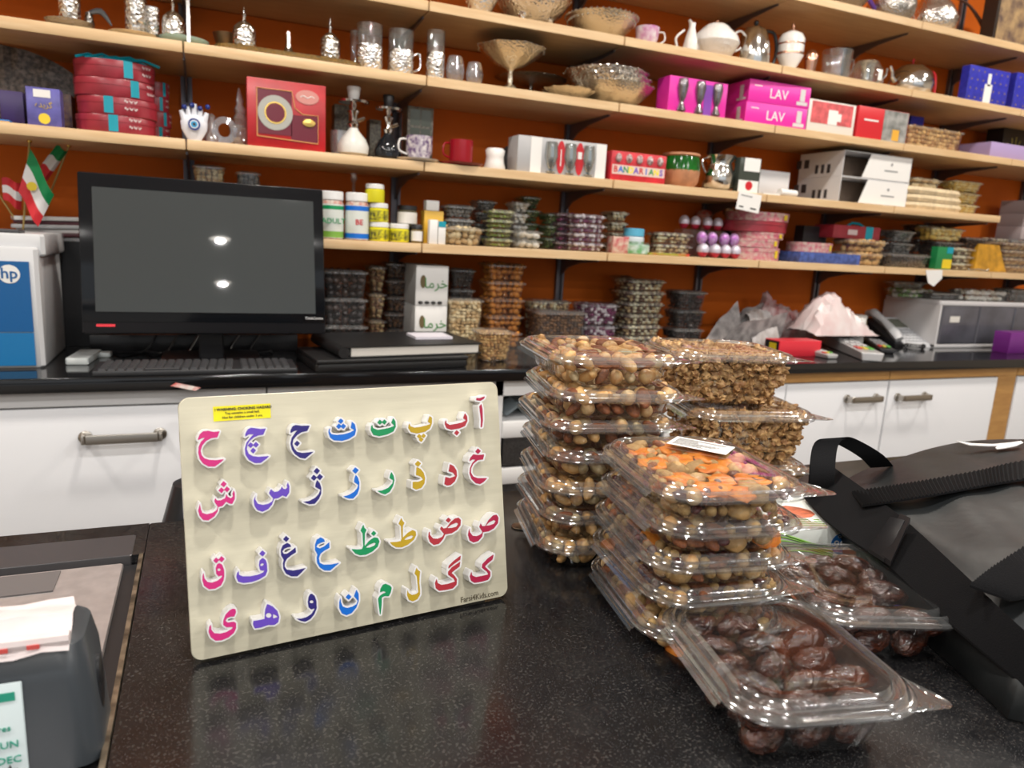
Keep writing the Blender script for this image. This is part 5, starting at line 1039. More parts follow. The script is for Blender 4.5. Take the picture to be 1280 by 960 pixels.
add_tube(o,'white_script',PAPER,[(-w*0.09,-0.001,0.0012),(-w*0.05,0.003,0.0012),(0,-0.002,0.0012),(w*0.05,0.003,0.0012),(w*0.09,0,0.0012)],0.0012,5)
g = MB(); g.lathe([(0.0001,0.0),(w*0.09,0.001),(w*0.08,0.004),(0.0001,0.005)],16,sy=0.6); g.build('gold_spoon_print',GOLD,t,loc=(w*0.28,-0.001,h*0.42),rot=(PI/2,0,0))
def hookah(label,u0,u1,vt,Y,glass,bowl):
    t,w,h = vessel(label,u0,u1,vt,'B',Y,[(0.55,0),(0.95,0.05),(1.0,0.15),(0.8,0.26),(0.35,0.38),(0.28,0.42),(0.3,0.44)],glass,'hookah','hookah',part='glass_base')
    add_lathe(t,'stem',SILVERS,[(w*0.15,h*0.42),(w*0.2,h*0.47),(w*0.1,h*0.52),(w*0.13,h*0.6),(w*0.2,h*0.66),(w*0.08,h*0.7),(w*0.12,h*0.76)])
    add_lathe(t,'tray',SILVERS,[(w*0.1,h*0.745),(w*0.48,h*0.77),(w*0.5,h*0.80),(w*0.15,h*0.77)]); add_lathe(t,'clay_bowl',bowl,[(w*0.13,h*0.78),(w*0.17,h*0.84),(w*0.22,h*0.99),(w*0.2,h),(w*0.1,h*0.97)])
    add_tube(t,'hose_port',SILVERS,[(0,0,h*0.5),(w*0.35,-0.01,h*0.57)],0.005)
hookah('white frosted glass hookah with white bowl',425,465,106,2.13,mat('frosted_glass_white',(0.66,0.66,0.62),0.35),IVORY); hookah('black hookah with black bowl and silver stem',472,505,117,2.14,mat('black_glass',(0.01,0.012,0.015),0.08),BLACK)
t,w,h = vessel('low ribbed clear glass dish beside the white hookah',414,438,163,'B',2.17,[(0.8,0),(1.0,0.3),(1.0,1.0),(0.9,0.9)],CRYS,'glass_dish','dish')
for (a,b,v,l) in ((418,436,131,'square patterned tea caddy behind the white hookah'),(462,476,150,'dark patterned caddy behind between the hookahs')): carton(l,a,b,v,'B',2.28,0.05,mat('tea_pattern',(0.22,0.20,0.15),0.4,col2=(0.05,0.04,0.03),scale=140),'tea_caddy','tin')
t,w,h = carton('square patterned tea caddy with dark panes behind the patterned cup',509,541,134,'B',2.24,0.06,mat('tea_pattern',(0.22,0.20,0.15),0.4,col2=(0.05,0.04,0.03),scale=140),'tea_caddy','tin')
for i in range(2):
    for j in range(3): plate('dark_pane',mat('pane_green',(0.07,0.085,0.06),0.3),t,-w*0.4+i*w*0.42,-w*0.02+i*w*0.42,h*(0.06+0.31*j),h*(0.33+0.31*j))
def cup(label,u0,u1,vt,Y,m1,m2,s=(499,553),hs=1,straight=False):
    xs,ws,_,zs = F(s[0],s[1],200,'B',Y-0.02); ts = thing('saucer',label+' saucer','saucer',(xs,Y+0.02,zs)); g = MB(); g.lathe([(ws*0.22,0),(ws*0.45,0.004),(ws*0.5,0.009),(ws*0.48,0.009),(ws*0.2,0.003),(0.001,0.003)],28); g.build('dish',m2,ts)
    xc,w,h,zz = F(u0,u1,vt,ST['B']+0.004,Y); t = thing('tea_cup',label+' cup','cup',(xc,Y+0.02,zz)); g = MB()
    g.lathe([(w*0.3,0),(w*0.36,h*0.05),(w*0.5,h*0.4),(w*0.5,h),(w*0.47,h),(w*0.45,h*0.3),(0.001,h*0.12)] if not straight else [(w*0.48,0),(w*0.5,h*0.06),(w*0.5,h),(w*0.46,h),(w*0.45,h*0.15),(0.001,h*0.12)],24); g.build('cup_body',m1,t); add_tube(t,'handle',m2,[(hs*w*0.46,0,h*0.85),(hs*w*0.75,0,h*0.8),(hs*w*0.78,0,h*0.4),(hs*w*0.46,0,h*0.25)],0.003)
cup('white porcelain with dark blue diamond pattern',510,542,170,2.13,mat('harlequin',(0.72,0.68,0.68),0.2,col2=(0.12,0.06,0.18),scale=85),IVORY,(499,553),-1)
cup('deep red glazed',565,593,175,2.13,mat('red_glaze',(0.30,0.005,0.015),0.2),mat('red_glaze',(0.30,0.005,0.015),0.2),(553,608),-1,True)
vessel('small white square-shouldered vase between red cup and glasses box',610,636,185,'B',2.13,[(0.9,0),(1.0,0.1),(0.85,0.35),(0.8,0.6),(0.9,0.9),(0.75,1.0),(0.01,0.98)],IVORY,'porcelain_vase','vase')
vessel('dark grey lidded pot behind the white vase',628,648,182,'B',2.25,[(0.9,0),(1.0,0.5),(0.9,0.8),(0.2,1.0)],DGREY,'dark_pot','pot')
t,w,h = carton('grey and red carton with three wine glasses in windows',647,757,175,'B',2.12,0.08,mat('carton_grey',(0.42,0.42,0.43),0.4),'glass_set_box')
plate('white_panel',PAPER,t,-w*0.36,-w*0.24,0,h); plate('white_panel',PAPER,t,w*0.38,w*0.5,0,h)
for k in range(3):
    xk = -w*0.13+w*0.215*k
    if k < 2: 
        g = MB(); g.loft([[(xk+w*0.107+r*math.cos(a),yy,h*0.5+h*0.47*math.sin(a)) for a in [2*PI*q/16 for q in range(16)]] for r,yy in ((w*0.05,-0.0004),(w*0.05,-0.0012),(0.0001,-0.0012))]); o = g.build('red_panel',RED,t); o['label'] = 'red lens-shaped panel'
        if k == 1: plate('price_sticker',PAPER,t,xk+w*0.085,xk+w*0.13,h*0.5,h*0.7,-0.0014)
        else: plate('print_line',PAPER,t,xk+w*0.102,xk+w*0.112,h*0.25,h*0.72,-0.0014)
    g = MB(); g.lathe([(w*0.05,0.004),(w*0.055,0.008),(w*0.02,h*0.1),(w*0.05,h*0.25),(w*0.075,h*0.5),(w*0.065,h*0.9),(w*0.06,h*0.85)],16,(xk,0.004,0)); g.build('wine_glass',mat('glass_in_box',(0.42,0.45,0.45),0.06,0.75),t)
t,w,h = carton('red picture box with multicoloured lettering',764,832,192,'B',2.12,0.07,mat('box_red_bright',(0.62,0.03,0.045),0.35,var=0.25,scale=25),'picture_box')
for k,ch_ in enumerate('BANDARIANS'): text(ch_,h*0.30,[RED,BLUE,GRN,mat('sticker_yellow',(0.85,0.74,0.0),0.4),PURP][k%5],t,(-w*0.42+w*0.093*k,-0.0010,h*0.38),bold=0.0006)
for k in range(5): g = MB(); g.ball((-w*0.38+w*0.19*k,-0.0005,h*0.78),w*0.055,n=10,m=6,sz=1.3); g.build('figure_print',mat('figure_white',(0.7,0.62,0.62),0.5,col2=(0.2,0.1,0.1),scale=150),t)
plate('title_band',mat('band_pale',(0.72,0.55,0.5),0.4),t,-w*0.48,w*0.48,h*0.22,h*0.54,-0.0004)
vessel('dark red glass pot half hidden behind the picture box',829,845,196,'B',2.2,[(0.8,0),(1.0,0.3),(0.9,0.8),(1.0,1.0)],mat('dark_red_glass',(0.16,0.01,0.02),0.15),'red_pot','pot')
t,w,h = vessel('terracotta pot with green glazed upper half',842,884,191,'B',2.13,[(0.75,0),(0.95,0.2),(1.0,0.5)],mat('terracotta',(0.48,0.22,0.11),0.7,var=0.2,scale=30),'glazed_pot','pot',part='clay_base'); add_lathe(t,'green_glaze',mat('green_glaze',(0.01,0.11,0.015),0.1,var=0.4,scale=25),[(w*0.5,h*0.48),(w*0.48,h*0.75),(w*0.45,h*0.92)]); add_lathe(t,'rim',mat('terracotta',(0.48,0.22,0.11),0.7),[(w*0.45,h*0.90),(w*0.48,h*0.94),(w*0.46,h),(w*0.3,h*0.98)])
t,w,h = vessel('engraved silver jug with side handles beside the green pot',893,926,194,'B',2.13,[(0.6,0),(0.95,0.12),(1.0,0.45),(0.8,0.7),(0.75,0.8),(1.0,1.0),(0.92,1.0),(0.7,0.8)],SILVERS,'silver_jug','jug')
for s_ in (-1,1): add_tube(t,'handle',SILVERS,[(s_*w*0.42,0,h*0.95),(s_*w*0.66,0,h*0.8),(s_*w*0.5,0,h*0.5)],0.003)
t,w,h = carton('clear bag with white tag and red round print beside the jug',924,950,198,'B',2.12,0.03,mat('black_film',(0.05,0.06,0.05),0.2),'snack_bag','bag'); plate('white_tag',PAPER,t,-w*0.3,w*0.45,h*0.62,h*1.0); plate('white_tag',PAPER,t,-w*0.5,w*0.45,0,h*0.35); g = MB(); g.lathe([(0.0001,0),(w*0.17,0),(w*0.17,0.0006),(0.0001,0.0006)],16); g.build('red_dot',RED,t,loc=(0,-0.001,h*0.2),rot=(PI/2,0,0))
t,w,h = carton('low white card box left of the stacked white boxes',945,986,214,'B',2.2,0.08,mat('card_white',(0.66,0.66,0.68),0.5),'card_box')
g = MB(); xc,w,h,zz = F(975,1000,224,'B',2.11); g.tube([(-w*0.45,0,0.012),(w*0.45,0.01,0.012)],0.012,12); g.box(-w*1.2,-w*0.3,0,0.02,0,0.004); tag(g.build('paper_roll',PAPER,loc=(xc,2.115,zz)),'rolled white paper lying before the card boxes','paper')
CARD = mat('card_white',(0.66,0.66,0.68),0.5); CIN = mat('card_inside',(0.22,0.16,0.12),0.7)
for i in range(2):
    zt = [223,193][i]; xc,w,h,zz = F(1062-4*i,1136,[224,192][i],'B',2.13); ph = (ST['B']*0+0.0)
xc,w,hh,zz = F(1052,1136,193,'B',2.13); ph = hh/2
for i in range(2):
    t = thing('card_box','%s white card box with torn open front in the pair' % ['lower','upper'][i],'box',(xc,2.13,zz+i*ph),0,'pair of white card boxes'); th = 0.002; hz_ = ph-0.0006
    g = MB(); g.box(-w/2,w/2,0,0.22,0,th); g.box(-w/2,w/2,0,0.22,hz_-th,hz_); g.box(-w/2,-w/2+th,0,0.22,th,hz_-th); g.box(w/2-th,w/2,0,0.22,th,hz_-th); g.box(-w/2+th,w/2-th,0.218,0.22,th,hz_-th); g.build('box_body',CARD,t,smooth=False)
    g = MB(); g.box(-w/2+th*1.5,w/2-th*1.5,0.10,0.215,th,hz_-th*2); g.build('dark_contents',CIN,t,smooth=False)
    g = MB(); g.add([(-w*0.22,-0.001,0.003),(w*0.49,-0.001,0.003),(w*0.49,-0.001,hz_*0.97),(-w*0.12,-0.001,hz_*0.97)],[(0,1,2,3)]); fl = g.build('front_flap',PAPER,t,smooth=False)
    g = MB(); g.lathe([(0.0001,0),(0.006,0),(0.006,0.0005),(0.0001,0.0005)],12); g.build('printed_mark',GREY,fl,loc=(w*0.2,-0.0014,hz_*0.65),rot=(PI/2,0,0))
    plate('print_line',GREY,fl,w*0.1,w*0.3,hz_*0.36,hz_*0.42,-0.0014)
    for q in range(3): g = MB(); g.box(-w/2-0.0008,-w/2-0.0003,0.06+0.03*q,0.075+0.03*q,hz_*0.15,hz_*0.5); g.build('box_print',DGREY,t,smooth=False)
    for q in range(2): g = MB(); g.box(-w/2-0.0008,-w/2-0.0003,0.17+0.04*q,0.195+0.04*q,hz_*0.4,hz_*0.75); g.build('box_print',DGREY,t,smooth=False)
xc,w,h,zz = F(1132,1206,236,'B',2.13); BREAD = mat('flat_bread',(0.70,0.56,0.36),0.7,var=0.2,scale=40)
for i in range(3):
    t = thing('flatbread_pack','%s pale flatbread pack in the pile of three' % ['lowest','middle','topmost'][i],'bread',(xc-0.004*i,2.18,zz+i*h/3),0.03*i,'flatbread packs'); g = MB(); g.loft([rrect(w*0.95,0.11,0.04,0.001,5),rrect(w,0.12,0.04,h/6,5),rrect(w*0.95,0.11,0.04,h/3-0.001,5)],0,True,True); g.build('bread',BREAD,t)
tubs('round breads','on top of the flatbreads',1140,1180,223,'B',2.16,1,'pale',piece=0.018,z0=ST['B']+h+0.001)
tubs('golden sweets','at the right end of the tins tier',1192,1228,226,'B',2.20,3,'gold',piece=0.012)
xc,w,h,zz = F(923,952,240,'B',2.098); zc = (z_of(241,xc,2.097)+z_of(264,xc,2.097))/2; hh = z_of(241,xc,2.097)-z_of(264,xc,2.097)
t = thing('price_tag','white printed price card hanging on the fourth tier edge below the jug','tag',(xc,2.0985,zc)); t.rotation_euler = (0.0,0.10,0); plate('card',PAPER,t,-w/2,w/2,-hh/2,hh/2,0.0); plate('print_line',GREY,t,-w*0.38,w*0.1,hh*0.26,hh*0.33,-0.0005); plate('print_line',INK,t,-w*0.38,-w*0.2,-hh*0.36,-hh*0.28,-0.0005); plate('print_line',INK,t,w*0.1,w*0.36,-hh*0.36,-hh*0.28,-0.0005)
xc,w,h,zz = F(1158,1180,330,'C',2.098); z1_ = z_of(337,xc,2.098); z2_ = z_of(358,xc,2.098)
g = MB(); g.prism([(-w*0.5,(z1_-z2_)*0.45),(w*0.45,(z1_-z2_)*0.5),(w*0.5,0),(w*0.1,-(z1_-z2_)*0.5),(-w*0.25,-(z1_-z2_)*0.3)],0,0.0006); tag(g.build('paper_tag',PAPER,loc=(xc,2.0985,(z1_+z2_)/2),rot=(PI/2,0,0),smooth=False),'torn white paper tag stuck on the lowest shelf edge','tag')

# ---------------- lowest tier ----------------
YELJ = mat('jar_yellow',(0.72,0.66,0.02),0.35)
tubs('pale crackers','behind the top edge of the monitor, left',240,284,206,'C',2.2,1,'pale'); tubs('grey sweets','behind the top edge of the monitor, right',295,330,214,'C',2.2,1,'grey')
t,w,h = jar('large vitamin bottle with green and white ADULT label',402,432,239,'C',2.12,mat('bottle_mixed',(0.55,0.50,0.42),0.25,col2=(0.50,0.12,0.10),scale=60),WHITE,(0.02,0.88),mat('label_white',(0.70,0.74,0.70),0.4),0.17,txt='ADULT',tm=GRN,name='vitamin_bottle')
g = MB(); g.lathe([(w*0.51,h*0.62),(w*0.512,h*0.70)],20); g.build('green_band',GRN,t); g = MB(); g.lathe([(w*0.51,h*0.03),(w*0.512,h*0.16)],20); g.build('green_band',mat('leaf_green_print'  ,(0.2,0.42,0.06),0.4),t)
t,w,h = jar('large vitamin bottle with white and blue label',434,464,241,'C',2.12,mat('bottle_mixed',(0.55,0.50,0.42),0.25,col2=(0.50,0.12,0.10),scale=60),WHITE,(0.02,0.88),mat('label_white',(0.70,0.74,0.70),0.4),0.17,txt='BE',tm=RED,name='vitamin_bottle')
g = MB(); g.lathe([(w*0.51,h*0.62),(w*0.512,h*0.72)],20); g.build('blue_band',BLUE,t); g = MB(); g.lathe([(w*0.51,h*0.03),(w*0.512,h*0.14)],20); g.build('blue_band',BLUE,t)
xc,w,h3,zz = F(464,489,278,'C',2.12)
jar('yellow labelled jar with white lid, bottom left of the jar pile',464,489,278,'C',2.12,YELJ,WHITE,(0.1,0.8),mat('jar_print_y',(0.72,0.66,0.02),0.35,col2=(0.05,0.05,0.02),scale=110),0.25)
jar('yellow labelled jar with white lid, bottom right of the jar pile',489.5,514,280,'C',2.12,YELJ,WHITE,(0.1,0.8),mat('jar_print_y',(0.72,0.66,0.02)),0.25)
xc,w,h2,zz2 = F(463,488,254,zz+h3,2.12); jar('yellow labelled jar with white lid, middle of the jar pile',463,488,254,'C',2.12,YELJ,WHITE,(0.1,0.8),mat('jar_print_y',(0.72,0.66,0.02)),0.25,z0=zz+h3)
jar('yellow jar with white lid on top of the jar pile',459,483,230,'C',2.12,YELJ,WHITE,(0.05,0.1),YELJ,0.25,z0=zz2+h2)
jar('dark glass jar with black lid and cream label',516,530,281,'C',2.12,mat('amber_glass',(0.16,0.10,0.02),0.15),BLACK,(0.15,0.85),PAPER,0.25)
jar('wide dark jar with cream label on the jar pile back',500,524,257,ST['C']+0.045,2.15,mat('olive_glass',(0.10,0.09,0.06),0.15),BLACK,(0.2,0.85),OFFW,0.2)
jar('dark support jar below the wide dark jar',500,524,283,'C',2.16,mat('olive_glass',(0.10,0.09,0.06),0.15),BLACK,None,None,0.2)
vessel('slender glass bottle behind the vitamin bottles',438,447,216,'C',2.3,[(0.9,0),(1.0,0.3),(0.5,0.6),(0.5,0.85),(1.0,0.9),(0.8,1.0)],mat_clear('cut_crystal'),'glass_bottle','bottle')
t,w,h = carton('little white medicine box with pink spot',537,547,275,'C',2.11,0.02,PAPER,'medicine_box'); t,w,h = carton('little white medicine box with teal cap end',548,557,277,'C',2.11,0.02,PAPER,'medicine_box'); plate('teal_end',TEAL,t,-w/2,w/2,h*0.75,h)
xq,wq,hq,zq = F(530,554,264,'C',2.17); t,w,h = carton('yellow spice box behind the medicine boxes',530,554,264,'C',2.17,0.04,mat('spice_yellow',(0.70,0.42,0.04),0.4)); carton('small white box standing on the yellow spice box',533,549,251,ST['C']+hq+0.0008,2.17,0.03,PAPER)
tubs('dark dried fruit','left of the green nut tubs',556,596,256,'C',2.16,3,'grey'); tubs('pale flat pastries','before the dark fruit tubs',558,608,284,'C',2.11,1,'pale',piece=0.02)
tubs('smoky raisins','between dark fruit and green nuts',594,622,250,'C',2.24,4,'grey')
tubs('green pistachio kernels','on the lowest tier',612,647,262,'C',2.12,4,'pist',piece=0.010); tubs('white nougat','behind the pistachio tubs',640,664,252,'C',2.22,4,'white'); tubs('white sweets','right of the pistachio tubs',648,681,288,'C',2.12,2,'white',piece=0.018)
tubs('dried green herbs','at the back of the lowest tier',652,678,245,'C',2.30,4,'green'); tubs('dark green leaves','behind the purple sweets',682,705,266,'C',2.24,3,'green')
tubs('plum coloured sweets','in the rear pile of purple tubs',697,725,266,'C',2.20,4,'purple',piece=0.011); tubs('purple and white sweets','in the front purple pile',718,760,268,'C',2.13,4,'purple',piece=0.012)
tubs('mixed snacks','right of the purple sweets',764,788,264,'C',2.20,4,'mixed',piece=0.012)
t,w,h = carton('small red fruit carton low beside the cheese tub',766,786,296,'C',2.14,0.04,mat('fruit_red_print',(0.45,0.04,0.06),0.4,col2=(0.6,0.5,0.4),scale=50))
t,w,h = jar('light blue and white dairy tub',787,810,286,'C',2.15,mat('dairy_white',(0.65,0.72,0.76),0.35),mat('dairy_blue',(0.10,0.42,0.62),0.35),(0.1,0.7),mat('dairy_print',(0.62,0.72,0.70),0.4,col2=(0.12,0.35,0.12),scale=40),0.3,name='dairy_tub'); 
jar('small white and green dairy tub at the front edge',790,818,303,'C',2.11,mat('dairy_print',(0.62,0.72,0.70)),CLEARFAR,None,None,0.2,name='dairy_tub')
tubs('pinkish nuts','left of the chocolate eggs',822,868,291,'C',2.15,2,'mixed',piece=0.012); t,w,h = carton('flat red and green candy strip lying on the lowest shelf edge',812,862,317,'C',2.105,0.03,mat('candy_strip',(0.60,0.04,0.02),0.4,col2=(0.25,0.45,0.05),scale=20),'candy_strip','candy')
# foil wrapped eggs
EGG1 = mat('egg_white_foil',(0.66,0.62,0.72),0.3,0.3); EGG2 = mat('egg_red_foil',(0.55,0.03,0.07),0.3,0.3); EGG3 = mat('egg_purple_foil',(0.36,0.08,0.42),0.3,0.3,col2=(0.6,0.4,0.65),scale=60)
def egg_mesh(v):
    g = MB(); rr = 0.0185; prof = [(max(1e-4,rr*math.sin(PI*k/12)*(1-0.10*math.cos(PI-PI*k/12)*-1)), 0.024-0.024*math.cos(PI*k/12)) for k in range(13)]
    g.lathe(prof[:6],18,mi=0); g.lathe(prof[5:],18,mi=1); return g.mesh('egg',[EGG2 if v == 0 else EGG3, EGG1 if v == 0 else EGG3])
EM = [egg_mesh(0), egg_mesh(1)]
def egg(u,Y,z,v,lab):
    x = x_of(u,Y,z+0.02); o = put(EM[v],'foil_egg',None,(x,Y,z)); tag(o,lab,'egg','foil wrapped chocolate eggs')
for k,u in enumerate((879,894,907,919)): egg(u,2.125,ST['C']+0.0006,0,'%s red and white foil egg in the front bottom row' % ['leftmost','second','third','rightmost'][k])
for k,u in enumerate((877,890,905,917)): egg(u,2.16,ST['C']+0.0006+0.041,1,'%s purple foil egg in the upper front row' % ['leftmost','second','third','rightmost'][k])
for k,u in enumerate((877,890,905,917)): egg(u,2.165,ST['C']+0.0006,0,'%s hidden red foil egg under the purple row' % ['leftmost','second','third','rightmost'][k])
t,w,h = carton('low clear riser under the rear eggs',852,905,288,'C',2.215,0.05,CLEARFAR,'egg_riser','stand')
for k,u in enumerate((855,869,884,897)): egg(u,2.24,ST['C']+0.0006+h+0.001,0,'%s red and white foil egg in the raised rear row' % ['leftmost','second','third','rightmost'][k])
t,w,h = vessel('red and white round ornament at the back above the eggs',875,893,262,'C',2.32,[(0.3,0),(0.3,0.7),(0.6,0.75),(1.0,0.87),(0.7,0.97),(0.1,1.0)],mat('tomato_red',(0.50,0.05,0.02),0.3,col2=(0.5,0.45,0.4),scale=30),'round_ornament','ornament')
t,w,h = vessel('slim brass stand with bulb above the eggs',906,918,258,'C',2.3,[(0.9,0),(0.2,0.1),(0.2,0.75),(0.9,0.85),(0.9,0.95),(0.2,1.0)],mat('aged_brass',(0.35,0.22,0.12),0.35,0.8),'brass_stand','stand')
vessel('dark glass bowl behind the purple eggs',910,930,281,'C',2.26,[(0.6,0),(1.0,0.5),(1.0,1.0),(0.9,0.9)],mat('black_glass',(0.01,0.012,0.015),0.08),'dark_bowl','bowl')
FLT = mat('floral_tin',(0.50,0.10,0.16),0.3,col2=(0.55,0.42,0.36),scale=70); PNK = mat('maroon_tin',(0.3,0.025,0.04))
def rtin(lab,u0,u1,vt,z0,Y,mt,lidm,grp=None,d=None,gold=True):
    xc,w,h,zz = F(u0,u1,vt,z0,Y); t = thing('round_tin',lab,'tin',(xc,Y+w*0.4,zz),0,grp); g = MB(); g.lathe([(0.001,0),(w*0.5,0),(w*0.5,h*0.65),(w*0.508,h*0.66),(w*0.508,h*0.97),(w*0.49,h-0.0004),(0.001,h-0.0004)],32,sy=0.8); g.build('tin_body',mt,t)
    if gold: g = MB(); a0=-1.2; g.grid([[(w*0.511*math.cos(a0+0.05*k),w*0.511*0.8*math.sin(a0+0.05*k),h*z_) for k in range(5)] for z_ in (0.2,0.8)]); o = g.build('yellow_badge',mat('badge_yellow',(0.75,0.55,0.02),0.4),t)
    return zz+h
z1 = rtin('floral round tin at the bottom front of the tin pile',928,988,310,'C',2.12,FLT,FLT,'round tins'); z2 = rtin('floral round tin second from the bottom of the tin pile',926,988,303-4,z1,2.12,FLT,FLT,'round tins')
z3 = rtin('thin floral tin third from the bottom of the tin pile',938,992,291,z2,2.13,FLT,FLT,'round tins'); z4 = rtin('plain maroon tin second from the top of the tin pile',930,1000,277,z3,2.13,PNK,PNK,'round tins',gold=False); z5 = rtin('floral round tin on top of the tin pile',936,1002,266,z4,2.13,FLT,FLT,'round tins')
t,w,h = carton('black bottles pack between the tin pile and the blue tin',1003,1030,283,'C',2.24,0.05,BLACK,'dark_pack','box')
t,w,h = carton('flat blue tin of biscuits at the shelf edge',1000,1075,317,'C',2.12,0.16,mat('blue_tin',(0.06,0.10,0.32),0.35,var=0.4,scale=60),'biscuit_tin','tin'); zt = ST['C']+h+0.001
rtin('small floral tin with yellow badge lying on the blue tin',1006,1052,304,zt,2.13,FLT,FLT)
tubs('round cookies','right of the blue tin',1060,1110,300,'C',2.14,2,'cookie',piece=0.022); xc,w,h,zz = F(1060,1110,300,'C',2.14)
t,w,h = carton('maroon tin box with teal bow on top of the cookie tubs',1042,1100,283,zz+h,2.17,0.10,TIN,'gift_tin','tin'); plate('teal_ribbon',TEAL,t,w*0.18,w*0.34,0,h); plate('silver_script',mat('silver_print',(0.62,0.5,0.5)),t,-w*0.2,w*0.0,h*0.3,h*0.7); g = MB(); g.tube([(-w*0.1,0.03,h),(w*0.0,0.03,h+0.012),(w*0.15,0.03,h+0.010),(w*0.25,0.03,h)],0.005); g.build('teal_bow',TEAL,t)
tubs('dark figs','in the dark pile right of the cookies',1116,1144,288,'C',2.2,3,'grey'); tubs('black dates','at the back of the dark pile',1146,1172,281,'C',2.26,3,'black'); tubs('black olives','low before the dark pile',1112,1166,318,'C',2.12,1,'black')
zz_ = tubs('smoked almonds','under the golden bread',1168,1206,302,'C',2.18,2,'black'); tubs('golden bread','on top of the smoked almonds',1166,1208,285,'C',2.16,1,'gold',piece=0.02,z0=zz_)
t,w,h = carton('green tea pack with yellow and white label',1171,1190,309,'C',2.11,0.03,mat('tea_green',(0.01,0.20,0.06),0.4),'tea_pack','packet'); plate('label_patch',mat('badge_yellow',(0.75,0.55,0.02),0.4),t,-w*0.1,w*0.5,h*0.05,h*0.45); plate('label_patch',TEAL,t,w*0.1,w*0.5,h*0.72,h*1.0)
tubs('brown pastries','between the green pack and the amber packet',1192,1220,310,'C',2.14,3,'mixed'); tubs('dark raisins','above right of the golden bread',1205,1235,297,'C',2.26,3,'darkwal')
g = MB(); xc,w,h,zz = F(1222,1262,306,'C',2.12); g.add([(-w/2,0,0.001),(w/2,0,0.001),(w*0.35,0.03,h),(-w*0.3,0.03,h),(-w/2,0.06,0.001),(w/2,0.06,0.001),(w*0.35,0.035,h),(-w*0.3,0.035,h)],[(0,1,2,3),(5,4,7,6),(1,5,6,2),(4,0,3,7),(3,2,6,7),(4,5,1,0)]); pk = tag(g.build('amber_packet',mat('amber_foil',(0.48,0.24,0.02),0.3,var=0.3,scale=30,bump=0.8,bscale=40),loc=(xc,2.125,zz),smooth=False),'amber coloured foil packet leaning at the right of the lowest tier','packet')
g = MB(); xc,w,h,zz = F(1212,1236,326,'C',2.105); g.tube([(-w*0.5,0,0.004),(0,0.002,0.008),(w*0.5,0,0.004)],0.0035); g.ball((-w*0.5,0,0.006),0.006); g.ball((w*0.5,0,0.006),0.006); tag(g.build('metal_clip',SILVERS,loc=(xc,2.108,zz)),'small metal scoop clip before the amber packet','clip')
tubs('chopped nuts','at the right end of the lowest tier',1254,1296,304,'C',2.14,4,'walnut',piece=0.011); tubs('roasted seeds','behind the amber packet',1236,1262,298,'C',2.26,4,'mixed')
# grey card boxes standing at the right beyond the short shelf
tubs('sugared nuts','supporting the grey cartons at far right',1262,1300,300,'C',2.24,1,'grey'); xc,w,h,zz0 = F(1262,1300,300,'C',2.24)
for i in range(3):
    t = thing('grey_carton','%s grey card carton at the far right above the nut tubs' % ['lowest','middle','topmost'][i],'box',(xc+0.06,2.25,zz0+h+0.001+0.058*i),0.0,'grey cartons at right'); g = MB(); g.box(-0.10,0.10,0,0.12,0,0.057,b=0.001); g.build('box_body',mat('grey_card',(0.42,0.36,0.37),0.5),t)

# ---------------- things on the back worktop ----------------
# printer-like white cabinet with blue front
pr = thing('laser_printer','white office printer with blue front panel and round logo, cut by the left edge','printer',(-0.50,1.98,KZ+0.0006))
xr = -0.352+0.50
H_p = z_of(292,-0.40,1.98)-KZ
g = MB(); g.box(-0.30,xr,0.0,0.29,0.0,H_p-0.03,b=0.008); g.box(-0.30,xr+0.012,0.02,0.29,H_p-0.05,H_p,b=0.008); g.build('housing',mat('printer_white',(0.60,0.61,0.63),0.35),pr)
xb = x_of(40,1.98,1.05)+0.50
plate('blue_front',mat('printer_blue',(0.005,0.10,0.30),0.3),pr,-0.30,xb,0.085,H_p-0.062,-0.0005,'blue upper front panel',0.003); plate('blue_front',mat('printer_blue_light',(0.01,0.17,0.42),0.3),pr,-0.30,xb,0.006,0.083,-0.0005,'lighter blue lower front panel',0.003)
lx = x_of(12,1.975,1.1)+0.50; lz = z_of(343,lx-0.5,1.975)-KZ
g = MB(); g.lathe([(0.0001,0),(0.021,0),(0.021,0.0006),(0.0001,0.0006)],28); lg = g.build('round_logo',PAPER,pr,loc=(lx,-0.0036,lz),rot=(PI/2,0,0)); text('hp',0.034,mat('printer_blue',(0.005,0.10,0.30),0.3),lg,(0,0.001,0.0012),(0,0,-0.0),bold=0.0005)
g = MB(); g.box(xb-0.10,xb-0.02,0.03,0.09,H_p,H_p+0.008,b=0.002); g.build('display_panel',DGREY,pr)
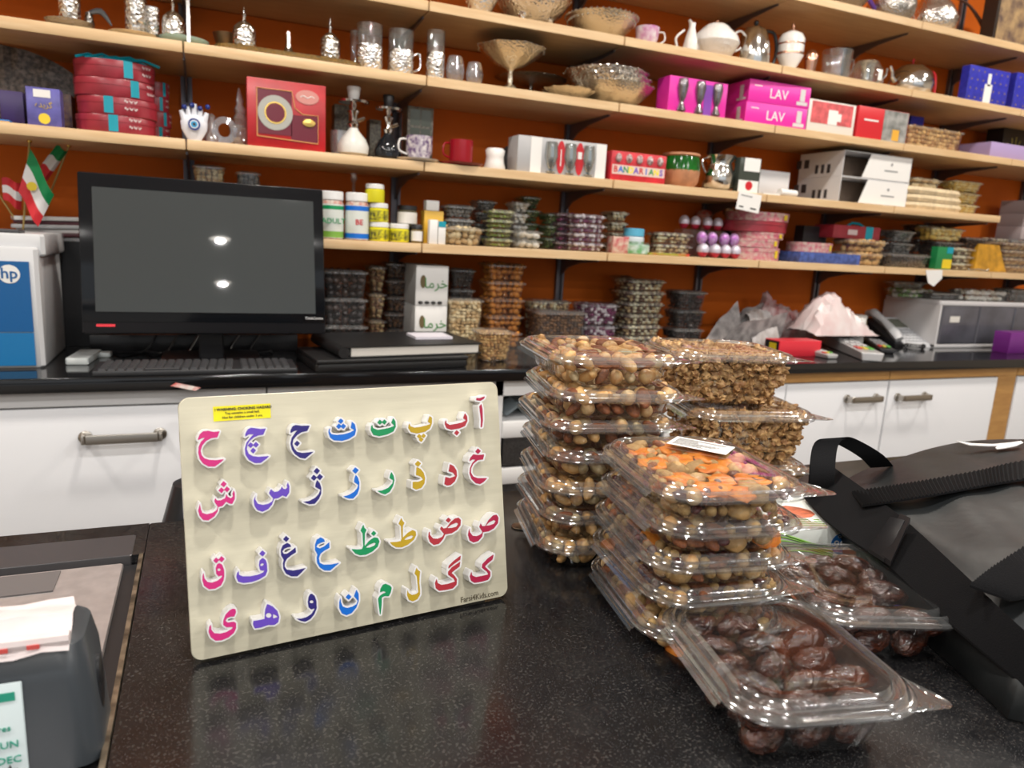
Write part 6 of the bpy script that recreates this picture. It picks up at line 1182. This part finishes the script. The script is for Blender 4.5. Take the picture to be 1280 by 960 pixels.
# flags in a holder
fl = thing('flag_holder','dark pot holding small desk flags behind the white printer','pot',(-0.52,2.16,KZ+H_p*0)) 
fl.location = (-0.51,2.37,KZ+0.0006); g = MB(); g.lathe([(0.001,0),(0.045,0),(0.05,0.14),(0.05,0.30),(0.045,0.30),(0.04,0.02)],18); g.build('pot',mat('dark_red_glass',(0.16,0.01,0.02),0.15),fl)
FG, FWh, FR = mat('flag_green',(0.0,0.25,0.07),0.6), mat('flag_white',(0.75,0.73,0.72),0.6), mat('flag_red',(0.60,0.02,0.03),0.6)
def flag(lab, base, tip, corners, order, sun=False):
    t = thing('desk_flag',lab,'flag',(0,0,0)); add_tube(t,'pole',mat('pole_brass',(0.45,0.33,0.12),0.35,0.6),[base,tip],0.0025)
    g = MB(); tp = Vector(tip); g.ball(tp,0.006); d_ = (tp-Vector(base)).normalized(); g.tube([tp,tp+d_*0.018],[0.005,0.0005]); g.build('finial',GOLD,t)
    A,B,C_,D = [Vector(c) for c in corners]   # A-B along the pole, D-C the free edge; stripes run from pole to free edge
    for k in range(3):
        g = MB(); rows_ = []
        for s in range(9):
            q = s/8; a = A.lerp(D,q); b = B.lerp(C_,q); wv = 0.010*math.sin(q*7)*q
            rows_.append([a.lerp(b,(k+e/3)/3)+Vector((0,wv,0.004*math.sin(q*6))) for e in range(4)])
        g.grid(rows_); g.build('stripe',order[k],t)
    if sun:
        c = A.lerp(B,0.5).lerp(D.lerp(C_,0.5),0.40); g = MB(); g.lathe([(0.0001,0),(0.011,0),(0.011,0.0008),(0.0001,0.0008)],14); g.build('sun_emblem',mat('badge_yellow',(0.75,0.55,0.02),0.4),t,loc=c+Vector((0,-0.012,0)),rot=(PI/2,0,0))
def PY(u,v,Y): x,z = at_y(u,v,Y); return (x,Y,z)
flag('hanging green, white and red desk flag with gold sun emblem',PY(28,300,2.25),PY(37,176,2.22),[PY(38,186,2.20),PY(23,240,2.20),PY(47,283,2.19),PY(67,243,2.19)],[FG,FWh,FR],True)
flag('tilted green, white and red desk flag pointing up right',PY(40,300,2.32),PY(86,182,2.28),[PY(70,182,2.27),PY(84,187,2.27),PY(60,228,2.27),PY(44,215,2.27)][0:1]+[PY(44,216,2.27),PY(58,226,2.27),PY(84,188,2.27)],[FG,FWh,FR])
flag('red and white desk flag half hidden at the left edge',PY(36,300,2.30),PY(-6,236,2.28),[PY(2,222,2.27),PY(4,250,2.27),PY(26,262,2.27),PY(27,228,2.27)],[FR,FWh,FR])
g = MB(); xc,w,h,zz = F(48,98,262,KZ,2.3)
for k in range(9): g.box(-0.09+0.004*(k%3),0.09-0.003*(k%2),0,0.13,0.012*k+0.20,0.012*k+0.2095)
g.box(-0.088,0.088,0.0,0.13,0.0,0.199)
ms = thing('magazine_stack','grey and white magazines stacked on a black stand left of the monitor','magazines',(x_of(72,2.3,1.2)-0.01,2.30,KZ+0.0006)); g2 = MB(); g2.box(-0.085,0.085,0.0,0.13,0,0.285); g2.build('stand',BLACK,ms)
for k in range(6): 
    g2 = MB(); g2.box(-0.09,0.09,0,0.13,0,0.010,b=0.002); g2.build('magazine',[LGREY,mat('magazine_dark',(0.12,0.03,0.04),0.4),PAPER][k%3],ms,loc=(0.004*(k%3),-0.01*(k%2),0.286+0.0105*k),rot=(0,-0.03*(k%2),0.05*k))
# monitor
mx0,mx1 = x_of(100,1.98,1.17), x_of(405,1.98,1.17); mw = (mx1-mx0)*1.02; zt = (z_of(217,mx0,1.98)+z_of(237,mx1,1.98))/2; zb = (z_of(416,mx0,1.98)+z_of(418,mx1,1.98))/2
mn = thing('computer_monitor','black all-in-one computer with grey reflecting screen above the keyboard','computer',((mx0+mx1)/2,1.98,KZ+0.0006)); mn.rotation_euler = (0,0,0.0)
mz0, mz1 = zb-KZ, zt-KZ
mh = mz1-mz0; TL = math.radians(-10)
g = MB(); g.box(-mw/2,mw/2,0,0.045,0,mh*1.03,b=0.004); cs = g.build('casing',mat('monitor_black',(0.010,0.010,0.012),0.32,spec=0.3),mn,loc=(0,0,mz0),rot=(TL,0,0))
g = MB(); g.box(-mw/2+0.002,mw/2-0.002,-0.0016,0.0,0.028,mh*1.03-0.002,b=0.0005); bz = g.build('front_bezel',mat('bezel_gloss',(0.006,0.007,0.009),0.10,spec=0.4),cs)
g = MB(); g.box(-mw/2+0.030,mw/2-0.026,-0.0030,-0.0017,0.052,mh*1.03-0.034); g.build('screen',mat('screen_glass',(0.048,0.055,0.058),0.02,spec=0.9),cs)
plate('red_mark',mat('red_light_mark',(0.75,0.02,0.04),0.4),cs,-mw/2+0.030,-mw/2+0.070,0.016,0.022,-0.0005)
text('ThinkCentre',0.009,WHITE,cs,(mw/2-0.030,-0.0036,0.040))
g = MB(); g.box(-0.03,0.03,0.05,0.08,0.008,mz0+0.10,b=0.004); g.box(-0.03,0.03,0.045,0.06,mz0+0.04,mz0+0.12,b=0.004); g.build('stand_neck',BLACK,mn)
g = MB(); g.loft([[(x,y+0.11,z) for x,y,z in rrect(0.24,0.17,0.03,z,5)] for z in (0.0,0.008)],0,True,True); g.build('stand_base',BLACK,mn)
t,w,h = carton('added black backing box and cables behind the computer stand',112,372,419,'K',2.20,0.15,BLACK,'dark_backing_box')  # black box added to keep the gap below the screen dark
for q in range(6): add_tube(t,'cable',BLACK,[(-w*0.4+w*0.15*q,-0.01,0.004),(-w*0.35+w*0.14*q,-0.05,0.006),(-w*0.25+w*0.1*q,-0.02-0.01*(q%3),0.006),(-w*0.2+w*0.1*q,0.0,h)],0.003,6)
# keyboard
kb = thing('keyboard','black computer keyboard on the worktop before the monitor','keyboard',(0.0,1.875,KZ+0.0006))
kx0,kx1 = x_of(115,1.86,KZ), x_of(372,1.86,KZ); kw = kx1-kx0; kb.location.x = (kx0+kx1)/2
g = MB(); g.box(-kw/2,kw/2,-0.02,0.115,0,0.012,b=0.003); g.build('key_tray',mat('keyboard_black',(0.022,0.023,0.026),0.4),kb)
KEY = MB(); KEY.loft([rrect(0.0175,0.016,0.002,0.0,1),rrect(0.0145,0.0135,0.003,0.0055,1)],0,False,True); KM = KEY.mesh('key',mat('key_charcoal',(0.035,0.036,0.040),0.45))
n_k = int((kw-0.02)/0.0193)
for r_ in range(6):
    for c_ in range(n_k):
        if r_ == 0 and 4 < c_ < 9: continue
        if c_ in (15,) and n_k > 18: continue
        put(KM,'key',kb,(-kw/2+0.019+0.0193*c_+(0.004*r_ if c_ < 15 else 0)*0.3,-0.008+0.0205*r_,0.012))
g = MB(); g.box(-kw/2+0.019+0.0193*5-0.009,-kw/2+0.019+0.0193*8+0.009,-0.0155,-0.0005,0.012,0.0165,b=0.002); g.build('space_bar',mat('key_charcoal',(0.035,0.036,0.040)),kb)
x_,y_ = at_z(100,452,KZ); ad = thing('white_adapter','white plastic cable adapter left of the keyboard','adapter',(x_+0.005,y_,KZ+0.0006),-0.10); g = MB(); g.box(-0.025,0.025,-0.05,0.09,0,0.016,b=0.003); g.box(-0.02,0.05,0.06,0.09,0.0,0.012,b=0.003); g.build('adapter_body',mat('adapter_white',(0.62,0.66,0.66),0.4),ad)
g = MB(); P = [[(0.005*(j)+0.055*i/8-0.02,-0.012+0.010*j/2*(1 if i else 1),0.002+0.004*abs(math.sin(i*1.3+j))) for i in range(9)] for j in range(3)]; g.grid(P); x_,y_ = at_z(225,474,KZ); tag(g.build('candy_wrapper',mat('wrapper_red_white',(0.70,0.62,0.58),0.4,col2=(0.55,0.05,0.04),scale=60),loc=(x_,1.846,KZ-0.016),rot=(1.35,0.25,0)),'crumpled red and white candy wrapper stuck on the worktop front edge','wrapper')
# black binder, folder below, notepad
LEA = mat('black_leather',(0.010,0.010,0.011),0.45,bump=0.4,bscale=150)
x0_,_ = at_z(375,448,KZ); fd = thing('laptop_case','flat black case lying under the binder','case',(0.455,1.99,KZ+0.0006),0.10); g = MB(); g.box(-0.215,0.205,-0.12,0.12,0,0.022,b=0.006); g.box(-0.215,0.205,-0.125,0.10,0.0225,0.032,b=0.003); g.build('case_body',LEA,fd)
bn = thing('ring_binder','thick black ring binder with white page edges on the flat case','binder',(0.505,2.02,KZ+0.034),0.14); g = MB(); g.box(-0.20,0.20,-0.13,0.13,0,0.003); g.box(-0.20,0.20,-0.13,0.13,0.027,0.030); g.tube([(-0.20,-0.13,0.015),(-0.20,0.13,0.015)],0.015,14); g.build('cover',LEA,bn)
g = MB()
for k in range(9): g.box(-0.180,0.190+0.0006*(k%3),-0.126-0.0006*(k%2),0.125,0.0035+0.0025*k,0.0035+0.0025*k+0.0023)
g.build('pages',OFFW,bn,smooth=False)
for y_ in (-0.09,0,0.09): add_tube(bn,'ring',SILVERS,[(-0.185+0.018*math.cos(a),y_,0.015+0.012*math.sin(a)) for a in [2*PI*k/12 for k in range(13)]],0.0015,6)
npd = thing('notepad','small white spiral notepad with pink print on the binder','notepad',(0.60,2.03,KZ+0.0645),0.05); g = MB(); g.box(-0.055,0.055,-0.04,0.05,0,0.007); g.build('pages',mat('pad_white',(0.74,0.72,0.80),0.6),npd)
g = MB()
for k in range(16): g.loft([[(-0.052+0.0065*k+0.001*math.cos(0),-0.041+r*math.cos(a),0.0035+r*math.sin(a)) for a in [2*PI*q/8 for q in range(8)]] for r in (0.0045,0.0052)])
g.build('spiral',mat('spiral_plum',(0.25,0.04,0.18),0.4),npd)
# goods along the wall on the worktop
YB = 2.20
tubs('black prunes','in bags stack right of the monitor',403,463,338,'K',2.16,3,'black',piece=0.022,d=0.12); tubs('walnut pieces','behind the black prunes',460,486,332,'K',2.27,3,'walnut')
tubs('dark walnuts','in the tall pile left of the white cartons',482,512,328,'K',2.28,5,'darkwal',piece=0.013)
xc,w,h,zz = F(519,559,332,'K',2.16)
for i in range(2):
    t = thing('date_carton','%s white carton with palm picture and green script' % ['lower','upper'][i],'box',(xc,2.16,zz+0.02+(h-0.02)/2*i),0,'white palm cartons'); hh = (h-0.02)/2-0.001; g = MB(); g.box(-w/2,w/2,0,0.14,0,hh,b=0.001); g.build('box_body',mat('carton_pure_white',(0.76,0.75,0.73),0.35),t)
    g = MB(); g.lathe([(0.0001,0),(w*0.09,0.0),(w*0.09,0.0008),(0.0001,0.0008)],12,sy=2.2); g.build('palm_print',mat('palm_brown',(0.14,0.10,0.04),0.5),t,loc=(-w*0.28,-0.0004,hh*0.6),rot=(PI/2,0,0.0)); text('\uFE8E\uFEE3\uFEAE\uFEA7',hh*0.35,mat('script_green',(0.05,0.25,0.05),0.5),t,(w*0.12,-0.001,hh*0.55)); 
    g = MB()
    for q in range(4): g.ball((-w*0.35+w*0.2*q,-0.002,hh*0.08),w*0.08,n=8,m=5,sz=0.6)
    g.build('date_print',INK,t)
t = thing('low_tray','clear plastic tray under the white palm cartons','tray',(xc,2.23,zz)); g = MB(); g.box(-w/2,w/2,-0.07,0.07,0,0.0195); g.build('tray_body',CLEARFAR,t)
tubs('black raisins','right of the white palm cartons',562,596,336,'K',2.24,4,'black'); tubs('pale almonds','before the black raisins',560,606,374,'K',2.14,1,'pale',piece=0.016,d=0.12)
tubs('orange apricot paste','in the pile of five on the worktop',608,658,330,'K',2.2,5,'orange',piece=0.02,d=0.12); tubs('olive seeds','right of the orange pile',663,715,376,'K',2.25,1,'mixed')
xa,ya = at_z(625,442,KZ)
t = tubs('dried sprouts','at the worktop front beside the binder',600,645,414,'K',1.96,1,'cookie',piece=0.012,d=0.09)
ct = thing('plastic_sheet','empty clear plastic tray leaning behind the first nut tubs','tray',(0.92,2.02,KZ+0.0006),0.25); g = MB(); g.loft([rrect(0.24,0.20,0.02,0.0,4),rrect(0.27,0.24,0.02,0.045,4),rrect(0.285,0.255,0.02,0.045,4)],0,True); g.build('tray_body',CLEARFAR,ct)
tubs('dark cherries','behind the empty clear tray',672,735,390,'K',2.14,1,'darkwal',d=0.12); tubs('purple berries','right of the olive seeds',728,776,380,'K',2.22,2,'purple',d=0.12); tubs('pumpkin and mixed nuts','left of the black tubs',782,832,350,'K',2.2,6,'mixed',piece=0.013,d=0.12); tubs('dark mixed nuts','behind the pumpkin nut pile',774,792,345,'K',2.32,5,'darkwal'); tubs('black seeds','in the pile beside the crumpled papers',846,884,364,'K',2.2,3,'black',d=0.11)
# crumpled newspapers
NEWS = mat('newsprint',(0.50,0.46,0.45),0.8,col2=(0.22,0.20,0.20),scale=28)
def crumple(name, lab, pts, Y0, Y1, mt, seed, amp=0.02, n=12, base=KZ+0.004):
    """crumpled sheet: pts is the outline of its top in the picture from left to right"""
    rn = random.Random(seed); top = []
    for (u,v) in pts: x,z = at_y(u,v,(Y0+Y1)/2); top.append((x,max(z,base+0.004)))
    P = []
    xs = np.linspace(top[0][0], top[-1][0], n*2); zs = np.interp(xs,[p[0] for p in top],[p[1] for p in top])
    for j in range(n+1):
        q = j/n; prof = math.sin(PI*min(1,max(0,q)))**0.7; row = []
        for i,x in enumerate(xs):
            z = base+(zs[i]-base)*prof; e = amp*prof
            row.append((x+rn.uniform(-e,e)*0.5, Y0+(Y1-Y0)*q+rn.uniform(-e,e), max(base, z+rn.uniform(-e,e)*0.6)))
        P.append(row)
    g = MB(); g.grid(P); return tag(g.build(name,mt,angle=25),lab,'paper')
def sheet(lab, ridge, fl, fr, mt, back=0.10, name='newspaper_sheet'):
    """folded sheet: ridge = two picture points with depth Y of the fold line, fl/fr = front feet on the worktop"""
    R0, R1 = Vector(PY(*ridge[0])), Vector(PY(*ridge[1])); A0, A1 = Vector((*at_z(*fl,KZ+0.003),KZ+0.003)), Vector((*at_z(*fr,KZ+0.003),KZ+0.003))
    B0, B1 = R0+Vector((0.02,back,0)), R1+Vector((0.02,back,0)); B0.z = B1.z = KZ+0.003; g = MB(); rows_ = []
    for (p, q) in [(A0.lerp(R0,t),A1.lerp(R1,t)) for t in (0,0.2,0.4,0.6,0.8,0.95)]+[(R0,R1)]+[(R0.lerp(B0,t),R1.lerp(B1,t)) for t in (0.1,0.4,0.7,1)]:
        rows_.append([p.lerp(q,s/8)+Vector((0,0,0.004*math.sin(s*1.1)+0.0035)) for s in range(9)])
    g.grid(rows_); return tag(g.build(name,mt,angle=25),lab,'paper')
sheet('grey newspaper sheet folded to a peak, leftmost of the papers',[(896,404,2.26),(922,378,2.27)],(878,432),(930,432),NEWS,0.08)
sheet('pale newspaper sheet leaning behind the white leaflet',[(928,388,2.30),(955,380,2.32)],(905,425),(965,418),NEWS,0.06)
sheet('newspaper sheet with printed pictures sloping down to the nut tubs',[(925,406,2.14),(985,392,2.18)],(890,436),(966,432),NEWS,0.05)
crumple('newspaper_sheet','small white and red leaflet lying on top of the newspapers',[(933,392),(945,386),(958,388),(966,396)],2.17,2.28,mat('leaflet',(0.60,0.58,0.58),0.6,col2=(0.35,0.30,0.28),scale=20),4,0.006)
PBAG = mat('pink_white_bag',(0.66,0.50,0.50),0.35,col2=(0.72,0.66,0.66),scale=14); 
crumple('plastic_bag','pink tinted plastic bag standing up behind the papers',[(950,385),(957,361),(964,375),(985,385),(1010,398)],2.29,2.38,mat('rose_bag',(0.45,0.18,0.18),0.35,col2=(0.62,0.5,0.5),scale=20),6,0.012)
crumple('plastic_bag','large white plastic bag slumped over the red box',[(1000,412),(1012,384),(1022,372),(1036,366),(1044,367),(1050,380),(1060,388),(1070,400),(1078,414)],2.07,2.24,PBAG,8,0.012,base=KZ+0.062)
x0_ = x_of(974,1.98,KZ+0.03); x1_ = x_of(1026,1.98,KZ+0.03); rb = thing('red_box','bright red carton with yellow and black end under the plastic bag','box',((x0_+x1_)/2,1.98,KZ+0.0006)); g = MB(); g.box(-(x1_-x0_)/2,(x1_-x0_)/2,0,0.075,0,0.056,b=0.001); g.build('box_body',mat('carton_bright_red',(0.68,0.03,0.05),0.35),rb)
g = MB(); g.box(-(x1_-x0_)/2-0.001,-(x1_-x0_)/2-0.0003,0.003,0.072,0.004,0.054); g.build('end_panel',BLACK,rb,smooth=False); g = MB(); g.box(-(x1_-x0_)/2-0.0016,-(x1_-x0_)/2-0.0011,0.015,0.05,0.012,0.046); g.build('yellow_patch',mat('badge_yellow',(0.75,0.55,0.02),0.4),rb,smooth=False)
# payment terminals
def terminal(lab, u0, v0, u1, v1, w, h, dark, tilt=0.1):
    a = Vector((*at_z(u0,v0,KZ+h),0)); b = Vector((*at_z(u1,v1,KZ+h),0)); d_ = b-a; L = d_.length; ang = math.atan2(d_.y,d_.x); c = (a+b)/2
    t = thing('payment_terminal',lab,'card terminal',(c.x,c.y,KZ+0.0006),ang); bm_ = mat('terminal_silver',(0.52,0.52,0.53),0.35,0.3) if not dark else BLACK
    g = MB(); g.add([(-L/2,-w/2,h*1.35),(L/2,-w/2,h*0.75),(L/2,w/2,h*0.75),(-L/2,w/2,h*1.35),(-L/2+0.01,-w/2+0.008,0.0),(L/2,-w/2+0.006,0.0),(L/2,w/2-0.006,0.0),(-L/2+0.01,w/2-0.008,0.0)],[(0,1,2,3),(7,6,5,4),(0,4,5,1),(1,5,6,2),(2,6,7,3),(3,7,4,0)]); o = g.build('housing',bm_,t,smooth=False)
    md = o.modifiers.new('bevel','BEVEL'); md.width = 0.004; md.segments = 3
    zf = lambda x: h*1.35-(x+L/2)/L*h*0.6+0.001
    g = MB(); g.add([(-L*0.42,-w*0.33,zf(-L*0.42)),(-L*0.12,-w*0.33,zf(-L*0.12)),(-L*0.12,w*0.33,zf(-L*0.12)),(-L*0.42,w*0.33,zf(-L*0.42))],[(0,1,2,3)]); g.build('display',DGREY,t,smooth=False)
    for i in range(4):
        for j in range(3):
            x = -L*0.02+i*L*0.12; y = (j-1)*w*0.26; g = MB(); g.box(-L*0.045,L*0.045,-w*0.1,w*0.1,0,0.004,b=0.001)
            mm = LGREY if not dark else GREY
            if i == 3: mm = [mat('key_red',(0.6,0.05,0.04),0.4),mat('key_yellow',(0.75,0.6,0.08),0.4),mat('key_green',(0.15,0.5,0.1),0.4)][j]
            g.build('key',mm,t,loc=(x,y,zf(x)-0.001))
    return t
terminal('small silver card terminal lying low before the red box',992,432,1042,442,0.055,0.020,False)
terminal('large silver card terminal resting in the middle beside the plastic bag',1026,414,1092,438,0.080,0.040,False)
terminal('black card terminal half behind the silver one',1080,419,1110,435,0.060,0.022,True)
g = MB(); x_,y_ = at_z(985,437,KZ); g.box(-0.03,0.02,-0.02,0.05,0,0.035,b=0.003); tag(g.build('black_case',BLACK,loc=(x_-0.02,y_+0.02,KZ+0.0006)),'small black case at the corner of the red box','case')
t = vessel('roll of white receipt paper beside the silver terminal',1070,1084,398,'K',2.12,[(0.4,0.0),(1.0,0.02),(1.0,0.98),(0.4,1.0)],PAPER,'paper_roll','paper')
jar('open jar of pens with brown filling behind the terminals',1068,1090,395,'K',2.3,mat('pen_brown',(0.35,0.22,0.08),0.5,col2=(0.1,0.06,0.03),scale=80),OFFW,None,None,0.12)
# desk telephone
px,py = at_z(1150,434,KZ); ph_ = thing('desk_telephone','white and black office telephone with handset and coiled cord','telephone',(px,py,KZ+0.0006),-0.10)
PW = mat('phone_white',(0.60,0.61,0.63),0.35)
g = MB(); ps = [(-0.005,0.0),(0.0,0.012),(0.19,0.105),(0.20,0.10),(0.17,0.0)]; W2 = 0.085
g.add([(-W2,y,z) for y,z in ps]+[(W2,y,z) for y,z in ps],[(0,1,2,3,4),(9,8,7,6,5)]+[(i,5+i,5+(i+1)%5,(i+1)%5) for i in range(5)]); g.build('base',PW,ph_,smooth=False)
sl2 = lambda y: 0.012+(y)*(0.093/0.19)+0.0006
g = MB(); g.add([(-0.055,0.115,sl2(0.115)+0.001),(0.060,0.115,sl2(0.115)+0.001),(0.060,0.175,sl2(0.175)+0.001),(-0.055,0.175,sl2(0.175)+0.001)],[(0,1,2,3)]); g.build('display',mat('lcd_olive',(0.13,0.14,0.11),0.2),ph_,smooth=False)
for i in range(5):
    for j in range(7):
        y = 0.020+0.019*i; x = -0.055+0.019*j; g = MB(); g.box(-0.0065,0.0065,-0.005,0.005,0,0.003,b=0.0008); g.build('key',mat('phone_key',(0.50,0.51,0.54),0.4),ph_,loc=(x,y,sl2(y)),rot=(0.45,0,0))
g = MB(); g.tube([(-0.110,0.005,0.030),(-0.112,0.03,0.052),(-0.112,0.10,0.095),(-0.110,0.17,0.125),(-0.108,0.20,0.118)],[0.020,0.024,0.017,0.024,0.020],12,flat=0.8); g.build('handset',mat('handset_silver',(0.55,0.56,0.58),0.3),ph_)
g = MB(); g.add([(-0.135,0.0,0.0),(-0.088,0.0,0.0),(-0.088,0.20,0.0),(-0.135,0.20,0.0),(-0.135,0.0,0.012),(-0.088,0.0,0.012),(-0.088,0.20,0.100),(-0.135,0.20,0.100)],[(3,2,1,0),(4,5,6,7),(0,1,5,4),(1,2,6,5),(2,3,7,6),(3,0,4,7)]); g.build('cradle',BLACK,ph_,smooth=False)
cp = []
for k in range(120): a = k*0.9; s = k/120; cp.append((-0.11+0.10*s+0.008*math.cos(a), -0.035+0.02*math.sin(s*7), 0.010+0.008*math.sin(a)))
g = MB(); g.tube(cp,0.0018,5); g.build('coiled_cord',BLACK,ph_)
# white storage drawers, things on top
xl = x_of(1172,2.14,1.0); xh = x_of(1300,2.14,1.0); SZ = z_of(378,(xl+xh)/2,2.14)-KZ
sd_ = thing('storage_drawers','long white storage unit with smoky translucent drawers on the worktop','drawer unit',(xl,2.14,KZ+0.0006)); Lw = 0.95
g = MB(); g.box(0,Lw,0,0.28,SZ-0.02,SZ,b=0.005); g.box(0,0.012,0,0.28,0.004,SZ-0.02); g.box(0.02,Lw,0.26,0.28,0.0,SZ-0.02); g.box(0.0,Lw,-0.003,0.28,0.0,0.015,b=0.003); g.build('frame',mat('storage_white',(0.62,0.61,0.62),0.35),sd_)
nD = 4
for k in range(nD):
    g = MB(); x0d = 0.014+(Lw-0.028)/nD*k; g.box(x0d+0.003,x0d+(Lw-0.028)/nD-0.003,-0.004,0.2,0.018,SZ-0.022,b=0.004); d_ = g.build('drawer',mat('smoky_drawer',(0.10,0.10,0.12),0.25,var=0.3,scale=8),sd_)
    if k == 0: plate('paper_label',OFFW,d_,x0d+0.05,x0d+0.11,SZ*0.55,SZ*0.68,-0.0045)
zs = KZ+SZ+0.0012
tubs('green leaf salad','on the left of the storage drawers',1128,1172,362,'K',2.24,1,'greenlid',z0=zs,piece=0.016); tubs('pink wrapped sweets','behind the leaf salad tub',1118,1160,352,'K',2.345,2,'white',z0=zs,piece=0.02,d=0.07); tubs('white rice cakes','on the right of the storage drawers',1208,1262,364,'K',2.17,1,'white',z0=zs,piece=0.02); tubs('grey almonds','between the two front tubs on the drawers',1164,1204,366,'K',2.2,1,'grey',z0=zs); tubs('clear jellies','at the right end on the drawers',1264,1300,362,'K',2.17,1,'grey',z0=zs)
t,w,h = carton('purple carton with pink letters at the right end of the worktop',1262,1330,416,'K',1.98,0.07,mat('carton_purple',(0.17,0.02,0.22),0.35),'purple_box'); text('FE',h*0.35,mat('pink_print',(0.75,0.2,0.35),0.4),t,(w*0.15,-0.0008,h*0.55),bold=0.0006)
